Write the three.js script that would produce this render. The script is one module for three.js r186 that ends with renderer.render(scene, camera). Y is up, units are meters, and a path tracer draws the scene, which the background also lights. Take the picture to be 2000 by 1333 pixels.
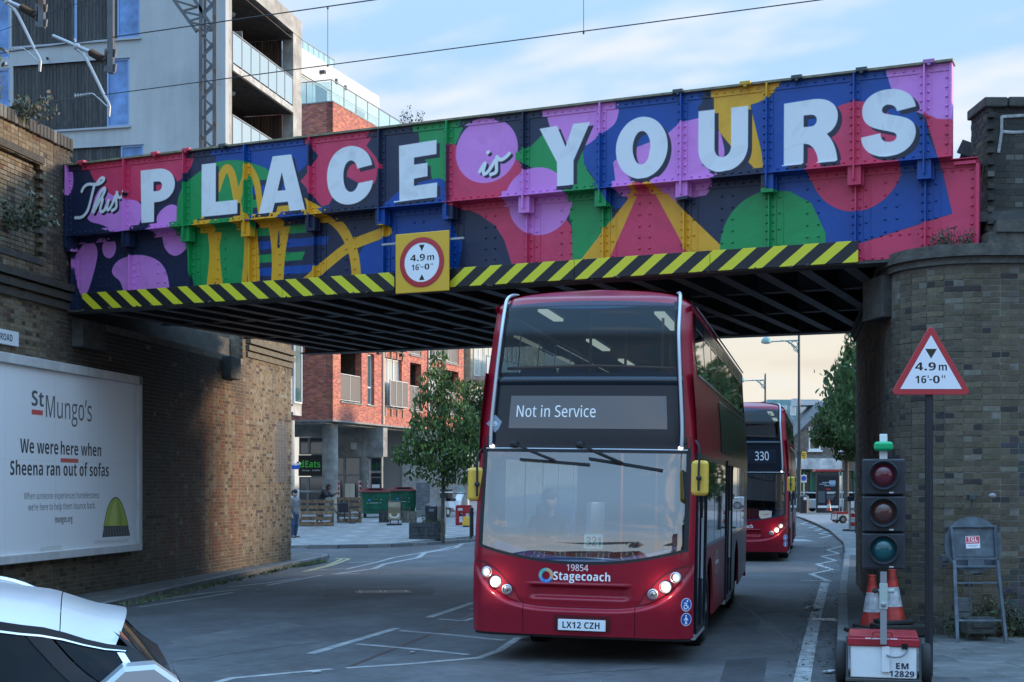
import * as THREE from 'three';
import { RoundedBoxGeometry } from 'three/addons/geometries/RoundedBoxGeometry.js';
import { mergeGeometries } from 'three/addons/utils/BufferGeometryUtils.js';
import { MarchingCubes } from 'three/addons/objects/MarchingCubes.js';
import { ImprovedNoise } from 'three/addons/math/ImprovedNoise.js';

// ------------------------------------------------------------------ camera, sky, sun, exposure
const scene = new THREE.Scene();
const EYE = 2.0, FOCAL = 2700, HORIZON = 950;            // metres; pixels of the 2000 x 1333 photograph
const camera = new THREE.PerspectiveCamera(2 * Math.atan(666.5 / FOCAL) * 180 / Math.PI, 2000 / 1333, 0.1, 3000);
camera.position.set(0, EYE, 0);
camera.lookAt(0, EYE, -10);
camera.setViewOffset(2000, 1333, 0, 666.5 - HORIZON, 2000, 1333);   // a rising-front lens: verticals stay upright
const renderer = new THREE.WebGLRenderer({ antialias: true });
renderer.toneMapping = THREE.LinearToneMapping;
renderer.toneMappingExposure = 2.7;
renderer.shadowMap.enabled = true;

const V = (x, y, z) => new THREE.Vector3(x, y, z);
const rad = (d) => d * Math.PI / 180;
const lerp = THREE.MathUtils.lerp, clamp = THREE.MathUtils.clamp, sstep = THREE.MathUtils.smoothstep;
let seed = 7;
const reseed = (n) => { seed = n; };
const rnd = (a = 0, b = 1) => { seed = (seed * 1664525 + 1013904223) >>> 0; return a + (b - a) * seed / 4294967296; };
const perlin = new ImprovedNoise();
const fbm = (x, y, z = 0, o = 4) => { let s = 0, a = 0.5, f = 1; for (let i = 0; i < o; i++) { s += a * perlin.noise(x * f + 3.1, y * f + 7.7, z * f + i * 1.7); a *= 0.5; f *= 2.03; } return s; };

const SUN_AZ = 84, SUN_EL = 11;                          // degrees right of the view axis, degrees up
const sunDir = V(Math.sin(rad(SUN_AZ)) * Math.cos(rad(SUN_EL)), Math.sin(rad(SUN_EL)), -Math.cos(rad(SUN_AZ)) * Math.cos(rad(SUN_EL)));
{
  const W = 2048, H = 1024, data = new Float32Array(W * H * 4);
  const sx = Math.sin(rad(SUN_AZ)), sz = -Math.cos(rad(SUN_AZ));
  for (let r = 0; r < H; r++) {
    const up = ((r + 0.5) / H - 0.5) * Math.PI, y = Math.sin(up), el = up * 180 / Math.PI;
    for (let c = 0; c < W; c++) {
      const a = ((c + 0.5) / W - 0.5) * 2 * Math.PI, x = Math.cos(a) * Math.cos(up), z = Math.sin(a) * Math.cos(up);
      const e = Math.max(el, 0), flat = Math.hypot(x, z) || 1, toward = (x * sx + z * sz) / flat;
      const low = Math.exp(-((e / 11) ** 4)), mid = Math.exp(-e / 26);
      const glow = 0.5 + 0.5 * toward;
      // clear air: blue above, paler low down, warm toward the evening sun
      const lift = 0.64 + 1.53 * sstep(e, 17, 50), cool = sstep(e, 15, 40);           // extra brightness added above the view, as fill for shaded faces
      let R = lerp(0.195, 0.345, mid), G = lerp(0.35, 0.49, mid), B = lerp(0.58, 0.635, mid);
      const warm = low * Math.min(1, 0.3 + 0.85 * glow);
      R = lerp(R, 0.585, warm); G = lerp(G, 0.51, warm); B = lerp(B, 0.385, warm);
      if (el > 0) {
        // thin high cloud on a plane overhead, streaked along one direction
        const k = 1 / (y + 0.10), px = x * k, pz = z * k, u = px * 0.86 + pz * 0.5, v = -px * 0.5 + pz * 0.86;
        const big = fbm(u * 0.55 + 2.2, v * 0.9 + 1.3, 0.2, 3), fine = fbm(u * 1.5 + 5, v * 3.4, 1.7, 6), wisp = fbm(u * 5, v * 13, 4.1, 4);
        let cl = sstep(big * 0.9 + fine * 0.95 + wisp * 0.34 - 0.08, -0.08, 0.46) * sstep(e, 1, 9) * 0.88;
        const lowc = sstep(fbm(a * 9, e * 0.75, 9.1, 5), 0.02, 0.35) * sstep(e, 0.5, 2.5) * (1 - sstep(e, 7, 12)) * 0.45;
        R = lerp(R, 0.53, cl); G = lerp(G, 0.55, cl); B = lerp(B, 0.61, cl);
        R = lerp(R, 0.44, lowc); G = lerp(G, 0.38, lowc); B = lerp(B, 0.33, lowc);
        R *= lift * (1 - 0.16 * cool); G *= lift * (1 - 0.05 * cool); B *= lift;
      } else { const d = sstep(-el, 0, 6); R = lerp(R, 0.07, d); G = lerp(G, 0.075, d); B = lerp(B, 0.08, d); }
      const i = (r * W + c) * 4;
      data[i] = R; data[i + 1] = G; data[i + 2] = B; data[i + 3] = 1;
    }
  }
  const sky = new THREE.DataTexture(data, W, H, THREE.RGBAFormat, THREE.FloatType);
  sky.mapping = THREE.EquirectangularReflectionMapping; sky.magFilter = THREE.LinearFilter; sky.minFilter = THREE.LinearFilter; sky.needsUpdate = true;
  scene.background = sky; scene.environment = sky;
}
const sun = new THREE.DirectionalLight(new THREE.Color().setRGB(1, 0.82, 0.64), 2.0);
sun.position.copy(sunDir).multiplyScalar(200).add(V(0, 0, -40));
sun.target.position.set(0, 0, -40);
sun.castShadow = true; sun.shadow.radius = 16; sun.shadow.mapSize.set(4096, 4096);
Object.assign(sun.shadow.camera, { left: -120, right: 120, top: 120, bottom: -120, near: 1, far: 500 });
scene.add(sun, sun.target);

// ------------------------------------------------------------------ helpers
const AT = (px, py, d) => V((px - 1000) * d / FOCAL, EYE + (HORIZON - py) * d / FOCAL, -d);     // a photograph pixel at a known distance
const GR = (px, py, y = 0) => { const d = (EYE - y) * FOCAL / (py - HORIZON); return V((px - 1000) * d / FOCAL, y, -d); };   // a pixel on level ground
const names = {};
function numbered(n) { const k = names[n] = (names[n] ?? -1) + 1; return k ? n + '_' + String(k).padStart(3, '0') : n; }
function shade(o) { o.traverse((m) => { if (m.isMesh) { m.castShadow = true; m.receiveShadow = true; } }); return o; }
function thing(name, label, category, pos = [0, 0, 0], turn = 0, group) {
  const o = new THREE.Group(); o.name = numbered(name); scene.add(o);
  o.position.set(...pos); o.rotation.y = turn; o.userData = { label, category };
  if (group) o.userData.group = group;
  return o;
}
function tag(o, label, category, group) { o.userData = { label, category }; if (group) o.userData.group = group; return o; }
function copyOf(root, pos, turn, label) {
  const r = root.clone(); r.name = numbered(root.name); scene.add(r); r.position.set(...pos); if (turn !== undefined) r.rotation.y = turn;
  r.userData = { ...root.userData }; if (label) r.userData.label = label;
  return r;
}
const noIndex = (g) => { const r = g.index ? g.toNonIndexed() : g; for (const k of Object.keys(r.attributes)) if (!['position', 'normal', 'uv', 'color'].includes(k)) r.deleteAttribute(k); r.morphAttributes = {}; return r; };
function metricUV(g) {                                   // uv in metres by the way each face points
  const p = g.attributes.position, n = g.attributes.normal, uv = new Float32Array(p.count * 2);
  for (let i = 0; i < p.count; i++) {
    const ax = Math.abs(n.getX(i)), ay = Math.abs(n.getY(i)), az = Math.abs(n.getZ(i));
    if (ay >= ax && ay >= az) { uv[2 * i] = p.getX(i); uv[2 * i + 1] = p.getZ(i); } else if (ax >= az) { uv[2 * i] = p.getZ(i); uv[2 * i + 1] = p.getY(i); } else { uv[2 * i] = p.getX(i); uv[2 * i + 1] = p.getY(i); }
  }
  g.setAttribute('uv', new THREE.BufferAttribute(uv, 2)); return g;
}
const M4 = (x, y, z, rx = 0, ry = 0, rz = 0, s = 1) => new THREE.Matrix4().compose(V(x, y, z), new THREE.Quaternion().setFromEuler(new THREE.Euler(rx, ry, rz)), V(s, s, s));
class MB {
  constructor() { this.g = []; this.keep = false; }
  add(g, m) { g = noIndex(g); if (m) { g = g.clone(); g.applyMatrix4(m); } this.g.push(g); return this; }
  box(w, h, d, x, y, z, ry = 0, rx = 0, rz = 0) { return this.add(new THREE.BoxGeometry(w, h, d), M4(x, y, z, rx, ry, rz)); }
  rbox(w, h, d, x, y, z, r = 0.01, ry = 0, rx = 0, rz = 0) { return this.add(new RoundedBoxGeometry(w, h, d, 1, Math.min(r, w / 2.01, h / 2.01, d / 2.01)), M4(x, y, z, rx, ry, rz)); }
  span(x0, x1, y0, y1, z0, z1) { return this.box(x1 - x0, y1 - y0, z1 - z0, (x0 + x1) / 2, (y0 + y1) / 2, (z0 + z1) / 2); }
  cyl(a, b, r0, r1 = r0, n = 12, open = false) {
    const d = b.clone().sub(a), L = d.length(), g = new THREE.CylinderGeometry(r1, r0, L, n, 1, open);
    const m = new THREE.Matrix4().compose(a.clone().add(b).multiplyScalar(0.5), new THREE.Quaternion().setFromUnitVectors(V(0, 1, 0), d.normalize()), V(1, 1, 1));
    return this.add(g, m);
  }
  bar(a, b, w, h) {                                      // square section; w across, h upright
    const d = b.clone().sub(a), L = d.length(), z = d.normalize(); let x = V(0, 1, 0).cross(z); if (x.lengthSq() < 1e-6) x = V(1, 0, 0); x.normalize(); const y = z.clone().cross(x);
    const m = new THREE.Matrix4().makeBasis(x, y, z).setPosition(a.clone().add(b).multiplyScalar(0.5));
    return this.add(new THREE.BoxGeometry(w, h, L), m);
  }
  tube(pts, r, seg = 24, n = 8, closed = false) { return this.add(new THREE.TubeGeometry(new THREE.CatmullRomCurve3(pts, closed, 'centripetal'), seg, r, n, closed)); }
  ball(x, y, z, rx, ry = rx, rz = rx, n = 12) { return this.add(new THREE.SphereGeometry(1, n, Math.ceil(n * 0.7)), new THREE.Matrix4().makeScale(rx, ry, rz).setPosition(x, y, z)); }
  ext(pts, depth, m, holes = [], bevel = 0) {
    const s = new THREE.Shape(pts.map((p) => new THREE.Vector2(p[0], p[1])));
    for (const h of holes) s.holes.push(new THREE.Path(h.map((p) => new THREE.Vector2(p[0], p[1]))));
    return this.add(new THREE.ExtrudeGeometry(s, { depth, bevelEnabled: bevel > 0, bevelThickness: bevel, bevelSize: bevel, bevelSegments: 1, curveSegments: 16 }), m);
  }
  lathe(pts, m, n = 24) { return this.add(new THREE.LatheGeometry(pts.map((p) => new THREE.Vector2(p[0], p[1])), n), m); }
  geo(keepUV = false) {
    const g = mergeGeometries(this.g.map((q) => { const c = q.clone(); if (!c.attributes.normal) c.computeVertexNormals(); if (!c.attributes.uv) c.setAttribute('uv', new THREE.BufferAttribute(new Float32Array(c.attributes.position.count * 2), 2)); return c; }));
    return keepUV ? g : metricUV(g);
  }
  mesh(name, m, parent = scene, keepUV = false) {
    const o = new THREE.Mesh(this.geo(keepUV), m); o.name = parent === scene ? numbered(name) : name; o.castShadow = o.receiveShadow = true; parent.add(o); return o;
  }
}
function put(name, geo, m, parent = scene) { const o = new THREE.Mesh(geo, m); o.name = parent === scene ? numbered(name) : name; o.castShadow = o.receiveShadow = true; parent.add(o); return o; }
function structure(o) { o.userData.kind = 'structure'; return o; }
function patch(f, u0, u1, v0, v1, nu, nv) {              // a sheet of surface f(u, v)
  const pos = [], uv = [], idx = [];
  for (let j = 0; j <= nv; j++) for (let i = 0; i <= nu; i++) { const u = lerp(u0, u1, i / nu), v = lerp(v0, v1, j / nv), p = f(u, v); pos.push(p.x, p.y, p.z); uv.push(i / nu, j / nv); }
  for (let j = 0; j < nv; j++) for (let i = 0; i < nu; i++) { const a = j * (nu + 1) + i, b = a + 1, c = a + nu + 1, d = c + 1; idx.push(a, b, d, a, d, c); }
  const g = new THREE.BufferGeometry(); g.setAttribute('position', new THREE.Float32BufferAttribute(pos, 3)); g.setAttribute('uv', new THREE.Float32BufferAttribute(uv, 2)); g.setIndex(idx); g.computeVertexNormals(); return g;
}
// ------------------------------------------------------------------ textures and materials
function dataTex(w, h, f, srgb = true) {
  const d = new Uint8Array(w * h * 4);
  for (let y = 0; y < h; y++) for (let x = 0; x < w; x++) { const c = f(x, y), i = (y * w + x) * 4; d[i] = clamp(c[0], 0, 1) * 255; d[i + 1] = clamp(c[1], 0, 1) * 255; d[i + 2] = clamp(c[2], 0, 1) * 255; d[i + 3] = 255; }
  const t = new THREE.DataTexture(d, w, h, THREE.RGBAFormat); t.wrapS = t.wrapT = THREE.RepeatWrapping; t.magFilter = THREE.LinearFilter; t.minFilter = THREE.LinearMipmapLinearFilter; t.generateMipmaps = true; if (srgb) t.colorSpace = THREE.SRGBColorSpace; t.needsUpdate = true; return t;
}
const hash = (x, y, k = 0) => { const s = Math.sin(x * 127.1 + y * 311.7 + k * 74.7) * 43758.5453; return s - Math.floor(s); };
const tileNoise = (x, y, w, s, z, o = 4) => {            // lattice noise that repeats every w pixels, s cells across
  let sum = 0, amp = 0.5, n = Math.max(2, Math.round(s / 2));
  for (let k = 0; k < o; k++, amp *= 0.5, n *= 2) {
    const u = x / w * n, v = y / w * n, i = Math.floor(u), j = Math.floor(v), f = u - i, g = v - j, a = f * f * (3 - 2 * f), b = g * g * (3 - 2 * g);
    const h = (p, q) => hash(((p % n) + n) % n, ((q % n) + n) % n, z + k);
    sum += amp * (lerp(lerp(h(i, j), h(i + 1, j), a), lerp(h(i, j + 1), h(i + 1, j + 1), a), b) - 0.5);
  }
  return sum * 1.3;
};
function at(t, metres, mx = metres) { const c = t.clone(); c.repeat.set(1 / mx, 1 / metres); c.needsUpdate = true; return c; }
const grainT = dataTex(512, 512, (x, y) => { const v = 0.86 + 0.10 * tileNoise(x, y, 512, 40, 1, 3) * 2 + 0.10 * (hash(x, y) - 0.5); return [v, v, v]; });
const grimeT = dataTex(512, 512, (x, y) => { const n = tileNoise(x, y, 512, 9, 5, 5), m = tileNoise(x, y, 512, 30, 9, 4); const v = 0.86 + 0.26 * n + 0.18 * m + 0.05 * (hash(x, y, 3) - 0.5); return [v, v * 0.995, v * 0.985]; });
const cleanT = dataTex(256, 256, (x, y) => { const v = 0.95 + 0.06 * tileNoise(x, y, 256, 12, 21, 4) + 0.02 * (hash(x, y, 9) - 0.5); return [v, v, v]; });
const stuccoT = dataTex(512, 512, (x, y) => { const n = tileNoise(x, y, 512, 6, 31, 5), s = tileNoise(x * 3, y * 0.35, 512, 12, 37, 3); const v = 0.90 + 0.13 * n + 0.09 * s + 0.04 * (hash(x, y, 13) - 0.5); return [v, v, v * 1.0]; });
const bumpT = dataTex(512, 512, (x, y) => { const v = 0.5 + 0.55 * tileNoise(x, y, 512, 60, 2, 4) + 0.25 * (hash(x, y, 5) - 0.5); return [v, v, v]; }, false);
const asphaltT = dataTex(1024, 1024, (x, y) => { const n = tileNoise(x, y, 1024, 7, 3, 5), m = tileNoise(x, y, 1024, 50, 8, 3), h = hash(x, y, 8), st = h > 0.975 ? 0.16 : h < 0.03 ? -0.13 : 0; const v = 0.74 + 0.22 * n + 0.16 * m + 0.10 * (hash(x >> 1, y >> 1, 4) - 0.5) + st; return [v, v, v * 1.005]; });
const woodT = dataTex(256, 512, (x, y) => { const n = tileNoise(x * 1, y, 512, 6, 3, 4), g = fbm(x * 0.22, y * 0.012, 2.2, 4), k = fbm(x * 0.03, y * 0.006, 8, 3); const v = 0.72 + 0.5 * g + 0.3 * k + 0.12 * n; return [v, v * 0.99, v * 0.97]; });
const steelT = dataTex(512, 512, (x, y) => { const n = tileNoise(x, y, 512, 14, 15, 5), s = fbm(x * 0.05, y * 0.006, 3, 3); const r = sstep(n + s * 0.6, 0.12, 0.4); return [0.80 - 0.05 * r + 0.2 * n, 0.80 - 0.26 * r + 0.2 * n, 0.80 - 0.42 * r + 0.2 * n]; });
const MATS = {};
function mat(key, rgb, rough = 0.7, o = {}) {
  if (MATS[key]) return MATS[key];
  const { grain, size = 1.5, bump, bumpSize = 0.8, ...rest } = o;
  const m = new THREE.MeshPhysicalMaterial({ roughness: rough, ...rest }); m.color.setRGB(...rgb); m.name = key;
  if (grain) m.map = at(grain, size);
  if (bump) { m.bumpMap = at(bumpT, bumpSize); m.bumpScale = bump; }
  return MATS[key] = m;
}
const glassMat = (key, tint, ior = 1.5, rough = 0.02) => mat(key, tint, rough, { transmission: 1, thickness: 0, ior });
const lampMat = (key, rgb, power) => { const m = mat(key, [0.8, 0.8, 0.8], 0.4); m.emissive.setRGB(...rgb); m.emissiveIntensity = power; return m; };
function canvasTex(w, h, draw) { const c = document.createElement('canvas'); c.width = w; c.height = h; const x = c.getContext('2d'); draw(x, w, h); const t = new THREE.CanvasTexture(c); t.colorSpace = THREE.SRGBColorSpace; t.anisotropy = 8; t.userData = { c }; return t; }
function fit(x, text, cx, cy, w, h, style = 'bold', fam = 'sans-serif') {   // a line of text squeezed into a box
  const f = 200; x.save(); x.font = `${style} ${f}px ${fam}`; x.textBaseline = 'alphabetic'; const m = x.measureText(text);
  const mh = m.actualBoundingBoxAscent + m.actualBoundingBoxDescent, mw = m.actualBoundingBoxRight + m.actualBoundingBoxLeft;
  x.translate(cx - w / 2, cy - h / 2); x.scale(w / mw, h / mh); x.fillText(text, m.actualBoundingBoxLeft, m.actualBoundingBoxAscent); x.restore();
}
const printMat = (key, t, rough = 0.5, o = {}) => { const m = mat(key, [1, 1, 1], rough, o); m.map = t; return m; };
const decalMat = (key, t, rough = 0.4) => printMat(key, t, rough, { transparent: true, depthWrite: false, polygonOffset: true, polygonOffsetFactor: -1 });
function panelUV(w, h) { return new THREE.PlaneGeometry(w, h); }
// ------------------------------------------------------------------ ground, road, pavements
const asphalt = mat('asphalt', [0.175, 0.178, 0.184], 0.82, { bump: 0.006, bumpSize: 0.5, vertexColors: true }); asphalt.map = at(asphaltT, 3.2);
{
  const g = new THREE.PlaneGeometry(1600, 1600); g.rotateX(-Math.PI / 2);
  structure(put('ground', metricUV(g), mat('far_ground', [0.10, 0.10, 0.09], 0.95, { grain: grimeT, size: 9 }))).position.set(0, -0.06, -300);
  const r = new THREE.PlaneGeometry(150, 190, 220, 280); r.rotateX(-Math.PI / 2); r.translate(0, 0, -65);
  const p = r.attributes.position, col = new Float32Array(p.count * 3);
  for (let i = 0; i < p.count; i++) {                    // trench patches and oil-worn tracks laid in different asphalt
    const x = p.getX(i), z = p.getZ(i), k = x + z * 0.225;
    const n = fbm(k * 0.5, z * 0.07, 2, 4) * 0.5 + fbm(x * 1.3, z * 1.3, 7, 3) * 0.22;
    const tr = 0.10 * Math.exp(-(((k - 1.2) / 0.35) ** 2)) + 0.10 * Math.exp(-(((k + 0.75) / 0.35) ** 2)), gut = k > 0.9 + 5.2 && k < 8 ? 0.18 * sstep(fbm(x * 3, z * 1.1, 12, 3), -0.1, 0.25) : 0;   // polished tracks and gutter dirt
    const c = clamp(0.82 + n + tr - gut, 0.5, 1.15); col[i * 3] = c; col[i * 3 + 1] = c; col[i * 3 + 2] = c;
  }
  r.setAttribute('color', new THREE.BufferAttribute(col, 3)); metricUV(r);
  structure(put('road', r, asphalt));
}
const road = scene.getObjectByName('road');
const paint = mat('road_paint', [0.41, 0.42, 0.42], 0.75, { grain: grimeT, size: 0.9 });
const yellowPaint = mat('yellow_paint', [0.50, 0.42, 0.22], 0.75, { grain: grimeT, size: 0.9 });
function ribbon(pts, w, y) {                             // a flat painted strip with mitred corners
  const n = pts.length, L = [], R = [];
  for (let i = 0; i < n; i++) {
    const a = pts[Math.max(0, i - 1)], b = pts[Math.min(n - 1, i + 1)], d0 = pts[i].clone().sub(a).setY(0), d1 = b.clone().sub(pts[i]).setY(0);
    if (!d0.lengthSq()) d0.copy(d1); if (!d1.lengthSq()) d1.copy(d0); d0.normalize(); d1.normalize();
    const t = d0.clone().add(d1); if (t.lengthSq() < 0.05) t.copy(d1); t.normalize(); const m = V(-t.z, 0, t.x), k = w / 2 / Math.max(0.45, m.dot(V(-d1.z, 0, d1.x)));
    L.push(pts[i].clone().addScaledVector(m, -k)); R.push(pts[i].clone().addScaledVector(m, k));
  }
  const pos = [], idx = []; for (let i = 0; i < n; i++) pos.push(L[i].x, y, L[i].z, R[i].x, y, R[i].z);
  for (let i = 0; i < n - 1; i++) { const a = 2 * i; idx.push(a, a + 1, a + 2, a + 1, a + 3, a + 2); }
  const g = new THREE.BufferGeometry(); g.setAttribute('position', new THREE.Float32BufferAttribute(pos, 3)); g.setIndex(idx);
  const q = g.toNonIndexed(); q.computeVertexNormals(); const nn = q.attributes.normal; for (let i = 0; i < nn.count; i++) nn.setXYZ(i, 0, 1, 0); return metricUV(q);
}
function mark(name, px, w, m = paint, y = 0.004) { return put(name, ribbon(px.map((p) => GR(p[0], p[1])), w, y), m, road); }
// right edge line, bus-stop zigzags, hatch
mark('edge_line', [[1565, 1340], [1582, 1255], [1595, 1200], [1612, 1139]], 0.17);
mark('zigzag_line', [[1564, 1134], [1619, 1136], [1584, 1122], [1626, 1113.5], [1596, 1103], [1632, 1095.5], [1606, 1087.5], [1640, 1082], [1615, 1075], [1646, 1067.5], [1614, 1067]], 0.13);
mark('zigzag_line', [[1624, 1060.5], [1648, 1060]], 0.13);
mark('zigzag_line', [[1632, 1052], [1603, 1051], [1625, 1047], [1601, 1043.5], [1617, 1040], [1592, 1037.5], [1606, 1034], [1580, 1031.5], [1596, 1028.5], [1565, 1024], [1577, 1021]], 0.16);
mark('stop_line', [[1545, 1056], [1581, 1056]], 1.9);
mark('stop_line', [[1545, 1048.5], [1572, 1048.5]], 0.4);
mark('edge_line', [[1546, 1008], [1572, 1016]], 0.3);
// centre lines and box markings in front of the bus
mark('centre_line', [[607, 1278], [775, 1228]], 0.13);
mark('centre_line', [[838, 1207], [925, 1178]], 0.13);
mark('box_line', [[781, 1233], [880, 1241], [985, 1252]], 0.11);
mark('box_line', [[696, 1259], [800, 1268], [915, 1280]], 0.11);
mark('box_line', [[855, 1210], [907, 1214], [925, 1208]], 0.10);
mark('box_line', [[918, 1190], [935, 1191]], 0.10);
mark('lane_line', [[418, 1336], [452, 1326], [648, 1308]], 0.10);
mark('lane_line', [[676, 1306], [800, 1298], [936, 1286], [975, 1272], [1012, 1247]], 0.11);
// left edge lines and zigzag toward the side road
mark('edge_line', [[270, 1187], [400, 1167.5], [455, 1158]], 0.09);
mark('edge_line', [[255, 1180], [400, 1159.5], [464, 1153]], 0.09);
mark('edge_line', [[520, 1144.5], [628, 1124.5]], 0.10);
mark('edge_line', [[448, 1147], [520, 1140], [585, 1130]], 0.09);
mark('zigzag_line', [[702, 1121.5], [654, 1122], [731, 1111.5], [751, 1102.5], [817, 1090], [829, 1081], [890, 1071], [902, 1063], [930, 1060]], 0.15);
mark('zigzag_line', [[675, 1113], [740, 1098], [768, 1090], [850, 1076], [900, 1065]], 0.11);
mark('zigzag_line', [[597, 1116], [671, 1111.5]], 0.10);
mark('zigzag_line', [[680, 1100], [727, 1097.5]], 0.10);
for (const o of [0, 1]) mark('double_line', [[592 + o * 11, 1117.5 - o], [640 + o * 9, 1105 - o * 0.4], [663 + o * 12, 1095], [668 + o * 14, 1092.5], [655 + o * 12, 1091 - o * 0.5]], 0.10, yellowPaint);
// long asphalt seam and a manhole cover
mark('asphalt_seam', [[675, 1306], [760, 1272], [850, 1236], [925, 1200], [980, 1160]], 0.05, mat('bitumen', [0.03, 0.03, 0.032], 0.5), 0.003);
{
  const c = GR(748, 1157), m = thing('manhole_cover', 'flat rusty manhole cover set in the road left of the red bus', 'manhole cover', [c.x, 0, c.z], 0.15);
  new MB().span(-0.52, 0.52, 0, 0.006, -0.36, 0.36).mesh('frame', mat('iron_dark', [0.05, 0.05, 0.05], 0.55, { metalness: 0.6 }), m);
  const b = new MB(); for (const s of [-1, 1]) { b.span(s * 0.24 - 0.21, s * 0.24 + 0.21, 0.006, 0.012, -0.27, 0.27); for (let i = 0; i < 6; i++) b.span(s * 0.24 - 0.18, s * 0.24 + 0.18, 0.012, 0.016, -0.23 + i * 0.085, -0.2 + i * 0.085); }
  b.mesh('lid', mat('iron_worn', [0.22, 0.22, 0.22], 0.42, { metalness: 0.75 }), m);
}
{
  // repaired trenches and cracks in the surface
  const patchM = mat('tarmac_patch', [0.085, 0.087, 0.092], 0.8, { grain: asphaltT, size: 2.2, bump: 0.006, bumpSize: 0.5 }), old = mat('tarmac_old', [0.20, 0.20, 0.20], 0.85, { grain: asphaltT, size: 2.7, bump: 0.006, bumpSize: 0.5 });
  const quad = (px, m) => { const s = new THREE.Shape(px.map((p) => { const v = GR(p[0], p[1]); return new THREE.Vector2(v.x, -v.z); })), g = new THREE.ShapeGeometry(s); g.rotateX(-Math.PI / 2); g.translate(0, 0.0015, 0); put('tarmac_patch', metricUV(noIndex(g)), m, road); };
  quad([[640, 1152], [850, 1148], [845, 1163], [630, 1167]], patchM); quad([[1490, 1200], [1560, 1196], [1552, 1230], [1478, 1236]], old); quad([[330, 1250], [560, 1215], [600, 1226], [350, 1268]], old); quad([[1420, 1290], [1500, 1284], [1490, 1345], [1400, 1350]], patchM);
  reseed(19); const crackM = mat('bitumen', [0.03, 0.03, 0.032], 0.5);
  for (const [x0, y0, x1, y1, n] of [[300, 1300, 720, 1240, 22], [1440, 1180, 1600, 1290, 16], [560, 1180, 900, 1135, 18], [1050, 1320, 1400, 1300, 16]]) mark('crack', Array.from({ length: n }, (_, i) => [lerp(x0, x1, i / (n - 1)) + rnd(-5, 5), lerp(y0, y1, i / (n - 1)) + rnd(-1.6, 1.6)]), 0.014, crackM, 0.0025);
  const c = GR(1622, 1212), m = thing('gully_grate', 'iron gully grate set in the road by the right kerb', 'drain grate', [c.x - 0.1, 0, c.z], -0.23); new MB().span(-0.22, 0.22, 0, 0.006, -0.24, 0.24).mesh('frame', mat('iron_dark', [0.05, 0.05, 0.05], 0.55, { metalness: 0.6 }), m); for (let i = 0; i < 6; i++) new MB().span(-0.17, 0.17, 0.006, 0.014, -0.2 + i * 0.07, -0.165 + i * 0.07).mesh('bar', mat('iron_worn', [0.22, 0.22, 0.22], 0.42, { metalness: 0.75 }), m);
}
// pavements: a raised slab inside a kerb line of single stones
const pavingM = mat('paving_grey', [0.20, 0.20, 0.195], 0.85, { grain: grimeT, size: 1.8, bump: 0.004 });
const kerbMs = [0, 1, 2].map((i) => mat('kerb_granite_' + i, [[0.20, 0.195, 0.19], [0.165, 0.165, 0.165], [0.235, 0.23, 0.22]][i], 0.8, { grain: grainT, size: 0.5, bump: 0.003 }));
function slab(name, pts, y0, y1, m) {                    // pts: [x, z] outline
  const sh = new THREE.Shape(pts.map((p) => new THREE.Vector2(p[0], -p[1]))), g = new THREE.ExtrudeGeometry(sh, { depth: y1 - y0, bevelEnabled: false }); g.rotateX(-Math.PI / 2); g.translate(0, y0, 0);
  return structure(put(name, metricUV(noIndex(g)), m));
}
function kerb(parent, pts, h, w, step, side, from = 0) {
  let i = 0, left = 0; const path = new THREE.CatmullRomCurve3(pts.map((p) => V(p[0], 0, p[1])), false, 'centripetal'), L = path.getLength(), n = Math.floor(L / step);
  const geo = metricUV(noIndex(new RoundedBoxGeometry(w, h + 0.1, step - 0.012, 1, 0.018)));
  for (i = 0; i < n; i++) {
    const a = path.getPointAt(i / n), b = path.getPointAt((i + 1) / n), d = b.clone().sub(a).normalize(), k = put('kerb_stone', geo, kerbMs[Math.floor(rnd(0, 3))], parent);
    k.position.copy(a.add(b).multiplyScalar(0.5)).addScaledVector(V(-d.z, 0, d.x), side * w / 2).setY(h / 2 - 0.05 + rnd(-0.004, 0.004)); k.rotation.y = Math.atan2(d.x, d.z) + rnd(-0.006, 0.006);
  }
}
const xz = (v) => [v.x, v.z];
const PAV = 0.13, plazaY = (z) => 0.1 + Math.max(0, 0.03 * (-z - 46));
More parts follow.
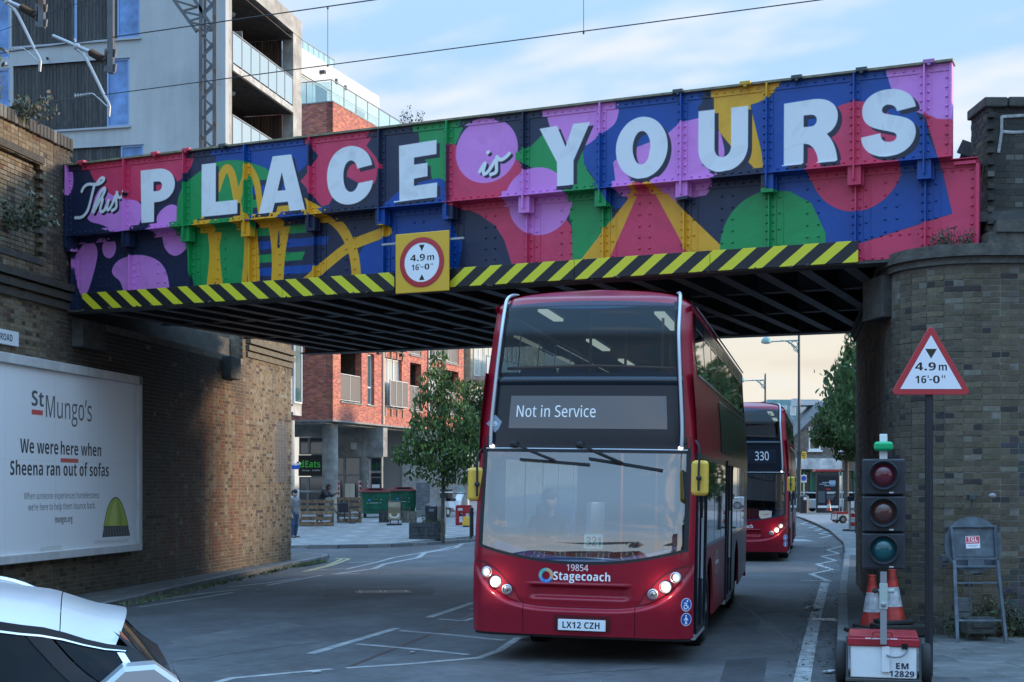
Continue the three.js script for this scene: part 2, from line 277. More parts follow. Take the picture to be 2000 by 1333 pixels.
{
  reseed(11);
  const edge = [[1634, 1420], [1634, 1333], [1636, 1230], [1640, 1160], [1650, 1085], [1646, 1060], [1618, 1035], [1590, 1021], [1570, 1013], [1540, 1003]].map((p) => xz(GR(p[0], p[1], 0)));
  const pv = slab('pavement_right', [...edge, [90, -104], [90, -10.3]], -0.05, PAV - 0.006, mat('pavement_asphalt', [0.115, 0.115, 0.115], 0.9, { grain: grimeT, size: 1.3, bump: 0.006 }));
  kerb(pv, edge.slice(0, 6), PAV, 0.15, 0.915, 1); kerb(pv, edge.slice(5), PAV, 0.3, 2.4, 1);
  const tones = [0, 1, 2, 3].map((i) => mat('flagstone_' + i, [[0.19, 0.195, 0.195], [0.165, 0.17, 0.17], [0.21, 0.21, 0.205], [0.18, 0.18, 0.175]][i], 0.82, { grain: grimeT, size: 1.1 + i * 0.23, bump: 0.003 }));
  const sg = metricUV(noIndex(new RoundedBoxGeometry(0.886, 0.06, 0.588, 1, 0.012)));
  for (let r = 0; r < 7; r++) for (let c = 0; c < 5; c++) {
    const x = 3.98 + c * 0.9 + (r % 2) * 0.45 - r * 0.035, z = -13.25 - r * 0.6;
    if (x < 3.72 + (-13.3 - z) * 0.235 + 0.45 || x > 8) continue;
    const s = put('paving_stone', sg, tones[Math.floor(rnd(0, 4))], pv); s.position.set(x, PAV - 0.03 + rnd(-0.004, 0.004), z); s.rotation.set(rnd(-0.006, 0.006), rnd(-0.006, 0.006), rnd(-0.006, 0.006));
  }
  // far-right plaza paving past the bend, pale slabs
  const fe = [[1655, 1085], [1649, 1060], [1621, 1035], [1593, 1021.5], [1573, 1013.5], [1550, 1006]].map((p) => xz(GR(p[0], p[1], PAV)));
  slab('pavement_far', [...fe, [60, -92], [30, -40]], PAV - 0.05, PAV + 0.004, mat('paving_pale', [0.26, 0.265, 0.27], 0.8, { grain: grimeT, size: 2.2 }));
}
{
  const k = [[40, 1230], [150, 1204], [228, 1187], [350, 1157], [450, 1134], [575, 1107], [625, 1097], [643, 1091.5], [630, 1088.5], [600, 1087.5]].map((p) => xz(GR(p[0], p[1], 0)));
  const pl = slab('pavement_left', [...k, [-9, -38.2], [-12, -20]], -0.05, 0.105, mat('pavement_left_asphalt', [0.135, 0.13, 0.122], 0.9, { grain: grimeT, size: 1.1, bump: 0.006 }));
  kerb(pl, k, 0.11, 0.16, 0.915, -1);
  const a = slab('plaza', [[-30, -44.2], [-7, -44.2], [-4.3, -45], [-1.4, -49.6], [2, -62], [10.5, -100], [-30, -100]], -0.05, 0.1, mat('plaza_slabs', [0.32, 0.32, 0.32], 0.85, { grain: grimeT, size: 2.4, bump: 0.003 }));
  const g = a.geometry, p = g.attributes.position; for (let i = 0; i < p.count; i++) if (p.getY(i) > 0) p.setY(i, plazaY(p.getZ(i))); g.computeVertexNormals();
  kerb(a, [[-6.5, -44.15], [-4.3, -44.9], [-1.4, -49.5], [2, -62]], 0.12, 0.2, 0.915, -1);
}
// gutter weeds, leaves and scraps
function scatter(name, label, category, n, place, geo, m, colors) {
  const im = new THREE.InstancedMesh(geo, m, n); im.name = numbered(name); const q = new THREE.Object3D(), c = new THREE.Color();
  for (let i = 0; i < n; i++) { place(q, i); q.updateMatrix(); im.setMatrixAt(i, q.matrix); im.setColorAt(i, c.setRGB(...colors[Math.floor(rnd(0, colors.length))])); }
  im.castShadow = im.receiveShadow = true; im.userData = { label, category, kind: 'stuff' }; scene.add(im); return im;
}
const leafGeo = (() => { const s = new THREE.Shape(); s.moveTo(0, -0.5); s.quadraticCurveTo(0.42, -0.1, 0, 0.5); s.quadraticCurveTo(-0.42, -0.1, 0, -0.5); const g = new THREE.ShapeGeometry(s, 3); const p = g.attributes.position; for (let i = 0; i < p.count; i++) p.setZ(i, Math.abs(p.getX(i)) * 0.5); g.computeVertexNormals(); return g; })();
const leafM = (key, rgb) => mat(key, rgb, 0.7, { transmission: 0.3, thickness: 0 });
{
  reseed(23);
  const drift = (q, pts, w, h) => { const k = rnd(0, pts.length - 1.001), i = Math.floor(k), a = pts[i], b = pts[i + 1], f = k - i; q.position.set(lerp(a.x, b.x, f) + rnd(-w, w * 0.15) , 0.012 + rnd(0, h), lerp(a.z, b.z, f)); q.rotation.set(rnd(-1.9, -1.2), rnd(-0.3, 0.3), rnd(0, 6.3)); q.scale.setScalar(rnd(0.02, 0.075)); };
  const gr = [[1630, 1333], [1634, 1230], [1637, 1160], [1646, 1090], [1640, 1060]].map((p) => GR(p[0], p[1]));
  const lit = mat('dry_leaf', [1, 1, 1], 0.9);
  scatter('leaf_litter', 'brown dead leaves and grit lying along the right gutter', 'leaf litter', 900, (q) => drift(q, gr, 0.55, 0.012), leafGeo, lit, [[0.05, 0.04, 0.03], [0.09, 0.06, 0.035], [0.035, 0.035, 0.03], [0.13, 0.09, 0.05], [0.06, 0.06, 0.05]]);
  const gl = [[228, 1187], [350, 1158], [450, 1135], [575, 1108], [620, 1099]].map((p) => GR(p[0], p[1]));
  scatter('gutter_weeds', 'low green weeds growing in the left gutter below the kerb', 'weeds', 1500, (q) => { const far = rnd(); drift(q, far < 0.55 ? gl.slice(3) : gl, -0.22, 0.05); q.position.x += 0.05; q.rotation.x = rnd(-1.6, 0.1); q.scale.setScalar(rnd(0.03, 0.09)); }, leafGeo, mat('weed_leaf', [1, 1, 1], 0.8), [[0.05, 0.09, 0.02], [0.09, 0.15, 0.03], [0.04, 0.06, 0.02], [0.10, 0.10, 0.05], [0.06, 0.05, 0.03]]);
  const paper = mat('waste_paper', [0.62, 0.60, 0.57], 0.8, { grain: grimeT, size: 0.2 });
  const scraps = [[1622, 1316, 0.16, 'crumpled pale paper cup lid lying in the gutter beside the white signal box'], [505, 1154, 0.10, 'small white scrap of paper on the road near the left kerb'], [806, 1277, 0.09, 'torn white scrap lying on the road below the box marking'], [618, 1316, 0.10, 'white paper flake on the road beside the long lane line'], [1592, 1192, 0.34, 'flattened strip of pale rubbish across the right edge line']];
  for (const [px, py, s, label] of scraps) {
    const p = GR(px, py), g = new THREE.PlaneGeometry(s, s * 0.55, 5, 4), a = g.attributes.position; g.rotateX(-Math.PI / 2); for (let i = 0; i < a.count; i++) a.setY(i, 0.012 + 0.10 * s * (1 + fbm(a.getX(i) * 22, a.getZ(i) * 22, px, 2) * 2)); g.computeVertexNormals();
    const o = tag(put('litter', g, paper), label, 'litter'); o.position.copy(p); o.rotation.y = rnd(0, 3);
  }
}
// ------------------------------------------------------------------ brick skins
const TONES = {};                                        // brick tones are shared between walls
function toneMat(c) {
  const k = c.map((v) => Math.round(v * 60)).join('_'); if (TONES[k]) return TONES[k];
  const m = mat('brick_' + k, c.map((v) => Math.max(1, Math.round(v * 60)) / 60), 0.88, { bump: 0.004, bumpSize: 0.25, grain: grimeT, size: 0.5 }); return TONES[k] = m;
}
const brickInst = mat('brick_tinted', [1, 1, 1], 0.88, { bump: 0.004, bumpSize: 0.25, grain: grimeT, size: 0.5 });
const inFrame = (v) => v.z < -1 && Math.abs(v.x) < -v.z * 0.375 && (v.y - EYE) > v.z * 0.146 && (v.y - EYE) < -v.z * 0.357;
// path: [x, z] points, the outside on the right hand when `side` is -1; wanted(s, y) says where bricks stand; tone(s, y) gives a linear colour
function brickSkin(parent, path, side, y0, y1, wanted, tone, singles = 300) {
  const seg = [0]; for (let i = 1; i < path.length; i++) seg.push(seg[i - 1] + Math.hypot(path[i][0] - path[i - 1][0], path[i][1] - path[i - 1][1]));
  const total = seg[seg.length - 1];
  const on = (s) => { let i = 1; while (i < path.length - 1 && seg[i] < s) i++; const f = (s - seg[i - 1]) / (seg[i] - seg[i - 1]), a = path[i - 1], b = path[i]; const dx = b[0] - a[0], dz = b[1] - a[1], l = Math.hypot(dx, dz); return { x: a[0] + dx * f, z: a[1] + dz * f, tx: dx / l, tz: dz / l }; };
  const list = []; let row = 0;
  for (let y = y0; y < y1 - 0.03; y += 0.0755, row++) {
    let s = (row % 2) * 0.056 - rnd(0, 0.01);
    const header = row % 2;
    while (s < total) {
      const len = header ? 0.105 : 0.218, m = s + len / 2; s += len + 0.0095;
      if (m > total - 0.02 || m < 0.02 || !wanted(m, y + 0.033)) continue;
      const p = on(m), pr = rnd(-0.0015, 0.0035) + (rnd() < 0.02 ? -0.012 : 0);
      const nx = side * p.tz, nz = -side * p.tx;
      list.push({ x: p.x + nx * (pr - 0.04), y: y + 0.033, z: p.z + nz * (pr - 0.04), ry: Math.atan2(-p.tz, p.tx) + rnd(-0.006, 0.006), rz: rnd(-0.008, 0.008), len: len + rnd(-0.004, 0.003), h: 0.0655 + rnd(-0.003, 0.0025), c: tone(m, y + 0.033) });
    }
  }
  const w = new THREE.Vector3(); parent.updateMatrixWorld(true);
  for (const b of list) { w.set(b.x, b.y, b.z); b.k = (inFrame(w) ? 0 : 1e6) + w.distanceTo(camera.position) - (b.len > 0.15 ? 1.2 : 0); }
  const order = [...list].sort((a, b) => a.k - b.k), own = new Set(order.slice(0, singles));
  const unit = metricUV(noIndex(new THREE.BoxGeometry(1, 1, 0.08))), stretch = metricUV(noIndex(new RoundedBoxGeometry(0.218, 0.0655, 0.08, 1, 0.006))), head = metricUV(noIndex(new RoundedBoxGeometry(0.105, 0.0655, 0.08, 1, 0.006)));
  for (const b of own) { const o = put('brick', b.len > 0.15 ? stretch : head, toneMat(b.c), parent); o.position.set(b.x, b.y, b.z); o.rotation.set(0, b.ry, b.rz); }
  const rest = list.filter((b) => !own.has(b)), im = new THREE.InstancedMesh(unit, brickInst, rest.length), q = new THREE.Object3D(), c = new THREE.Color();
  rest.forEach((b, i) => { q.position.set(b.x, b.y, b.z); q.rotation.set(0, b.ry, b.rz); q.scale.set(b.len, b.h, 1); q.updateMatrix(); im.setMatrixAt(i, q.matrix); im.setColorAt(i, c.setRGB(...b.c)); });
  im.name = 'brickwork'; im.userData.kind = 'stuff'; im.castShadow = im.receiveShadow = true; parent.add(im);
}
const mix3 = (a, b, t) => [lerp(a[0], b[0], t), lerp(a[1], b[1], t), lerp(a[2], b[2], t)];
const mortar = mat('old_mortar', [0.28, 0.24, 0.185], 0.95, { grain: grimeT, size: 0.8, bump: 0.004 });
const stoneM = mat('weathered_stone', [0.21, 0.205, 0.185], 0.9, { grain: grimeT, size: 0.9, bump: 0.006 });
const darkStone = mat('sooty_stone', [0.10, 0.095, 0.085], 0.9, { grain: grimeT, size: 0.9, bump: 0.006 });

// ------------------------------------------------------------------ left abutment
const LU = V(0.17, 0, -1).normalize(), L0 = V(-7.64, 0, -23.9), LN = V(1, 0, 0.17).normalize();   // runs away from us; LN points at the road
const onL = (s, y, out = 0) => L0.clone().addScaledVector(LU, s).addScaledVector(LN, out).setY(y);
const L_END = 11.75, FAR_S = 8.3;
{
  reseed(31);
  const t = thing('brick_abutment', 'brown brick railway abutment with billboard and rust red streaks on the left', 'abutment');
  const core = (name, s0, s1, y0, y1, out, thick, m) => { const g = new THREE.BoxGeometry(s1 - s0, y1 - y0, thick); const o = put(name, metricUV(noIndex(g)), m, t); o.position.copy(onL((s0 + s1) / 2, (y0 + y1) / 2, out - thick / 2)); o.rotation.y = Math.atan2(-LU.z, LU.x); return o; };
  core('wall_core', -9, L_END, -0.1, 4.95, -0.004, 1.5, mortar);
  core('wall_core', -9, -0.02, 4.95, 5.72, -0.008, 1.1, mortar); core('wall_core', -9, -0.02, 7.38, 7.82, -0.008, 1.1, mortar); core('wall_core', -0.93, -0.02, 5.72, 7.38, -0.008, 1.1, mortar); core('wall_core', -9, -0.93, 5.72, 7.38, -0.3, 0.8, mortar);
  core('ballast_wall', -0.02, FAR_S, 4.95, 5.42, -0.30, 1.2, darkStone); core('wall_core', -9, L_END, -0.1, 6.3, -1.45, 6, mortar);
  core('wall_core', FAR_S, L_END, 4.95, 6.9, -0.004, 1.5, mortar);
  // the end face of the far pier, squared off toward the side road
  const tone = (s, y) => {
    let c = mix3([0.195, 0.145, 0.088], [0.31, 0.24, 0.15], rnd());
    if (rnd() < 0.12) c = [0.085, 0.065, 0.05]; if (rnd() < 0.10) c = [0.30, 0.27, 0.20]; if (rnd() < 0.06) c = [0.16, 0.085, 0.055];
    const q = fbm(s * 0.9, y * 0.5, 4, 4);
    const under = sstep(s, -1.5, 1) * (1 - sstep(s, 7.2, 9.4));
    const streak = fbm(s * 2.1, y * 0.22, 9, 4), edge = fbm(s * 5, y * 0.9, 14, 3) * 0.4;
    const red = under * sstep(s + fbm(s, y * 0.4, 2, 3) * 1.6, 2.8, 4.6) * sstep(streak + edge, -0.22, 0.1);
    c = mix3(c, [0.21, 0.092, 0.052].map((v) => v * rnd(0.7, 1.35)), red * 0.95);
    const sootAndShade = clamp(under * (0.6 * sstep(y, 0.6, 3.8) + 0.3) * (1 - 0.95 * sstep(s + 1.6 * edge, 3.0, 7.0)) + under * sstep(y + q * 1.3, 3.9, 4.6) * 0.75 + (1 - under) * sstep(q, 0.05, 0.4) * 0.65, 0, 0.93);  // grime, plus painted bridge shade that lifts toward the sunlit far end
    c = mix3(c, [0.062, 0.052, 0.043], sootAndShade);
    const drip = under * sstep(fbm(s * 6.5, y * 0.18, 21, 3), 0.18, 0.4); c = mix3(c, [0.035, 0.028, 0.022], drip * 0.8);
    const lime = sstep(fbm(s * 3.1, y * 1.1, 33, 4), 0.24, 0.5); if (rnd() < 0.75) c = mix3(c, [0.34, 0.32, 0.28], lime * 0.6);
    if (s > L_END - 1.2 && s < L_END - 0.2 && y > 2.1 && y < 3.6) c = mix3(c, [0.17, 0.165, 0.165], 0.85);      // a grey painted-over patch
    const damp = sstep(0.9 - y + q * 0.5, 0, 0.7); c = mix3(c, [0.075, 0.07, 0.05], damp * 0.55);
    return c;
  };
  const P9 = onL(-9, 0), PE = onL(L_END, 0);
  const recess = (s, y) => s < -0.95 && s > -8 && y > 5.75 && y < 7.35;
  brickSkin(t, [[P9.x, P9.z], [PE.x, PE.z]], -1, 0.0, 7.75, (s0, y) => { const s = s0 - 9; if (s > 0 && s < FAR_S && y > 4.86) return false; if (s >= FAR_S && y > 6.85) return false; if (recess(s, y)) return false; return true; }, (s0, y) => tone(s0 - 9, y), 300);
  // parapet panel set back behind a bevelled surround
  { const a = onL(-8, 0, -0.11), b = onL(-0.95, 0, -0.11); brickSkin(t, [[a.x, a.z], [b.x, b.z]], -1, 5.75, 7.35, () => true, (s0, y) => { const c = tone(s0 - 8, y); return rnd() < 0.35 ? mix3(c, [0.30, 0.26, 0.2], 0.6) : c; }, 0); t.children[t.children.length - 1].name = 'panel_brickwork'; }
  core('panel_core', -8.1, -0.9, 5.7, 7.4, -0.16, 0.1, mortar);
  // corbelled string courses
  const band = (s0, s1, y0, y1, out, m, name = 'string_course') => core(name, s0, s1, y0, y1, out, out + 0.2, m);
  const bandM = mat('corbel_brick', [0.085, 0.075, 0.06], 0.92, { grain: grimeT, size: 0.5, bump: 0.008 });
  for (let k = 0; k < 3; k++) { band(-9, 0.06, 5.02 + k * 0.16, 5.14 + k * 0.16, 0.05 + k * 0.035, bandM); band(FAR_S + 0.2, L_END + 0.05, 5.02 + k * 0.16, 5.14 + k * 0.16, 0.05 + k * 0.035, mat('corbel_stock', [0.20, 0.17, 0.12], 0.9, { grain: grimeT, size: 0.5, bump: 0.008 })); }
  band(-8, -0.95, 5.66, 5.76, 0.02, darkStone, 'panel_sill'); band(-8, -0.95, 7.34, 7.46, 0.035, bandM, 'panel_head');
  // brick-on-edge coping, each coping brick its own
  const cg = metricUV(noIndex(new RoundedBoxGeometry(0.105, 0.21, 0.62, 1, 0.02)));
  for (let i = 0; i < 60; i++) { const o = put('coping_brick', cg, [stoneM, darkStone, bandM][Math.floor(rnd(0, 3))], t); o.position.copy(onL(-6.8 + i * 0.114, 7.88 + rnd(-0.008, 0.008), -0.24)); o.rotation.y = Math.atan2(-LU.z, LU.x); o.rotation.z = rnd(-0.02, 0.02); }
  // padstone under the far girder, and the pier face behind
  { const o = new MB().rbox(0.62, 0.5, 0.5, 0, 0, 0, 0.02).mesh('padstone', darkStone, t); o.position.copy(onL(7.35, 4.66, -0.05)); o.rotation.y = Math.atan2(-LU.z, LU.x); }
  { const o = new MB().rbox(0.9, 0.5, 0.5, 0, 0, 0, 0.02).mesh('padstone', darkStone, t); o.position.copy(onL(0.5, 4.66, -0.05)); o.rotation.y = Math.atan2(-LU.z, LU.x); }
}
// weeds on the left parapet
function plant(name, label, category, centre, spread, n, size, colors, group) {
  const t = thing(name, label, category, [centre.x, centre.y, centre.z], 0, group), q = new THREE.Object3D(), c = new THREE.Color();
  const st = new MB(), tips = [];
  for (let i = 0; i < Math.ceil(n / 22) + 3; i++) { const tip = V(rnd(-1, 1) * spread[0], rnd(0.25, 1) * spread[1], rnd(-1, 1) * spread[2]); const base = V(tip.x * rnd(0.3, 0.7), -0.03, tip.z * 0.5); tips.push([base, tip]); st.cyl(base, tip, 0.008, 0.003, 4); }
  st.mesh('stems', mat('plant_stem', [0.10, 0.08, 0.045], 0.85), t);
  const im = new THREE.InstancedMesh(leafGeo, mat('plant_leaf', [1, 1, 1], 0.7, { transmission: 0.3, thickness: 0 }), n);
  for (let i = 0; i < n; i++) { const [a, b] = tips[Math.floor(rnd(0, tips.length))]; q.position.lerpVectors(a, b, rnd(0.1, 1.08)).add(V(rnd(-1, 1), rnd(-1, 1), rnd(-1, 1)).multiplyScalar(size * 0.8)); q.rotation.set(rnd(-1.5, 1.5), rnd(0, 6.3), rnd(-1.5, 1.5)); q.scale.setScalar(size * rnd(0.6, 1.3)); q.updateMatrix(); im.setMatrixAt(i, q.matrix); im.setColorAt(i, c.setRGB(...colors[Math.floor(rnd(0, colors.length))])); }
  im.name = 'leaves'; im.userData.kind = 'stuff'; im.castShadow = im.receiveShadow = true; t.add(im); return t;
}
const GREENS = [[0.045, 0.075, 0.025], [0.065, 0.10, 0.035], [0.035, 0.055, 0.02], [0.09, 0.11, 0.05]];
const DRY = [[0.10, 0.085, 0.05], [0.13, 0.105, 0.065], [0.07, 0.08, 0.04], [0.11, 0.05, 0.05]];
reseed(47);
plant('ivy', 'grey green ivy tumbling over the left parapet wall edge', 'ivy', onL(-1.9, 6.15, 0.02), [0.9, 0.55, 0.1], 420, 0.11, [...GREENS, [0.13, 0.15, 0.11], [0.16, 0.18, 0.14]]);
plant('wall_weeds', 'dry weeds and grass growing along the top of the left parapet', 'weeds', onL(-1.75, 7.9, -0.15), [0.75, 0.42, 0.25], 480, 0.09, [...DRY, ...GREENS]);
plant('wall_weeds', 'leafy sprig rising at the left end of the parapet top', 'weeds', onL(-2.35, 8.1, -0.1), [0.2, 0.75, 0.15], 90, 0.11, GREENS);

// ------------------------------------------------------------------ right abutment
const RPATH = (() => { const p = [[6.62, -26.6], [5.02, -18.6]], cx = 5.89, cz = -18.15, r = 0.9; for (let i = 0; i <= 14; i++) { const a = rad(190 - i * 100 / 14); p.push([cx + r * Math.cos(a), cz + r * Math.sin(a)]); } p.push([16, -17.25]); return p; })();
{
  reseed(53);
  const t = thing('brick_abutment', 'dark brick railway abutment with rounded corner and white graffiti on the right', 'abutment');
  const sh = (ofs, y0, y1, m, name, path = RPATH) => {
    const o = path.map((p, i) => { const a = path[Math.max(0, i - 1)], b = path[Math.min(path.length - 1, i + 1)], dx = b[0] - a[0], dz = b[1] - a[1], l = Math.hypot(dx, dz); return [p[0] - dz / l * ofs, p[1] + dx / l * ofs]; });
    const pts = [...o, [16, -26.6]]; const s = new THREE.Shape(pts.map((p) => new THREE.Vector2(p[0], -p[1]))), g = new THREE.ExtrudeGeometry(s, { depth: y1 - y0, bevelEnabled: false }); g.rotateX(-Math.PI / 2); g.translate(0, y0, 0);
    return put(name, metricUV(noIndex(g)), m, t);
  };
  const rm = mat('dark_mortar', [0.235, 0.22, 0.19], 0.95, { grain: grimeT, size: 0.8, bump: 0.004 });
  sh(-0.0035, -0.05, 4.78, rm, 'wall_core');
  const tone = (s, y) => {
    let c = mix3([0.145, 0.118, 0.078], [0.215, 0.18, 0.125], rnd());
    if (rnd() < 0.10) c = [0.06, 0.055, 0.055]; if (rnd() < 0.07) c = [0.25, 0.24, 0.19];
    const x = s - 8.6;                                   // metres past the inner corner
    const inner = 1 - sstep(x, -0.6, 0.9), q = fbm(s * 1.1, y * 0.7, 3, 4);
    c = mix3(c, [0.07, 0.062, 0.055], clamp(inner * sstep(q, -0.3, 0.25), 0, 1) * 0.8);  // bridge shade painted into the brick colour of the inner wall
    if (x > 1.9 + q * 1.2 && y < 2.9 + q * 1.5) c = mix3(c, [0.075, 0.08, 0.09].map((v) => v * rnd(0.75, 1.35)), 0.88);   // blue engineering brick
    c = mix3(c, [0.075, 0.072, 0.06], sstep(q, 0.0, 0.4) * 0.7);
    const wash = sstep(fbm(s * 2.4, y * 1.4, 17, 4), 0.26, 0.5); if (rnd() < 0.7) c = mix3(c, [0.30, 0.295, 0.26], wash * 0.5);
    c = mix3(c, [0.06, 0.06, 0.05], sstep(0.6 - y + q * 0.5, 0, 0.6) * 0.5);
    return c;
  };
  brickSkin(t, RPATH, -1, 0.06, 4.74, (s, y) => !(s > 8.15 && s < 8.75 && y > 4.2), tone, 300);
  { const o = new MB().box(1.2, 6.8, 5.6, 0, 3.4, 0).box(1.4, 0.2, 5.7, 0, 6.9, 0).mesh('added_sun_wall', rm, t); o.position.set(8.45, 0, -29.4); o.rotation.y = -0.2; }   // added unseen wall, keeps the sun off the nearer left abutment
  // bearing stone, rounded stone cornice in two courses, sloping weathered steps up to the pier
  { const o = new MB().rbox(0.55, 0.56, 0.6, 0, 0, 0, 0.02).mesh('padstone', darkStone, t); o.position.set(5.08, 4.5, -18.5); o.rotation.y = 0.2; }
  const cn = mat('cornice_stone', [0.135, 0.128, 0.112], 0.92, { grain: grimeT, size: 0.6, bump: 0.008 }); sh(0.05, 4.78, 4.87, cn, 'cornice'); sh(0.10, 4.87, 4.965, cn, 'cornice'); sh(0.04, 4.965, 5.03, cn, 'cornice');
  const up = new MB(); up.span(6.0, 16, 5.03, 5.2, -18.6, -17.4); up.ext([[0, 0], [0.28, 0], [0.28, 0.16]], 9.9, M4(16, 5.2, -17.65, 0, -Math.PI / 2, 0)); up.mesh('coping', cn, t);
  // the pier above the cornice
  const core = new MB(); core.span(6.0835, 16, 5.2, 6.86, -18.3, -17.7035); core.mesh('pier_core', darkStone, t);
  brickSkin(t, [[6.08, -18.3], [6.08, -17.7], [16, -17.7]], -1, 5.2, 6.84, () => true, (s, y) => { const c = mix3([0.058, 0.055, 0.047], [0.11, 0.105, 0.088], rnd()); const q = fbm(s * 2, y * 1.3, 8, 4); return mix3(rnd() < 0.08 ? [0.2, 0.195, 0.17] : c, [0.028, 0.028, 0.028], clamp(sstep(y + q * 0.5, 6.2, 6.8) * 0.8 + sstep(q, 0.1, 0.4) * 0.4, 0, 0.9)); }, 0); t.children[t.children.length - 1].name = 'pier_brickwork';
  const cg = metricUV(noIndex(new RoundedBoxGeometry(0.3, 0.13, 0.7, 1, 0.02)));
  for (let i = 0; i < 6; i++) { const o = put('coping_stone', cg, darkStone, t); o.position.set(6.19 + i * 0.31, 6.92 + rnd(-0.012, 0.012), -18.0); }
  // painted graffiti letters on the pier
  const gf = mat('graffiti_paint', [0.55, 0.56, 0.57], 0.8, { grain: grimeT, size: 0.3, transparent: true, opacity: 0.82 });
  const g = new MB(); const st = (...p) => { const c = new THREE.CatmullRomCurve3(p.map((q) => V(q[0], q[1], -17.69)), false, 'catmullrom', 0.1); g.add(new THREE.TubeGeometry(c, 20, 0.022, 6), new THREE.Matrix4().makeScale(1, 1, 0.25).setPosition(0, 0, -17.69 * 0.75)); };
  st([6.27, 6.74], [6.27, 6.55], [6.25, 6.4], [6.23, 6.27]); st([6.27, 6.73], [6.45, 6.74], [6.62, 6.75]); st([6.27, 6.54], [6.42, 6.53], [6.62, 6.54]);
  g.mesh('graffiti', gf, t);
}
{
  // the viaduct goes on to the right, outside the picture: it keeps the low sun off the road
  const t = thing('viaduct_wall', 'long brick railway viaduct wall running off to the right beyond the picture edge', 'viaduct', [8.2, 0, -16.9], -0.4303);
  new MB().span(0, 80, 0, 6.9, -9.5, 0).mesh('wall', mortar, t); for (let i = 0; i < 20; i++) new MB().rbox(0.9, 6.6, 0.3, 2 + i * 4, 3.3, 0.1, 0.03).mesh('buttress', stoneM, t);
  new MB().rbox(80, 0.18, 0.5, 40, 6.99, -0.1, 0.03).mesh('coping', stoneM, t); new MB().rbox(80, 0.9, 0.4, 40, 7.3, -9.3, 0.03).mesh('far_parapet', mortar, t);
}
reseed(59);
plant('wall_bush', 'dry reddish bush growing on the ledge where girder meets right abutment', 'bush', V(5.62, 4.98, -17.62), [0.30, 0.36, 0.22], 620, 0.05, [...DRY, ...GREENS]);
plant('wall_weeds', 'thin weed sprouting beside the left edge of the right brick pier', 'weeds', V(6.02, 5.95, -17.8), [0.08, 0.55, 0.08], 40, 0.06, GREENS);
plant('ground_weeds', 'green weeds at the foot of the right wall behind the sign pole', 'weeds', V(5.62, PAV, -17.02), [0.30, 0.45, 0.16], 260, 0.075, GREENS);
plant('ground_weeds', 'yellowing weeds growing behind the leaning steel sign frame', 'weeds', V(6.05, PAV, -17.1), [0.2, 0.62, 0.09], 260, 0.08, [[0.10, 0.105, 0.04], [0.075, 0.085, 0.03], [0.13, 0.12, 0.06]]);
plant('ground_weeds', 'dark weeds at the wall foot right of the steel sign frame', 'weeds', V(6.42, PAV, -17.08), [0.2, 0.4, 0.12], 220, 0.08, GREENS);
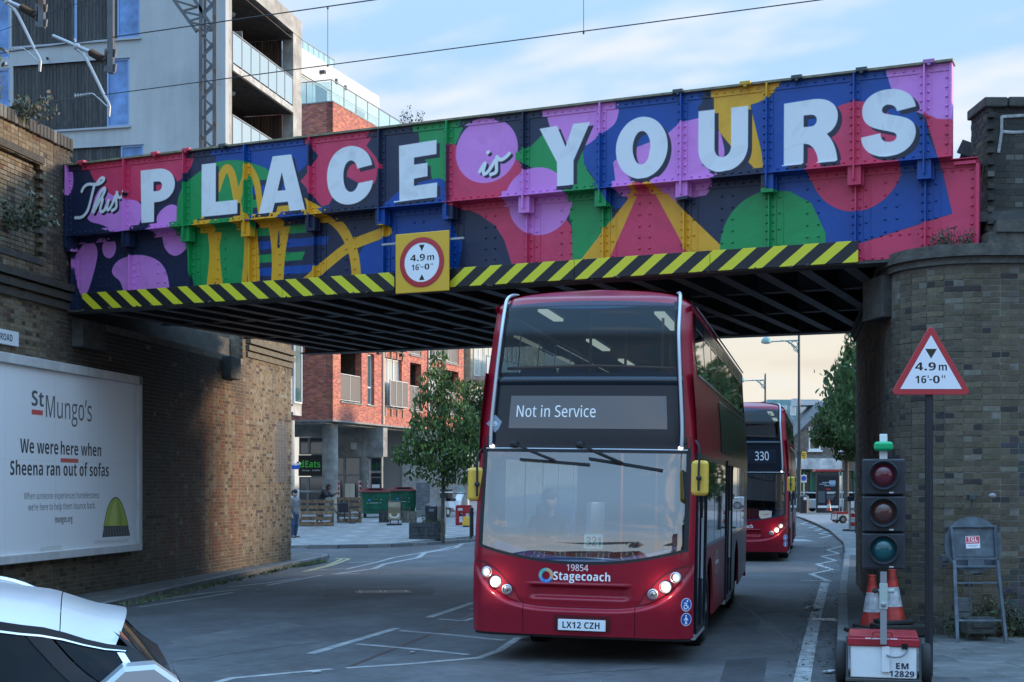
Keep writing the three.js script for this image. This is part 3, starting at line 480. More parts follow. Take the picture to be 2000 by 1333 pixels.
// ------------------------------------------------------------------ railway bridge
const BR = { len: 14.6, lo: 4.95, top: 7.47, ledge: 6.25, ends: 14.92 };
const bridge = thing('railway_bridge', 'riveted steel railway bridge painted with a colourful mural across the road', 'bridge', [-7.64, 0.035, -23.9], -0.4303); bridge.rotation.order = 'YXZ'; bridge.rotation.z = -0.0052; bridge.updateMatrixWorld(true);   // it falls a little to the right
const UVW = 15.0, UVH = 2.6;                             // metres that the painting covers along and up
const INK = { navy: '#1e2a48', blue: '#00489c', green: '#149650', red: '#d83a62', pink: '#dc8ada', yell: '#ecae24', white: '#e9edee' };
const MURAL = canvasTex(2048, 356, (x, W, H) => {
  const X = (t) => t / UVW * W, Y = (y) => H - (y - 4.92) / UVH * H, S = W / UVW;
  x.fillStyle = INK.navy; x.fillRect(0, 0, W, H);
  const poly = (a, c, round = true) => {
    x.fillStyle = c; x.beginPath(); const n = a.length / 2, P = (i) => [X(a[2 * ((i + n) % n)]), Y(a[2 * ((i + n) % n) + 1])];
    if (!round) { for (let i = 0; i < n; i++) x.lineTo(...P(i)); } else for (let i = 0; i < n; i++) { const p = P(i), q = P(i + 1), m = [(p[0] + q[0]) / 2, (p[1] + q[1]) / 2]; if (!i) { const o = P(-1); x.moveTo((o[0] + p[0]) / 2, (o[1] + p[1]) / 2); } x.quadraticCurveTo(p[0], p[1], m[0], m[1]); }
    x.closePath(); x.fill();
  };
  const disc = (t, y, rx, ry, c) => { x.fillStyle = c; x.beginPath(); x.ellipse(X(t), Y(y), rx * S, ry * S, 0, 0, 7); x.fill(); };
  const line = (p, w, c, dx = 0, dy = 0) => { x.strokeStyle = c; x.lineWidth = w * S; x.lineJoin = 'round'; x.lineCap = 'round'; x.beginPath(); const q = p.map((v) => [X(v[0]) + dx, Y(v[1]) + dy]); x.moveTo(...q[0]); for (let i = 1; i < q.length - 1; i++) x.quadraticCurveTo(q[i][0], q[i][1], (q[i][0] + q[i + 1][0]) / 2, (q[i][1] + q[i + 1][1]) / 2); x.lineTo(...q[q.length - 1]); x.stroke(); };
  poly([0.49, 7.6, 0.52, 7.35, 0.6, 7.2, 0.72, 7.06, 0.9, 6.94, 1.1, 6.84, 1.4, 6.74, 1.7, 6.72, 1.9, 6.8, 2.38, 6.98, 2.62, 7.12, 2.73, 7.36, 2.68, 7.6], INK.red);
  poly([-0.1, 7.5, 0.11, 7.48, 0.18, 7.3, 0.17, 7.1, 0.1, 6.93, -0.1, 6.9], INK.pink);
  poly([0.77, 7.06, 0.88, 6.96, 1.1, 6.84, 1.26, 6.79, 1.53, 6.76, 1.66, 6.66, 1.66, 6.46, 1.56, 6.29, 1.39, 6.23, 1.15, 6.26, 0.95, 6.33, 0.77, 6.41, 0.52, 6.46, 0.44, 6.61, 0.6, 6.8], INK.pink);
  poly([1.92, 6.34, 2.0, 6.53, 2.23, 6.64, 2.4, 6.59, 2.48, 6.45, 2.5, 6.22, 2.52, 5.98, 2.34, 5.82, 2.17, 5.79, 2.0, 5.92, 1.95, 6.1], INK.pink);
  poly([0.05, 5.86, 0.19, 6.1, 0.45, 6.19, 0.58, 6.04, 0.55, 5.81, 0.46, 5.54, 0.35, 5.27, 0.19, 5.2, 0.1, 5.62], INK.pink);
  disc(0.82, 6.03, 0.15, 0.18, INK.pink);
  poly([0.86, 5.64, 0.98, 5.8, 1.21, 5.86, 1.53, 5.88, 1.9, 5.75, 2.08, 5.5, 2.14, 4.9, 1.21, 4.9, 1.1, 5.43, 0.93, 5.53], INK.pink);
  poly([3.16, 7.25, 3.16, 7.6, 4.95, 7.6, 4.97, 7.09, 4.74, 6.93, 4.45, 6.82, 4.11, 6.9, 4.05, 6, 3.6, 6], INK.blue, false);
  poly([2.72, 4.9, 2.54, 5.55, 2.42, 5.99, 2.36, 6.33, 2.38, 6.71, 2.5, 6.92, 2.75, 7.08, 3.11, 7.25, 3.56, 7.25, 3.95, 7.13, 4.3, 6.98, 4.3, 4.9], INK.green);
  poly([3.9, 7.0, 4.5, 6.86, 4.95, 6.9, 5.08, 6.2, 5.3, 5.6, 5.05, 4.9, 3.84, 4.9], INK.navy, false);
  for (let k = 0; k < 9; k++) { const y = 7.0 - k * 0.215; x.fillStyle = k % 2 ? INK.blue : INK.green; const l = 3.87 + (k > 4 ? 0.02 : 0), r = k < 3 ? 4.55 - k * 0.02 : (k % 2 ? 5.32 - (k - 3) * 0.05 : 4.98 - (k - 3) * 0.07); x.beginPath(); x.moveTo(X(l), Y(y)); x.lineTo(X(r), Y(y)); x.lineTo(X(r - 0.06), Y(y - 0.13)); x.lineTo(X(l), Y(y - 0.13)); x.fill(); }
  poly([4.95, 7.6, 6.18, 7.6, 6.18, 7.49, 5.98, 7.23, 6.3, 6.87, 6.21, 6.82, 6.11, 6.6, 5.84, 6.67, 5.6, 6.8, 5.31, 6.38, 5.18, 6.36, 4.78, 6.79, 4.95, 6.95, 5.11, 7.16, 5, 7.28], INK.red, false);
  poly([6.86, 7.6, 7.77, 7.6, 7.52, 7.1, 7.4, 7.09, 7.4, 6.55, 7.13, 6.58, 7.08, 6.81, 6.98, 6.94, 7.21, 6.95, 7.17, 7.13, 6.91, 7.14], INK.green, false);
  poly([6.2, 6.2, 6.46, 6.44, 6.68, 6.54, 7.05, 6.62, 7.41, 6.62, 7.41, 5.78, 7.58, 5.7, 7.5, 5.3, 7.39, 4.9, 5.71, 4.9, 5.66, 5.5, 5.96, 5.85, 6.19, 5.95], INK.blue);
  poly([7.41, 7.12, 8.49, 6.83, 8.69, 6.58, 9.32, 5.78, 9.4, 4.9, 8.41, 4.9, 8.37, 5.3, 8.25, 5.65, 8.1, 5.87, 7.85, 6.05, 7.6, 6.17, 7.41, 6.2], INK.red, false);
  disc(8.03, 6.96, 0.51, 0.48, INK.pink);
  poly([8.5, 6.88, 8.74, 6.95, 8.95, 7.12, 9.58, 6.8, 9.62, 6.53, 9.78, 6.32, 9.95, 6.18, 9.95, 5.3, 9.46, 4.9, 9.34, 5.19, 9.33, 5.78, 9.14, 6.5, 8.74, 6.65, 8.5, 6.79], INK.green, false);
  disc(8.83, 6.16, 0.505, 0.48, INK.pink);
  poly([9.56, 6.78, 9.62, 6.91, 9.82, 7, 10.07, 7.18, 10.09, 7.6, 11.5, 7.6, 11.26, 7.23, 11.31, 7.08, 11, 7.06, 10.85, 6.9, 10.13, 6.7, 10.04, 6.6, 10.07, 6.22, 10.25, 5.98, 9.97, 5.98, 9.74, 6.39, 9.58, 6.61], INK.blue, false);
  poly([8.96, 7.65, 10.12, 7.65, 10.1, 7.18, 9.93, 7.06, 9.82, 7.01, 9.62, 6.87, 9.42, 6.86, 9.2, 6.98, 9.02, 7.2], INK.pink);
  poly([10.02, 6.6, 10.17, 6.73, 10.78, 6.89, 11, 7.06, 11.3, 7.1, 11.33, 6.44, 11.56, 6.3, 11.44, 6.2, 11.34, 6.06, 10.96, 6.02, 10.85, 5.98, 10.32, 5.98, 10.07, 6.22], INK.pink, false);
  poly([11.54, 6.95, 11.61, 6.8, 11.66, 6.52, 11.54, 6.5], INK.pink);
  poly([11.48, 7.6, 12.65, 7.6, 12.24, 7.22, 12.01, 7.2, 12.06, 6.96, 12.16, 6.57, 12.2, 6.33, 12.06, 6.33, 11.95, 6.45, 11.74, 6.65, 11.57, 6.87, 11.49, 7.2], INK.yell, false);
  poly([10.39, 6.33, 9.18, 4.95, 11.95, 4.95, 10.62, 6.28, 10.49, 6.33], INK.yell, false);
  poly([10.41, 6.31, 10.5, 6.31, 11.25, 4.95, 9.76, 4.95], INK.red, false);
  disc(12.27, 5.33, 0.73, 0.73, INK.green);
  poly([12, 7.19, 12.25, 7.26, 12.6, 7.6, 13.79, 7.6, 14.26, 6.72, 14.46, 6.24, 14.62, 5.55, 13.54, 5.28, 13.4, 4.9, 12.96, 4.9, 13.0, 5.4, 12.8, 5.83, 12.5, 6.02, 12.24, 6.04, 12.2, 6.25, 12.16, 6.53], INK.blue, false);
  disc(13.39, 6.38, 0.63, 0.71, INK.red);
  poly([13.95, 6.75, 14.3, 6.75, 14.4, 6.2, 13.98, 6.1], INK.blue, false);
  poly([13.77, 7.7, 15, 7.7, 15, 6.72, 14.64, 6.7, 14.45, 6.73, 14.24, 6.83, 13.99, 7, 13.84, 7.22], INK.pink);
  poly([14.28, 6.84, 14.45, 6.75, 14.64, 6.72, 15, 6.8, 15, 4.9, 13.38, 4.9, 13.42, 5.24, 14.62, 5.55, 14.46, 6.24], INK.red, false);
  const K = INK.yell;                                    // the yellow loops
  poly([2.83, 6.45, 3.2, 6.45, 3.14, 6.02, 3.1, 5.85, 3.24, 4.9, 2.8, 4.9, 2.93, 5.78, 2.88, 6.08], K); poly([3.58, 6.4, 3.8, 6.4, 3.88, 5.96, 3.93, 4.9, 3.5, 4.9, 3.61, 5.73], K); poly([4.0, 6.4, 4.56, 6.4, 4.37, 5.68, 4.36, 4.9, 4.1, 4.9, 4.16, 5.78], K);
  poly([4.21, 6.25, 4.34, 6.5, 4.6, 6.5, 4.6, 6.36, 4.43, 6.25, 4.31, 6.1], K);
  line([[3.18, 6.8], [3.3, 7.14], [3.46, 7.1], [3.56, 6.65], [3.66, 6.2]], 0.14, K); line([[3.8, 7.1], [3.69, 6.87], [3.55, 6.5]], 0.12, K); line([[3.8, 7.1], [3.94, 6.93], [4.0, 6.61], [4.06, 6.2]], 0.12, K);
  line([[4.84, 6.44], [5.08, 6.3], [5.4, 6.1], [5.6, 5.8], [5.7, 5.5], [5.73, 4.95]], 0.17, K); line([[6.26, 5.92], [5.96, 5.85], [5.59, 5.75], [5.22, 5.52], [4.7, 5.16]], 0.17, K);
  x.fillStyle = INK.navy; for (const [t, y] of [[3.03, 5.35], [3.7, 5.5], [4.27, 6.1]]) { x.beginPath(); x.moveTo(X(t - 0.03), Y(y - 0.3)); x.quadraticCurveTo(X(t), Y(y + 0.25), X(t + 0.02), Y(y - 0.3)); x.fill(); }
  // block letters with a drop shadow down to the right
  const glyph = {
    P: (p) => { p.moveTo(0, 0); p.lineTo(0.5, 0); p.bezierCurveTo(1.17, 0, 1.17, 0.63, 0.5, 0.63); p.lineTo(0.4, 0.63); p.lineTo(0.4, 1); p.lineTo(0.03, 1); p.closePath(); p.moveTo(0.38, 0.24); p.lineTo(0.38, 0.42); p.lineTo(0.5, 0.42); p.bezierCurveTo(0.67, 0.42, 0.67, 0.24, 0.5, 0.24); p.closePath(); },
    L: (p) => { p.moveTo(0, 0); p.lineTo(0.4, 0); p.lineTo(0.4, 0.74); p.lineTo(1, 0.74); p.lineTo(1, 1); p.lineTo(0, 1); p.closePath(); },
    A: (p) => { p.moveTo(0.3, 0); p.lineTo(0.7, 0); p.lineTo(1, 1); p.lineTo(0.67, 1); p.lineTo(0.63, 0.83); p.lineTo(0.35, 0.83); p.lineTo(0.3, 1); p.lineTo(0, 1); p.closePath(); p.moveTo(0.5, 0.3); p.lineTo(0.41, 0.62); p.lineTo(0.58, 0.62); p.closePath(); },
    C: (p) => { p.moveTo(0.98, 0.36); p.bezierCurveTo(0.9, -0.12, 0, -0.18, 0, 0.5); p.bezierCurveTo(0, 1.18, 0.95, 1.12, 1, 0.62); p.lineTo(0.68, 0.65); p.bezierCurveTo(0.62, 0.86, 0.36, 0.84, 0.36, 0.5); p.bezierCurveTo(0.36, 0.18, 0.62, 0.18, 0.66, 0.4); p.closePath(); },
    E: (p) => { p.moveTo(0, 0.03); p.lineTo(0.98, 0); p.lineTo(0.98, 0.24); p.lineTo(0.4, 0.26); p.lineTo(0.4, 0.38); p.lineTo(0.75, 0.37); p.lineTo(0.75, 0.6); p.lineTo(0.4, 0.62); p.lineTo(0.4, 0.74); p.lineTo(1, 0.72); p.lineTo(1, 0.97); p.lineTo(0.02, 1); p.closePath(); },
    Y: (p) => { p.moveTo(0, 0.02); p.lineTo(0.35, 0); p.lineTo(0.52, 0.36); p.lineTo(0.67, 0); p.lineTo(1, 0); p.lineTo(0.68, 0.6); p.lineTo(0.68, 1); p.lineTo(0.36, 1); p.lineTo(0.35, 0.6); p.closePath(); },
    O: (p) => { p.ellipse(0.5, 0.5, 0.5, 0.5, 0, 0, 7); p.closePath(); p.moveTo(0.67, 0.5); p.ellipse(0.5, 0.5, 0.17, 0.27, 0, 0, 7, true); p.closePath(); },
    U: (p) => { p.moveTo(0, 0); p.lineTo(0.33, 0); p.lineTo(0.33, 0.64); p.bezierCurveTo(0.36, 0.82, 0.62, 0.82, 0.66, 0.64); p.lineTo(0.66, 0); p.lineTo(1, 0); p.lineTo(1, 0.62); p.bezierCurveTo(0.98, 1.14, 0.02, 1.14, 0, 0.62); p.closePath(); },
    R: (p) => { p.moveTo(0, 0.02); p.lineTo(0.55, 0); p.bezierCurveTo(1.13, 0, 1.08, 0.48, 0.8, 0.56); p.bezierCurveTo(0.95, 0.7, 0.98, 0.85, 1, 1); p.lineTo(0.64, 1); p.bezierCurveTo(0.64, 0.86, 0.55, 0.68, 0.37, 0.68); p.lineTo(0.37, 1); p.lineTo(0, 1); p.closePath(); p.moveTo(0.37, 0.24); p.lineTo(0.37, 0.42); p.lineTo(0.5, 0.42); p.bezierCurveTo(0.65, 0.42, 0.65, 0.24, 0.5, 0.24); p.closePath(); },
    S: (p) => { p.moveTo(1, 0.3); p.bezierCurveTo(0.95, -0.1, 0.02, -0.1, 0.02, 0.3); p.bezierCurveTo(0.02, 0.58, 0.4, 0.58, 0.62, 0.66); p.bezierCurveTo(0.7, 0.72, 0.62, 0.8, 0.5, 0.78); p.bezierCurveTo(0.4, 0.77, 0.36, 0.72, 0.36, 0.64); p.lineTo(0, 0.68); p.bezierCurveTo(0.02, 1.12, 1, 1.1, 1, 0.66); p.bezierCurveTo(1, 0.42, 0.64, 0.42, 0.42, 0.35); p.bezierCurveTo(0.34, 0.3, 0.42, 0.22, 0.5, 0.23); p.bezierCurveTo(0.6, 0.24, 0.64, 0.28, 0.66, 0.34); p.closePath(); },
  };
  const letter = (ch, t0, t1, yt, yb) => { for (const [dx, dy, c] of [[0.055, 0.055, '#1c2136'], [0, 0, INK.white]]) { x.save(); x.translate(X(t0 + dx), Y(yt - dy)); x.scale((t1 - t0) * S, (yt - yb) * S); x.beginPath(); glyph[ch](x); x.fillStyle = c; x.fill('evenodd'); x.restore(); } };
  for (const a of [['P', 1.62, 2.33, 7.24, 6.36], ['L', 2.87, 3.58, 7.23, 6.37], ['A', 3.99, 4.87, 7.23, 6.33], ['C', 5.27, 6.1, 7.25, 6.35], ['E', 6.55, 7.21, 7.2, 6.31], ['Y', 8.88, 9.67, 7.21, 6.33], ['O', 10.06, 10.83, 7.2, 6.33], ['U', 11.27, 11.97, 7.19, 6.33], ['R', 12.46, 13.18, 7.18, 6.32], ['S', 13.48, 14.18, 7.2, 6.32]]) letter(...a);
  // brush script words
  const script = (strokes, w) => { for (const [d, c] of [[0.035, '#141728'], [0, INK.white]]) for (const s of strokes) line(s, w, c, d * S, d * S); };
  script([[[0.36, 7.0], [0.4, 7.08], [0.52, 7.12], [0.66, 7.08], [0.8, 7.11], [0.86, 7.18], [0.78, 7.2], [0.7, 7.12]], [[0.64, 7.1], [0.56, 6.85], [0.5, 6.66], [0.38, 6.55], [0.22, 6.56]], [[0.6, 6.64], [0.72, 6.9], [0.86, 7.04], [0.87, 6.96], [0.74, 6.8], [0.62, 6.62]], [[0.64, 6.68], [0.76, 6.86], [0.83, 6.84], [0.75, 6.66], [0.8, 6.6], [0.9, 6.68], [0.96, 6.84], [0.9, 6.68], [0.93, 6.62], [1.02, 6.72], [1.12, 6.92], [1.1, 6.78], [1.12, 6.66], [1.02, 6.62]], [[1.12, 6.92], [1.15, 6.8], [1.26, 6.86], [1.3, 6.9]]], 0.055);
  reseed(15); for (let k = 0; k < 900; k++) { x.fillStyle = rnd() < 0.5 ? 'rgba(255,255,255,0.025)' : 'rgba(20,18,24,0.035)'; const a = rnd(0, W), b = rnd(0, H); x.beginPath(); x.ellipse(a, b, rnd(2, 26), rnd(2, 12), rnd(0, 3), 0, 7); x.fill(); }
  for (let k = 0; k < 150; k++) { x.fillStyle = rnd() < 0.4 ? 'rgba(120,70,40,0.10)' : 'rgba(30,28,30,0.07)'; const a = rnd(0, W), b = rnd() < 0.5 ? Y(6.25) : rnd(0, H); x.fillRect(a, b, rnd(0.8, 2.4), rnd(8, 46)); }   // rusty drips and scuffs
  script([[[7.92, 6.66], [8.03, 6.83], [7.97, 6.66], [7.99, 6.6], [8.08, 6.66], [8.2, 6.85], [8.19, 6.72], [8.2, 6.62], [8.1, 6.6]], [[8.2, 6.85], [8.25, 6.78], [8.36, 6.84], [8.4, 6.88]], [[8.05, 6.93], [8.06, 6.935]]], 0.055);
});
const muralC = MURAL.userData.c.getContext('2d').getImageData(0, 0, 2048, 356).data;
const s2l = (v) => { v /= 255; return v <= 0.04045 ? v / 12.92 : ((v + 0.055) / 1.055) ** 2.4; };
const muralAt = (t, y) => { const i = (clamp(Math.round((1 - (y - 4.92) / UVH) * 355), 0, 355) * 2048 + clamp(Math.round(t / UVW * 2047), 0, 2047)) * 4; return [s2l(muralC[i]), s2l(muralC[i + 1]), s2l(muralC[i + 2])]; };
const muralM = printMat('mural_paint', MURAL, 0.42, { bump: 0.0035, bumpSize: 0.9 }); muralM.color.setRGB(0.88, 0.88, 0.88); muralM.bumpMap.repeat.set(UVW / 0.7, UVH / 0.7); muralM.bumpScale = 0.002;
{
  // painted steel takes its colour from where it stands on the girder: uv = place along and up
  const painted = (mb, name, m = muralM) => { const g = mb.geo(), p = g.attributes.position, uv = g.attributes.uv; for (let i = 0; i < p.count; i++) uv.setXY(i, clamp(p.getX(i) / UVW, 0.001, 0.999), clamp((p.getY(i) - 4.92) / UVH, 0.002, 0.998)); return put(name, g, m, bridge); };
  const sooty = mat('sooty_steel', [0.045, 0.047, 0.052], 0.6, { grain: steelT, size: 1.6, bump: 0.004 });
  const crust = mat('crusted_steel', [0.13, 0.125, 0.115], 0.85, { grain: grimeT, size: 0.5, bump: 0.012, bumpSize: 0.3 });
  const ST = [0.07, 1.32, 2.56, 3.76, 4.98, 6.24, 7.4, 8.65, 9.84, 11.04, 12.24, 13.4, 14.29];
  const UP = 0.16;                                       // how far the upper plates stand forward
  for (let i = 0; i < ST.length; i++) {                  // web plates between the stiffeners, upper and lower
    const a = ST[i] + 0.001, b = i + 1 < ST.length ? ST[i + 1] - 0.001 : 0;
    if (b) { painted(new MB().span(a, b, BR.ledge, BR.top - 0.02, UP - 0.02, UP), 'upper_plate'); painted(new MB().span(a, b, 5.0, BR.ledge, -0.02, 0), 'web_plate'); }
  }
  painted(new MB().span(-0.15, 0.069, BR.ledge, BR.top - 0.02, UP - 0.02, UP), 'upper_plate'); painted(new MB().span(14.291, 14.6, BR.ledge, BR.top - 0.02, UP - 0.02, UP), 'upper_plate');
  painted(new MB().span(14.291, 14.93, 5.0, 6.16, -0.02, 0), 'web_plate'); painted(new MB().span(-0.15, 0.069, 5.0, BR.ledge, -0.02, 0), 'web_plate');
  painted(new MB().span(-0.15, 14.6, BR.ledge - 0.012, BR.ledge, -0.02, UP + 0.075).span(-0.15, 14.6, BR.ledge, BR.ledge + 0.085, UP, UP + 0.012), 'ledge_angle');
  painted(new MB().span(-0.15, 14.93, BR.ledge - 0.115, BR.ledge - 0.02, 0, 0.014).span(-0.15, 14.93, BR.ledge - 0.024, BR.ledge - 0.013, 0, 0.09), 'shelf_angle');
  painted(new MB().span(-0.15, 14.6, BR.top - 0.115, BR.top - 0.02, UP, UP + 0.012), 'top_angle');
  new MB().span(-0.15, 14.64, BR.top - 0.018, BR.top + 0.012, UP - 0.2, UP + 0.07).mesh('top_flange', mat('flange_edge', [0.30, 0.27, 0.17], 0.6, { grain: grimeT, size: 0.7 }), bridge);
  painted(new MB().span(14.595, 14.625, BR.ledge, BR.top - 0.02, UP - 0.15, UP + 0.03), 'end_angle'); painted(new MB().span(14.91, 14.95, 5.0, 6.2, -0.12, 0.07), 'end_angle');
  painted(new MB().span(14.64, 14.95, 6.16, 6.2, -0.3, 0.07), 'end_cap');
  for (const s of ST) {
    if (s < 14.58) painted(new MB().span(s - 0.009, s + 0.009, BR.ledge - 0.2, BR.top - 0.02, UP, UP + 0.095).span(s - 0.075, s + 0.075, BR.ledge - 0.0, BR.top - 0.12, UP, UP + 0.014), 'upper_stiffener');
    painted(new MB().span(s - 0.085, s + 0.085, BR.ledge - 0.26, BR.ledge, 0.075, UP + 0.03).span(s - 0.11, s + 0.11, BR.ledge - 0.25, BR.ledge - 0.015, 0.06, 0.075), 'stiffener_foot');
    painted(new MB().span(s - 0.01, s + 0.01, 5.0, BR.ledge - 0.2, 0, 0.1).span(s - 0.085, s + 0.085, 5.0, BR.ledge - 0.1, 0, 0.016).span(s + 0.17, s + 0.185, 5.02, BR.ledge - 0.12, 0, 0.01), 'lower_stiffener');
  }
  // rivets: domed heads in rows, painted with whatever lies under them
  const R = []; const row = (x0, x1, y0, y1, z, d) => { const n = Math.max(1, Math.round(Math.hypot(x1 - x0, y1 - y0) / d)); for (let i = 0; i <= n; i++) R.push([lerp(x0, x1, i / n), lerp(y0, y1, i / n), z]); };
  for (let i = 0; i + 1 < ST.length; i++) {
    const a = ST[i] + 0.14, b = ST[i + 1] - 0.14, m = (a + b) / 2;
    row(a, b, BR.ledge + 0.045, BR.ledge + 0.045, UP + 0.012, 0.118); row(a, b, BR.top - 0.068, BR.top - 0.068, UP + 0.012, 0.118); row(a, b, BR.ledge - 0.07, BR.ledge - 0.07, 0.014, 0.118);
    for (const k of [-0.075, 0.075]) row(m + k, m + k, 5.38, 6.02, 0.002, 0.165);
  }
  for (const s of ST) { for (const k of [-0.048, 0.048]) { row(s + k, s + k, BR.ledge + 0.1, BR.top - 0.15, UP + 0.014, 0.112); row(s + k, s + k, 5.06, 5.94, 0.016, 0.112); } row(s + 0.125, s + 0.125, 5.3, 5.95, 0.002, 0.2); }
  row(14.56, 14.56, BR.ledge + 0.05, BR.top - 0.08, UP + 0.002, 0.118); row(14.86, 14.86, 5.05, 6.1, 0.002, 0.118); row(14.4, 14.84, 6.1, 6.1, 0.002, 0.118); row(13.6, 14.2, 5.33, 5.33, 0.002, 0.118); row(13.5, 14.2, 5.04, 5.04, 0.002, 0.118);
  const dome = new THREE.SphereGeometry(0.0185, 8, 3, 0, Math.PI * 2, 0, Math.PI / 2); dome.rotateX(Math.PI / 2);
  const im = new THREE.InstancedMesh(dome, mat('painted_rivet', [0.86, 0.86, 0.86], 0.45), R.length), q = new THREE.Matrix4(), c = new THREE.Color();
  R.forEach((r, i) => { im.setMatrixAt(i, q.makeTranslation(...r)); im.setColorAt(i, c.setRGB(...muralAt(r[0], r[1]))); });
  im.name = 'rivets'; im.userData.kind = 'stuff'; im.castShadow = im.receiveShadow = true; bridge.add(im);
  // lugs along the top edge
  for (const [s, k] of [[0.42, 'red'], [1.98, 'red'], [2.62, 'red'], [3.35, 'navy'], [11.0, 'navy'], [11.95, 'yell'], [12.65, 'navy'], [13.5, 'navy'], [14.35, 'pink']]) { const rgb = { red: [0.5, 0.04, 0.08], navy: [0.05, 0.06, 0.06], yell: [0.5, 0.3, 0.03], pink: [0.35, 0.16, 0.36] }[k]; const o = new MB().rbox(0.15, 0.055, 0.1, 0, 0, 0, 0.01).span(-0.02, 0.02, -0.05, -0.0275, -0.02, 0.05).mesh('lug', mat('lug_' + k, rgb, 0.5), bridge); o.position.set(s, BR.top + 0.005, UP + 0.06); }
  // bottom flange, cross girders, deck, far girder
  new MB().span(-0.3, 15, 4.955, 4.985, -0.2, 0.14).mesh('bottom_flange', crust, bridge);
  new MB().span(-0.3, 15.2, 4.985, 5.015, -0.14, 0.0).mesh('flange_angle', sooty, bridge);
  const dark = mat('underside_steel', [0.15, 0.15, 0.158], 0.55, { grain: steelT, size: 1.1, bump: 0.005 });
  for (let i = 0; i < 24; i++) { const s = 0.3 + i * 0.615; new MB().span(s - 0.006, s + 0.006, 5.02, 5.42, -8.0, -0.2).span(s - 0.09, s + 0.09, 5.0, 5.018, -8.0, -0.2).span(s - 0.07, s + 0.07, 5.402, 5.42, -8.0, -0.2).mesh('cross_girder', dark, bridge); }
  for (let i = 0; i < 12; i++) for (const z of [-2.3, -4.1, -6.0]) { const s = 0.6 + i * 1.23; void s; }
  for (const z of [-2.7, -5.3]) new MB().span(-0.2, 15, 5.05, 5.36, z - 0.01, z + 0.01).span(-0.2, 15, 5.03, 5.05, z - 0.08, z + 0.08).mesh('stringer', dark, bridge);
  new MB().span(-1.2, 16.2, 5.43, 5.55, -8.2, -0.06).mesh('deck', mat('deck_steel', [0.10, 0.10, 0.10], 0.8, { grain: grimeT, size: 0.9 }), bridge);
  new MB().span(-1.2, 16.2, 5.55, 5.85, -7.6, -0.7).mesh('ballast', mat('ballast', [0.18, 0.17, 0.16], 0.95, { grain: grimeT, size: 0.25, bump: 0.03, bumpSize: 0.2 }), bridge);
  const fg = new MB().span(-0.6, 15.5, 5.0, 7.0, -8.22, -8.2).span(-0.6, 15.5, 4.97, 5.0, -8.4, -8.02); for (let s = 0; s < 15; s += 1.22) fg.span(s - 0.01, s + 0.01, 5.0, 6.9, -8.2, -8.05); fg.mesh('far_girder', dark, bridge);
  // warning boards: black and yellow, slanting away from the height sign on either side
  const stripe = (dir) => canvasTex(512, 256, (x, W, H) => { x.fillStyle = '#191b1f'; x.fillRect(0, 0, W, H); x.fillStyle = '#d6cf2c'; for (let k = -3; k < 6; k++) { const o = k * 256; x.beginPath(); if (dir < 0) { x.moveTo(o, 0); x.lineTo(o + 118, 0); x.lineTo(o + 118 + 215, H); x.lineTo(o + 215, H); } else { x.moveTo(o + 215, 0); x.lineTo(o + 215 + 118, 0); x.lineTo(o + 118, H); x.lineTo(o, H); } x.fill(); } });
  for (const [a, b, dir, n] of [[0.38, 6.49, -1, 3], [7.43, 13.46, 1, 3]]) {
    const tx = stripe(dir); tx.wrapS = tx.wrapT = THREE.RepeatWrapping; const m = printMat('hazard_' + (dir < 0 ? 'a' : 'b'), tx, 0.5);
    for (let i = 0; i < n; i++) { const x0 = lerp(a, b, i / n), x1 = lerp(a, b, (i + 1) / n) - 0.008, g = new MB().rbox(x1 - x0, 0.285, 0.03, 0, 0, 0, 0.006).geo(), p = g.attributes.position, uv = g.attributes.uv; for (let k = 0; k < p.count; k++) uv.setXY(k, (p.getX(k) + (x0 + x1) / 2 - a) / 0.845 + 0.12, p.getY(k) / 0.285 + 0.5); const o = put('warning_board', g, m, bridge); o.position.set((x0 + x1) / 2, 5.115, 0.155); }
  }
  const fc = new MB(); for (let i = 0; i < 90; i++) { const s = rnd(0.4, 13.4); fc.add(new THREE.IcosahedronGeometry(rnd(0.008, 0.028), 0), M4(s, 4.972 + rnd(-0.01, 0.01), 0.15 + rnd(-0.02, 0.03))); } fc.mesh('rust_crust', crust, bridge); bridge.children[bridge.children.length - 1].userData.kind = 'stuff';
  // tilted handrail end beyond the right-hand girder end
  const steel = mat('grey_steel', [0.25, 0.26, 0.26], 0.55, { grain: steelT, size: 0.9, metalness: 0.3 });
  new MB().bar(V(14.6, 6.62, -0.9), V(15.4, 6.25, -0.9), 0.06, 0.18).bar(V(14.6, 6.5, -0.95), V(15.4, 6.13, -0.95), 0.03, 0.05).mesh('handrail', mat('rail_grey', [0.09, 0.1, 0.1], 0.6, { grain: steelT, size: 0.9 }), bridge);
  new MB().rbox(0.16, 1.5, 0.16, 15.12, 5.72, -0.25, 0.01).mesh('end_post', steel, bridge);
}
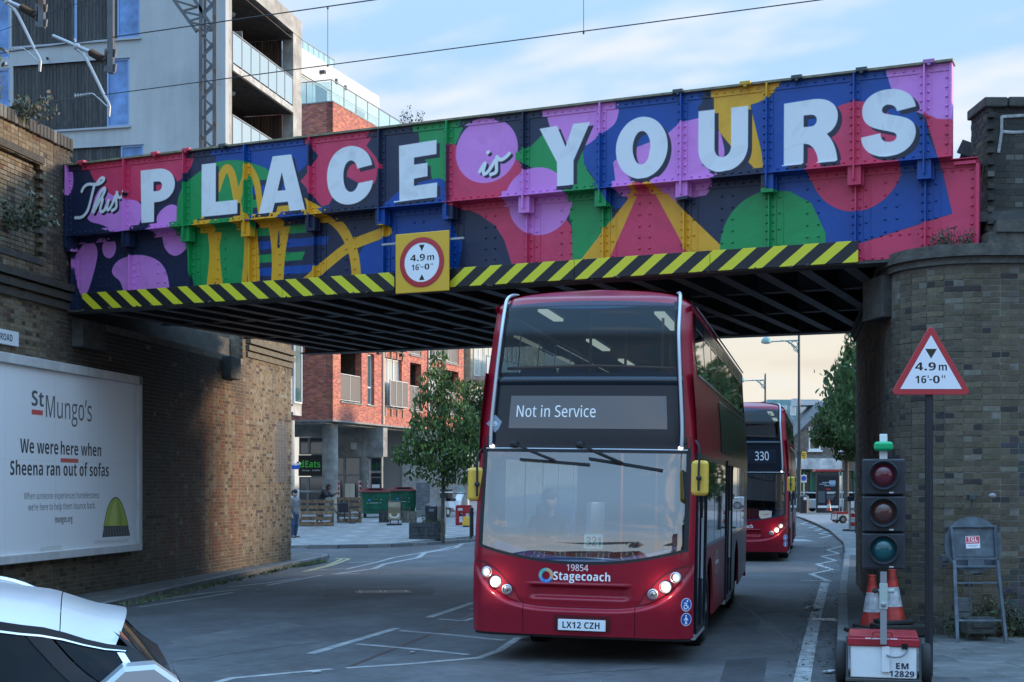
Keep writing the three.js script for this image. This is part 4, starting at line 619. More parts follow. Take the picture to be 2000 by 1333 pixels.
// height limit sign hung on the girder
function heightText(x, W, H, y1, h1, y2, h2, w) {
  x.fillStyle = '#16191c'; fit(x, '4.9', W * (0.5 - w * 0.17), y1, W * w * 0.60, h1); fit(x, 'm', W * (0.5 + w * 0.36), y1 + h1 * 0.13, W * w * 0.28, h1 * 0.72);
  fit(x, '16', W * (0.5 - w * 0.27), y2, W * w * 0.30, h2); x.fillRect(W * (0.5 - w * 0.09), y2 - h2 * 0.5, W * w * 0.025, h2 * 0.3); x.fillRect(W * (0.5 - w * 0.05), y2 - h2 * 0.05, W * w * 0.13, h2 * 0.12); fit(x, '0', W * (0.5 + w * 0.21), y2, W * w * 0.20, h2); for (const k of [0.36, 0.42]) x.fillRect(W * (0.5 + w * k), y2 - h2 * 0.5, W * w * 0.025, h2 * 0.3);
}
{
  const t = thing('height_limit_sign', 'yellow square height sign with red ring reading 4.9 m hung on the mural girder', 'road sign', [0, 0, 0], -0.4303);
  const c = bridge.localToWorld(V(7.04, 5.35, 0.30)); t.position.copy(c);
  new MB().rbox(0.91, 0.9, 0.03, 0, 0, 0, 0.012).mesh('sign_plate', mat('sign_yellow', [0.72, 0.42, 0.03], 0.42), t);
  new MB().lathe([[0.295, 0], [0.375, 0], [0.375, 0.006], [0.295, 0.006]], M4(0, 0, 0.015, Math.PI / 2), 48).mesh('ring', mat('sign_red', [0.45, 0.03, 0.04], 0.42), t);
  const tx = canvasTex(512, 512, (x, W, H) => { x.fillStyle = '#e8ecee'; x.fillRect(0, 0, W, H); heightText(x, W, H, H * 0.38, H * 0.17, H * 0.62, H * 0.15, 0.70); x.beginPath(); x.moveTo(W * 0.42, H * 0.06); x.lineTo(W * 0.58, H * 0.06); x.lineTo(W * 0.5, H * 0.22); x.fill(); x.beginPath(); x.moveTo(W * 0.42, H * 0.95); x.lineTo(W * 0.58, H * 0.95); x.lineTo(W * 0.5, H * 0.80); x.fill(); });
  const d = new THREE.CircleGeometry(0.297, 48); const o = put('sign_face', d, printMat('height_face', tx, 0.4), t); o.position.z = 0.0175;
  new MB().rbox(1.4, 0.035, 0.03, -0.02, 0.32, -0.04, 0.005).mesh('bracket', mat('galvanised', [0.34, 0.35, 0.36], 0.45, { metalness: 0.5 }), t);
}
// ------------------------------------------------------------------ buildings on the left
const brickT = (() => {                                  // 1.8 m square of red stretcher bond
  const t = canvasTex(1024, 1024, (x, W, H) => { x.fillStyle = '#a08a80'; x.fillRect(0, 0, W, H); reseed(77); for (let r = 0; r < 24; r++) for (let c = -1; c < 9; c++) { const v = rnd(0.78, 1.12), w = W / 8, h = H / 24; x.fillStyle = `rgb(${Math.round(196 * v)},${Math.round(104 * v * rnd(0.9, 1.08))},${Math.round(84 * v * rnd(0.9, 1.1))})`; x.fillRect((c + (r % 2) * 0.5) * w + 3, r * h + 3, w - 5, h - 5); if (c === -1 && r % 2) x.fillRect((8 - 0.5) * w + 3, r * h + 3, w - 5, h - 5); } });
  t.wrapS = t.wrapT = THREE.RepeatWrapping; return t;
})();
const brickB = (() => { const t = canvasTex(512, 512, (x, W, H) => { x.fillStyle = '#000'; x.fillRect(0, 0, W, H); x.fillStyle = '#fff'; for (let r = 0; r < 24; r++) for (let c = -1; c < 9; c++) x.fillRect((c + (r % 2) * 0.5) * 64 + 2, r * 21.33 + 2, 61, 18.5); }); t.colorSpace = ''; t.wrapS = t.wrapT = THREE.RepeatWrapping; return t; })();
function brickMat(key, rgb) { const m = mat(key, rgb, 0.85); m.map = at(brickT, 1.8); m.bumpMap = at(brickB, 1.8); m.bumpScale = 0.006; return m; }
const RIGHT = new THREE.Matrix4().makeBasis(V(0, 0, -1), V(0, 1, 0), V(1, 0, 0));      // sheet (u, v, w): u away along the right-hand face, w outward
const LEFT = new THREE.Matrix4();                                                       // sheet on the face toward us: u is local x
const facing = (B, x, y, z) => B.clone().setPosition(x, y, z);
function wall(parent, name, B, off, outline, holes, thick, m) { const g = new MB().ext(outline, thick, B.clone().multiply(new THREE.Matrix4().makeTranslation(0, 0, -thick)), holes).geo(); const o = put(name, g, m, parent); o.position.copy(off); return o; }
const rect = (u0, u1, v0, v1) => [[u0, v0], [u1, v0], [u1, v1], [u0, v1]];
function windowUnit(parent, B, u0, u1, v0, v1, w, frameM, paneM, mull = [], trans = [], fw = 0.06) {
  const t = new THREE.Group(); t.name = 'window'; parent.add(t);
  const f = new MB(), add = (a, b, c, d) => f.add(new THREE.BoxGeometry(b - a, d - c, 0.07), B.clone().multiply(M4((a + b) / 2, (c + d) / 2, w)));
  add(u0, u1, v0, v0 + fw); add(u0, u1, v1 - fw, v1); add(u0, u0 + fw, v0 + fw, v1 - fw); add(u1 - fw, u1, v0 + fw, v1 - fw);
  for (const m of mull) add(lerp(u0, u1, m) - fw / 2, lerp(u0, u1, m) + fw / 2, v0 + fw, v1 - fw);
  for (const m of trans) { const e = [0, ...mull, 1]; for (let i = 0; i + 1 < e.length; i++) add(lerp(u0, u1, e[i]) + (i ? fw / 2 : fw), lerp(u0, u1, e[i + 1]) - (i + 2 < e.length ? fw / 2 : fw), lerp(v0, v1, m) - fw / 2, lerp(v0, v1, m) + fw / 2); }
  f.mesh('frame', frameM, t);
  new MB().add(new THREE.BoxGeometry(u1 - u0 - 2 * fw, v1 - v0 - 2 * fw, 0.012), B.clone().multiply(M4((u0 + u1) / 2, (v0 + v1) / 2, w - 0.006))).mesh('pane', paneM, t);
  return t;
}
const whiteFrame = mat('white_frame', [0.72, 0.73, 0.72], 0.45), greyFrame = mat('grey_frame', [0.24, 0.25, 0.26], 0.45, { metalness: 0.3 }), darkFrame = mat('dark_frame', [0.04, 0.042, 0.045], 0.4);
const darkGlass = mat('dark_window', [0.03, 0.036, 0.042], 0.04, { specularIntensity: 1, ior: 1.9 });
const paleGlass = mat('curtained_window', [0.42, 0.45, 0.44], 0.06, { ior: 1.8, clearcoat: 1, clearcoatRoughness: 0.03 });
const blueGlass = mat('blue_panel', [0.17, 0.33, 0.66], 0.30, { grain: grimeT, size: 3 });
const railGlass = mat('frosted_balustrade', [0.62, 0.76, 0.80], 0.10, { transmission: 0.55, thickness: 0, ior: 1.9 });
const clearRail = mat('balustrade_glass', [0.80, 0.93, 0.92], 0.05, { transmission: 0.8, thickness: 0, ior: 1.8 });
const timberM = mat('weathered_timber', [1, 1, 1], 0.85, { vertexColors: true, bump: 0.004, bumpSize: 0.3 }); timberM.map = at(woodT, 2.2, 0.5);
function boarding(parent, name, B, off, u0, u1, v0, v1, tone, bw = 0.145, horiz = false) {   // narrow boards, each with its own weathering
  const mb = new MB(), cols = [];
  const n = Math.max(1, Math.round((u1 - u0) / bw)), s = (u1 - u0) / n;
  for (let i = 0; i < n; i++) { const g = noIndex(new THREE.BoxGeometry(s - 0.012, v1 - v0, 0.03)), c = tone(i / n), k = rnd(0.75, 1.2), a = new Float32Array(g.attributes.position.count * 3); for (let j = 0; j < a.length; j += 3) { a[j] = c[0] * k; a[j + 1] = c[1] * k; a[j + 2] = c[2] * k; } g.setAttribute('color', new THREE.BufferAttribute(a, 3)); mb.add(g, B.clone().multiply(M4(u0 + (i + 0.5) * s, (v0 + v1) / 2, rnd(-0.004, 0.004)))); }
  const o = mb.mesh(name, timberM, parent); o.position.copy(off); o.userData.kind = 'stuff'; return o;
}
function place(o, x, y, z) { o.position.set(x, y, z); return o; }
// grey rendered apartment block with recessed corner balconies
{
  reseed(83);
  const t = thing('apartment_building', 'tall grey rendered apartment block with timber cladding, blue windows and corner balconies', 'building', [-10.37, 0, -50], -0.2217);
  const render = mat('grey_render', [0.50, 0.52, 0.52], 0.88, { grain: stuccoT, size: 5.5, bump: 0.006, bumpSize: 2 }), trim = mat('pale_render', [0.50, 0.48, 0.44], 0.85, { grain: grimeT, size: 3.5, bump: 0.003 }), Z = V(0, 0, 0);
  const holes = [], rows = [5.6, 8.82, 12.04, 15.26, 18.48];
  const win = [[-4.16, -3.24], [-3.9, -3.0], [-4.16, -3.24], [-4.72, -3.81], [-4.3, -3.38]];
  for (let i = 0; i < 5; i++) holes.push(rect(i === 3 ? -8.58 : i === 4 ? -8.65 : -8.2, win[i][1], rows[i], rows[i] + 2.5));
  for (const y of rows.slice(3)) holes.push(rect(-9.9, -8.72, y - 0.4, y + 2.45));
  wall(t, 'wall', LEFT, Z, rect(-16, 0, 4.7, 21.2), holes, 0.3, render);
  for (let i = 0; i < 5; i++) {
    const y = rows[i], l = i === 3 ? -8.58 : i === 4 ? -8.65 : -8.2, tone = (f) => mix3([0.075, 0.08, 0.088], [0.16, 0.16, 0.155], clamp(fbm(f * 9, i * 4, 2, 3) + 0.45, 0, 1));
    boarding(t, 'timber_cladding', LEFT, V(0, 0, -0.06), l + 0.01, win[i][0] - 0.03, y + 0.01, y + 2.49, tone);
    windowUnit(t, LEFT, win[i][0], win[i][1], y, y + 2.5, -0.05, mat('blue_frame', [0.20, 0.31, 0.52], 0.5), blueGlass, [], [], 0.07);
    new MB().span(l - 0.06, win[i][1] + 0.06, y - 0.07, y, -0.1, 0.07).mesh('sill', mat('zinc_sill', [0.34, 0.36, 0.39], 0.5), t);
    new MB().span(l - 0.02, win[i][1] + 0.02, y + 2.5, y + 2.53, -0.1, 0.03).mesh('flashing', mat('zinc_sill'), t);
    if (i >= 3) windowUnit(t, LEFT, -9.9, -8.72, y - 0.4, y + 2.45, -0.05, mat('blue_frame'), blueGlass, [], [], 0.07);
    if (i === 4) new MB().span(-6.05, -5.95, y, y + 2.49, -0.05, -0.03).mesh('batten', mat('blue_frame'), t);
  }
  new MB().cyl(V(-7.1, 17.95, 0.05), V(-7.0, 17.9, 0.28), 0.035, 0.035, 8).cyl(V(-6.98, 17.885, 0.26), V(-6.94, 17.83, 0.34), 0.045, 0.045, 8).mesh('camera_bracket', darkFrame, t);
  new MB().span(-9.0, -8.8, 17.83, 17.93, 0, 0.04).mesh('vent', whiteFrame, t);
  // right-hand face: corner post, balconies between slabs, end pillar
  const f = new MB().span(-0.3, 0.0, 4.7, 21.2, -0.55, -0.301).mesh('corner_post', trim, t);
  new MB().span(-0.45, 0.02, 4.9, 21.2, -7.42, -6.5).mesh('end_pillar', trim, t);
  new MB().span(-16, 0.04, 20.5, 21.22, -7.44, 0.02).mesh('roof_slab', trim, t);
  new MB().span(-15.7, -2.2, 4.7, 20.5, -7.4, -0.32).mesh('core', mat('core_render', [0.20, 0.2, 0.2], 0.9, { grain: grimeT, size: 3 }), t);
  const brown = (f) => mix3([0.10, 0.065, 0.048], [0.19, 0.12, 0.085], rnd());
  for (const y of [5.25, 8.3, 11.35, 14.4, 17.45]) {
    new MB().span(-2.2, 0.05, y - 0.24, y, -6.5, -0.56).mesh('balcony_slab', mat('white_slab_edge', [0.60, 0.59, 0.56], 0.7, { grain: grimeT, size: 2 }), t);
    new MB().span(-2.19, -0.0, y + 2.78, y + 2.805, -6.49, -0.57).mesh('soffit', mat('brown_soffit', [0.14, 0.105, 0.085], 0.75, { grain: woodT, size: 1.5 }), t);
    boarding(t, 'timber_lining', LEFT, V(0, 0, -6.47), -2.18, -0.46, y + 0.02, y + 2.76, brown);
    boarding(t, 'timber_lining', RIGHT, V(-2.16, 0, 0), 0.58, 6.44, y + 0.02, y + 2.76, brown);
    windowUnit(t, RIGHT, 1.0, 2.9, y + 0.05, y + 2.4, -2.1, darkFrame, darkGlass, [0.5]).position.x = 0.02;
    windowUnit(t, RIGHT, 3.6, 5.4, y + 0.05, y + 2.4, -2.1, darkFrame, darkGlass, [0.5]).position.x = 0.02;
    new MB().add(new THREE.CylinderGeometry(0.2, 0.16, 0.09, 20), M4(-1.2, y + 2.73, -3.1)).mesh('ceiling_lamp', mat('lamp_off', [0.7, 0.7, 0.68], 0.4), t);
    const posts = new MB(); for (let i = 0; i <= 7; i++) posts.bar(V(0.0, y, -0.6 - i * 0.838), V(0.0, y + 1.18, -0.6 - i * 0.838), 0.045, 0.045); posts.bar(V(0, y + 1.19, -0.57), V(0, y + 1.19, -6.5), 0.055, 0.04); posts.mesh('balcony_rail', greyFrame, t);
    for (let i = 0; i < 7; i++) put('balustrade_pane', metricUV(noIndex(new THREE.BoxGeometry(0.015, 1.06, 0.77))), railGlass, t).position.set(0.0, y + 0.62, -1.02 - i * 0.838);
  }
  // balcony clutter seen from below
  new MB().bar(V(-0.7, 15.5, -1.6), V(-0.5, 17.0, -0.9), 0.04, 0.04).mesh('parasol_pole', greyFrame, t);
  new MB().rbox(0.5, 0.75, 0.06, -0.6, 18.85, -2.3, 0.02, 0.3, 0.2).mesh('folded_chair', mat('grey_cloth', [0.22, 0.22, 0.22], 0.9), t);
  // ground floor set back, corner column
  new MB().cyl(V(-0.3, 0, -7.0), V(-0.3, 4.7, -7.0), 0.17, 0.17, 16).mesh('column', trim, t);
  windowUnit(t, RIGHT, 6.52, 7.36, 5.4, 8.1, -0.02, whiteFrame, mat('teal_glass', [0.05, 0.10, 0.11], 0.05, { ior: 1.9 }), [], [], 0.05).position.x = 0.06;
  void f;
}
// red brick apartment block behind the bridge
{
  reseed(89);
  const t = thing('apartment_building', 'red brick apartment block on round concrete columns with white penthouse and balconies', 'building', [-8.3, 0, -64], -0.3386);
  const red = brickMat('red_brick', [0.84, 1.0, 1.0]), Z = V(0, 0, 0), conc = mat('concrete', [0.36, 0.36, 0.34], 0.85, { grain: grimeT, size: 2.4, bump: 0.003 });
  const base = 5.98, holes = [], W = [[0.8, 3.06, 0], [3.75, 4.5, 1], [5.78, 7.85, 2], [8.9, 10.4, 0], [11.6, 13.4, 2], [13.7, 15.8, 0]];
  for (let r = 0; r < 4; r++) for (const [a, b] of W) holes.push(rect(a, b, base + r * 2.93, base + 2.52 + r * 2.93));
  wall(t, 'wall', RIGHT, Z, rect(0, 16.6, 5.08, 19.8), holes, 0.34, red);
  wall(t, 'wall', LEFT, V(0, 0, 0), rect(-9, -0.001, 5.08, 19.8), [], 0.34, red);
  new MB().span(-9, -0.35, 4.9, 5.06, -22, -0.02).span(-9, 0.03, 5.0, 5.08, -16.7, 0.03).mesh('soffit_slab', conc, t);
  new MB().span(-9, -2.2, 5.1, 19.8, -16.5, -0.36).mesh('core', mat('core_brick', [0.26, 0.25, 0.24], 0.9), t);
  const brownPanel = mat('brown_panel', [0.13, 0.10, 0.085], 0.5, { grain: woodT, size: 1.6 }), mesh = mat('perforated_panel', [0.20, 0.175, 0.155], 0.45, { grain: grainT, size: 0.4 });
  for (let r = 0; r < 4; r++) for (const [a, b, k] of W) {
    const y = base + r * 2.93;
    new MB().add(new THREE.BoxGeometry(b - a + 0.1, 0.07, 0.34), RIGHT.clone().multiply(M4((a + b) / 2, y - 0.035, -0.1))).mesh('sill', conc, t);
    if (k === 0) {                                        // recessed balcony behind a metal panel rail
      new MB().span(-1.6, -1.5, y, y + 2.5, -b - 0.1, -a + 0.1).span(-1.6, -0.34, y, y + 2.5, -b - 0.12, -b - 0.02).mesh('recess_wall', brownPanel, t);
      const n = b - a > 1.8 ? 2 : 2, w = (b - a - 0.1) / n;
      const rl = new THREE.Group(); rl.name = 'balcony_rail'; t.add(rl);
      const fr = new MB(); for (let i = 0; i <= n; i++) fr.box(0.045, 1.24, 0.045, -0.08, y + 0.66, -(a + 0.05 + i * w)); fr.box(0.05, 0.045, b - a - 0.06, -0.08, y + 1.3, -(a + b) / 2).box(0.05, 0.045, b - a - 0.06, -0.08, y + 0.08, -(a + b) / 2); fr.mesh('frame', mat('rail_grey_paint', [0.42, 0.42, 0.40], 0.5), rl);
      for (let i = 0; i < n; i++) new MB().box(0.012, 1.14, w - 0.06, -0.08, y + 0.69, -(a + 0.05 + (i + 0.5) * w)).mesh('panel', mesh, rl);
    } else {
      windowUnit(t, RIGHT, a, b, y, y + 2.5, -0.2, whiteFrame, k === 1 ? mat('teal_glass') : paleGlass, k === 2 ? [0.33, 0.66] : [], k === 1 ? [0.35] : []);
      if (k === 2) {                                      // hung balcony front on brackets
        const rl = new THREE.Group(); rl.name = 'balcony_rail'; t.add(rl); const n = 3, w = (b - a + 0.1) / n, fr = new MB();
        for (let i = 0; i <= n; i++) fr.box(0.05, 1.3, 0.05, 0.3, y + 0.67, -(a - 0.05 + i * w)).box(0.3, 0.06, 0.05, 0.15, y + 0.05, -(a - 0.05 + i * w)).box(0.06, 0.5, 0.05, 0.05, y - 0.2, -(a - 0.05 + i * w)); fr.box(0.05, 0.05, b - a + 0.15, 0.3, y + 1.34, -(a + b) / 2).box(0.05, 0.05, b - a + 0.15, 0.3, y + 0.05, -(a + b) / 2); fr.mesh('frame', mat('rail_grey_paint'), rl);
        for (let i = 0; i < n; i++) new MB().box(0.012, 1.2, w - 0.06, 0.3, y + 0.7, -(a - 0.05 + (i + 0.5) * w)).mesh('panel', mesh, rl);
      }
    }
  }
  for (const b of [5.44, 11.27]) new MB().cyl(V(0.06, 5.1, -b), V(0.06, 19.6, -b), 0.055, 0.055, 10).mesh('downpipe', mat('cream_pipe', [0.62, 0.55, 0.44], 0.5), t);
  new MB().rbox(0.12, 0.12, 0.3, 0.1, 8.6, -4.9, 0.02).rbox(0.12, 0.12, 0.3, 0.1, 8.75, -7.7, 0.02).mesh('security_camera', darkFrame, t);
  // glass parapet, penthouse
  const rail = new MB(); for (let i = 0; i <= 12; i++) rail.bar(V(-0.12, 19.8, -0.1 - i * 1.3), V(-0.12, 20.85, -0.1 - i * 1.3), 0.04, 0.04); rail.bar(V(-0.12, 20.87, -0.1), V(-0.12, 20.87, -15.7), 0.05, 0.04); for (let i = 1; i <= 4; i++) rail.bar(V(-0.12 - i * 1.3, 19.8, -0.1), V(-0.12 - i * 1.3, 20.85, -0.1), 0.04, 0.04); rail.bar(V(-5.4, 20.87, -0.1), V(-0.12, 20.87, -0.1), 0.05, 0.04); rail.mesh('terrace_rail', greyFrame, t);
  for (let i = 0; i < 12; i++) put('balustrade_pane', metricUV(noIndex(new THREE.BoxGeometry(0.015, 0.95, 1.2))), clearRail, t).position.set(-0.12, 20.32, -0.75 - i * 1.3);
  for (let i = 0; i < 4; i++) put('balustrade_pane', metricUV(noIndex(new THREE.BoxGeometry(1.2, 0.95, 0.015))), clearRail, t).position.set(-0.77 - i * 1.3, 20.32, -0.1);
  new MB().span(-9, 0.02, 19.8, 19.86, -16.6, 0.02).mesh('coping', conc, t);
  const white = mat('white_cladding', [0.66, 0.66, 0.64], 0.6, { grain: stuccoT, size: 4 }), px = -1.65;
  new MB().span(-9, px, 21.3, 22.5, -8.65, 0.0).span(-9, px - 0.2, 22.5, 22.56, -8.5, -0.1).mesh('penthouse_fascia', white, t);
  new MB().span(-9, px - 0.7, 19.9, 21.3, -8.5, -0.3).mesh('penthouse_core', mat('core_render'), t);
  for (let i = 0; i < 6; i++) windowUnit(t, RIGHT, 0.1 + i * 1.42, 1.46 + i * 1.42, 19.9, 21.3, px - 0.12, whiteFrame, i === 1 || i === 4 ? darkGlass : paleGlass, []);
  const rr = new MB(); for (let i = 0; i <= 8; i++) rr.bar(V(px - 0.6, 22.5, -0.2 - i * 0.55), V(px - 0.6, 23.3, -0.2 - i * 0.55), 0.03, 0.03); rr.bar(V(px - 0.6, 23.3, 0), V(px - 0.6, 23.3, -4.6), 0.04, 0.04); rr.mesh('roof_rail', greyFrame, t);
  for (let i = 0; i < 8; i++) put('balustrade_pane', metricUV(noIndex(new THREE.BoxGeometry(0.015, 0.7, 0.5))), clearRail, t).position.set(px - 0.6, 22.9, -0.475 - i * 0.55);
  new MB().rbox(0.25, 0.16, 0.2, px + 0.12, 21.9, -2.0, 0.03).rbox(0.08, 0.25, 0.15, px + 0.03, 21.9, -3.6, 0.01).rbox(0.08, 0.25, 0.15, px + 0.03, 21.85, -4.6, 0.01).mesh('wall_vent', darkFrame, t);
  // colonnade and shopfronts beneath
  const colT = conc, col = (x, z, r) => new MB().cyl(V(x, 0, z), V(x, 4.9, z), r, r, 28).mesh('column', colT, t);
  col(-0.6, -0.9, 0.37); col(-0.75, -5.2, 0.32); col(-0.95, -6.9, 0.30); col(-0.75, -11, 0.32);
  // shopfront glazing: mullions and panes one by one, facing us from under the overhang
  const sf = (x0, x1, z, cols, levels, y0 = 0.5) => { for (let i = 0; i + 1 < cols.length; i++) for (let j = 0; j + 1 < levels.length; j++) windowUnit(t, LEFT, lerp(x0, x1, cols[i]) + 0.005, lerp(x0, x1, cols[i + 1]) - 0.005, levels[j] + 0.005, levels[j + 1] - 0.005, 0, greyFrame, darkGlass, [], [], 0.055).position.z = z; };
  sf(-2.75, -0.55, -5.0, [0, 0.40, 0.80, 1], [0.45, 2.55, 3.45]); sf(-0.45, 0.2, -5.0, [0, 1], [0.45, 1.7, 2.7, 3.45]);
  new MB().span(-2.95, 0.3, 3.46, 4.9, -5.4, -4.9).mesh('beam', conc, t);
  new MB().rbox(0.3, 0.35, 0.1, -1.3, 4.0, -4.86, 0.02).mesh('alarm_box', mat('pale_plastic', [0.5, 0.5, 0.48], 0.5), t);
  new MB().span(-6, 3, 0.2, 4.9, -9.5, -9.3).mesh('back_wall', mat('plaster_grey', [0.30, 0.30, 0.29], 0.85), t);
  new MB().span(-0.5, 3.2, 0.3, 4.9, -9.25, -9.0).mesh('far_shopfront', mat('white_hoarding', [0.55, 0.57, 0.56], 0.6, { grain: grimeT, size: 2 }), t);
  const post = (w, h, d) => canvasTex(w, h, d);
  const noticeT = post(128, 192, (x, W, H) => { x.fillStyle = '#e9e2e0'; x.fillRect(0, 0, W, H); x.fillStyle = '#c22b3a'; for (let k = 0; k < 4; k++) x.fillRect(8, 12 + k * 46, W - 16, 30); });
  for (const [x0, w, m] of [[0.08, 0.62, 1], [0.92, 0.3, 0], [1.2, 0.3, 0], [1.66, 0.6, 1]]) { const o = put('notice', new THREE.PlaneGeometry(w * 0.9, m ? 1.05 : 0.75), m ? printMat('red_notice', noticeT, 0.6) : mat('cream_notice', [0.66, 0.62, 0.5], 0.7), t); o.position.set(x0 + w / 2 - 2.75, 1.75, -4.93); }
  { const o = put('notice', new THREE.PlaneGeometry(0.42, 0.36), mat('paper_white', [0.75, 0.75, 0.73], 0.7), t); o.position.set(-0.12, 1.9, -4.93); }
  // cafe shopfront under the left end with a black sign
  sf(-2.6, -1.25, -1.6, [0, 0.35, 1], [0.4, 1.75, 2.45]); sf(-2.6, -1.25, -1.6, [0, 0.4, 1], [3.5, 4.35]);
  new MB().span(-3.2, -1.1, 4.36, 4.9, -1.8, -1.5).mesh('beam', conc, t);
  const eats = canvasTex(256, 320, (x, W, H) => { x.fillStyle = '#0b0d10'; x.fillRect(0, 0, W, H); x.fillStyle = '#3fd94a'; fit(x, 'dEats', W * 0.48, H * 0.42, W * 0.84, H * 0.34); x.fillStyle = '#d8e0dc'; fit(x, 'Shop · Caffe', W * 0.52, H * 0.74, W * 0.74, H * 0.09); });
  const o = put('shop_sign', new THREE.BoxGeometry(1.3, 1.0, 0.08), printMat('eats_sign', eats, 0.4), t); o.position.set(-1.92, 2.98, -1.5);
}
// pale balconied block farther down the street
{
  const t = thing('apartment_building', 'pale apartment block with glass balconies seen past the red brick block beside the bus', 'building', [-2.4, 0, -80.2], -0.3386);
  new MB().span(-8, 0, 0, 16, -14, 0).mesh('wall', mat('cream_wall', [0.56, 0.50, 0.36], 0.7, { grain: grimeT, size: 3 }), t);
  for (let r = 0; r < 3; r++) { const y = 5.4 + r * 3.0; new MB().span(0, 0.9, y - 0.2, y, -9, -0.2).mesh('balcony_slab', mat('white_slab_edge'), t); const p = new MB(); for (let i = 0; i < 8; i++) p.bar(V(0.88, y, -0.25 - i * 1.2), V(0.88, y + 1.15, -0.25 - i * 1.2), 0.05, 0.05); p.bar(V(0.88, y + 1.17, -0.2), V(0.88, y + 1.17, -9), 0.06, 0.05); p.mesh('balcony_rail', greyFrame, t);
    for (let i = 0; i < 7; i++) { put('balustrade_pane', metricUV(noIndex(new THREE.BoxGeometry(0.015, 1, 1.1))), railGlass, t).position.set(0.88, y + 0.6, -0.85 - i * 1.2); } for (let i = 0; i < 5; i++) windowUnit(t, RIGHT, 0.4 + i * 1.7, 1.9 + i * 1.7, y + 0.05, y + 2.4, 0.0, whiteFrame, paleGlass, [0.5]).position.x = 0.05; }
}
// ------------------------------------------------------------------ double-decker buses
const busRed = mat('bus_red', [0.30, 0.010, 0.026], 0.25, { clearcoat: 0.2, clearcoatRoughness: 0.15, specularIntensity: 0.6, grain: cleanT, size: 1.1, bump: 0.0008, bumpSize: 1.5 });
const busDark = mat('bus_black', [0.010, 0.014, 0.022], 0.2);
const rubber = mat('rubber', [0.018, 0.018, 0.019], 0.75), chrome = mat('bright_trim', [0.72, 0.74, 0.77], 0.22, { metalness: 0.85 }), satin = mat('satin_silver', [0.50, 0.53, 0.57], 0.35, { metalness: 0.55 });
const screenGlass = glassMat('windscreen_glass', [0.50, 0.60, 0.68], 3.5, 0.015), sideGlass = glassMat('tinted_side_glass', [0.26, 0.30, 0.31], 1.6, 0.02), upperGlass = glassMat('upper_screen_glass', [0.36, 0.50, 0.62], 1.4, 0.015);
const busGrime = mat('bus_side_grime', [0.30, 0.018, 0.03], 0.3, { grain: grimeT, size: 2.5, });
const seatM = mat('seat_blue', [0.05, 0.08, 0.18], 0.9), inner = mat('bus_lining', [0.03, 0.034, 0.042], 0.8), poleM = mat('orange_pole', [0.42, 0.10, 0.035], 0.4);
const ceilLamp = lampMat('ceiling_lamp_glow', [1.0, 0.92, 0.66], 0.26), headGlow = lampMat('headlamp_glow', [1.0, 0.68, 0.34], 0.42), dayGlow = lampMat('daylight_lamp_glow', [0.9, 0.95, 1.0], 0.16), markGlow = lampMat('marker_lamp_glow', [1, 1, 1], 1.2), redGlow = lampMat('red_lamp_glow', [1, 0.12, 0.1], 1.5);
const lampGlass = mat('lamp_reflector', [0.55, 0.56, 0.58], 0.15, { metalness: 0.8 });
const pw = (t, v) => { for (let i = 1; i < t.length; i++) if (v <= t[i][0]) { const f = (v - t[i - 1][0]) / (t[i][0] - t[i - 1][0]); return lerp(t[i - 1][1], t[i][1], f * f * (3 - 2 * f) * 0.35 + f * 0.65); } return t[t.length - 1][1]; };
const FZ = [[0.2, -0.05], [0.6, 0], [1.15, 0], [1.35, -0.02], [2.4, -0.20], [3.2, -0.26], [3.7, -0.34], [4.0, -0.46], [4.14, -0.58], [4.28, -0.95]];
const HW = (y) => y < 2.3 ? 1.265 : y < 4.0 ? lerp(1.265, 1.15, sstep(y, 2.3, 4.1)) : 1.15 * Math.max(0.0004, 1 - clamp((y - 4.0) / 0.28, 0, 1) ** 2.2) ** (1 / 3.4);
const drop = (a) => 0.05 * a * a + 0.15 * Math.abs(a) ** 12;
const BF = (a, y, out = 0) => V(a * HW(y), y, pw(FZ, y) - drop(a) + out);
const wsBottom = (a) => 1.10 + 0.2 * a * a, crease = (a) => 0.58 + 0.49 * (Math.abs(a) / 0.98) ** 4.2;
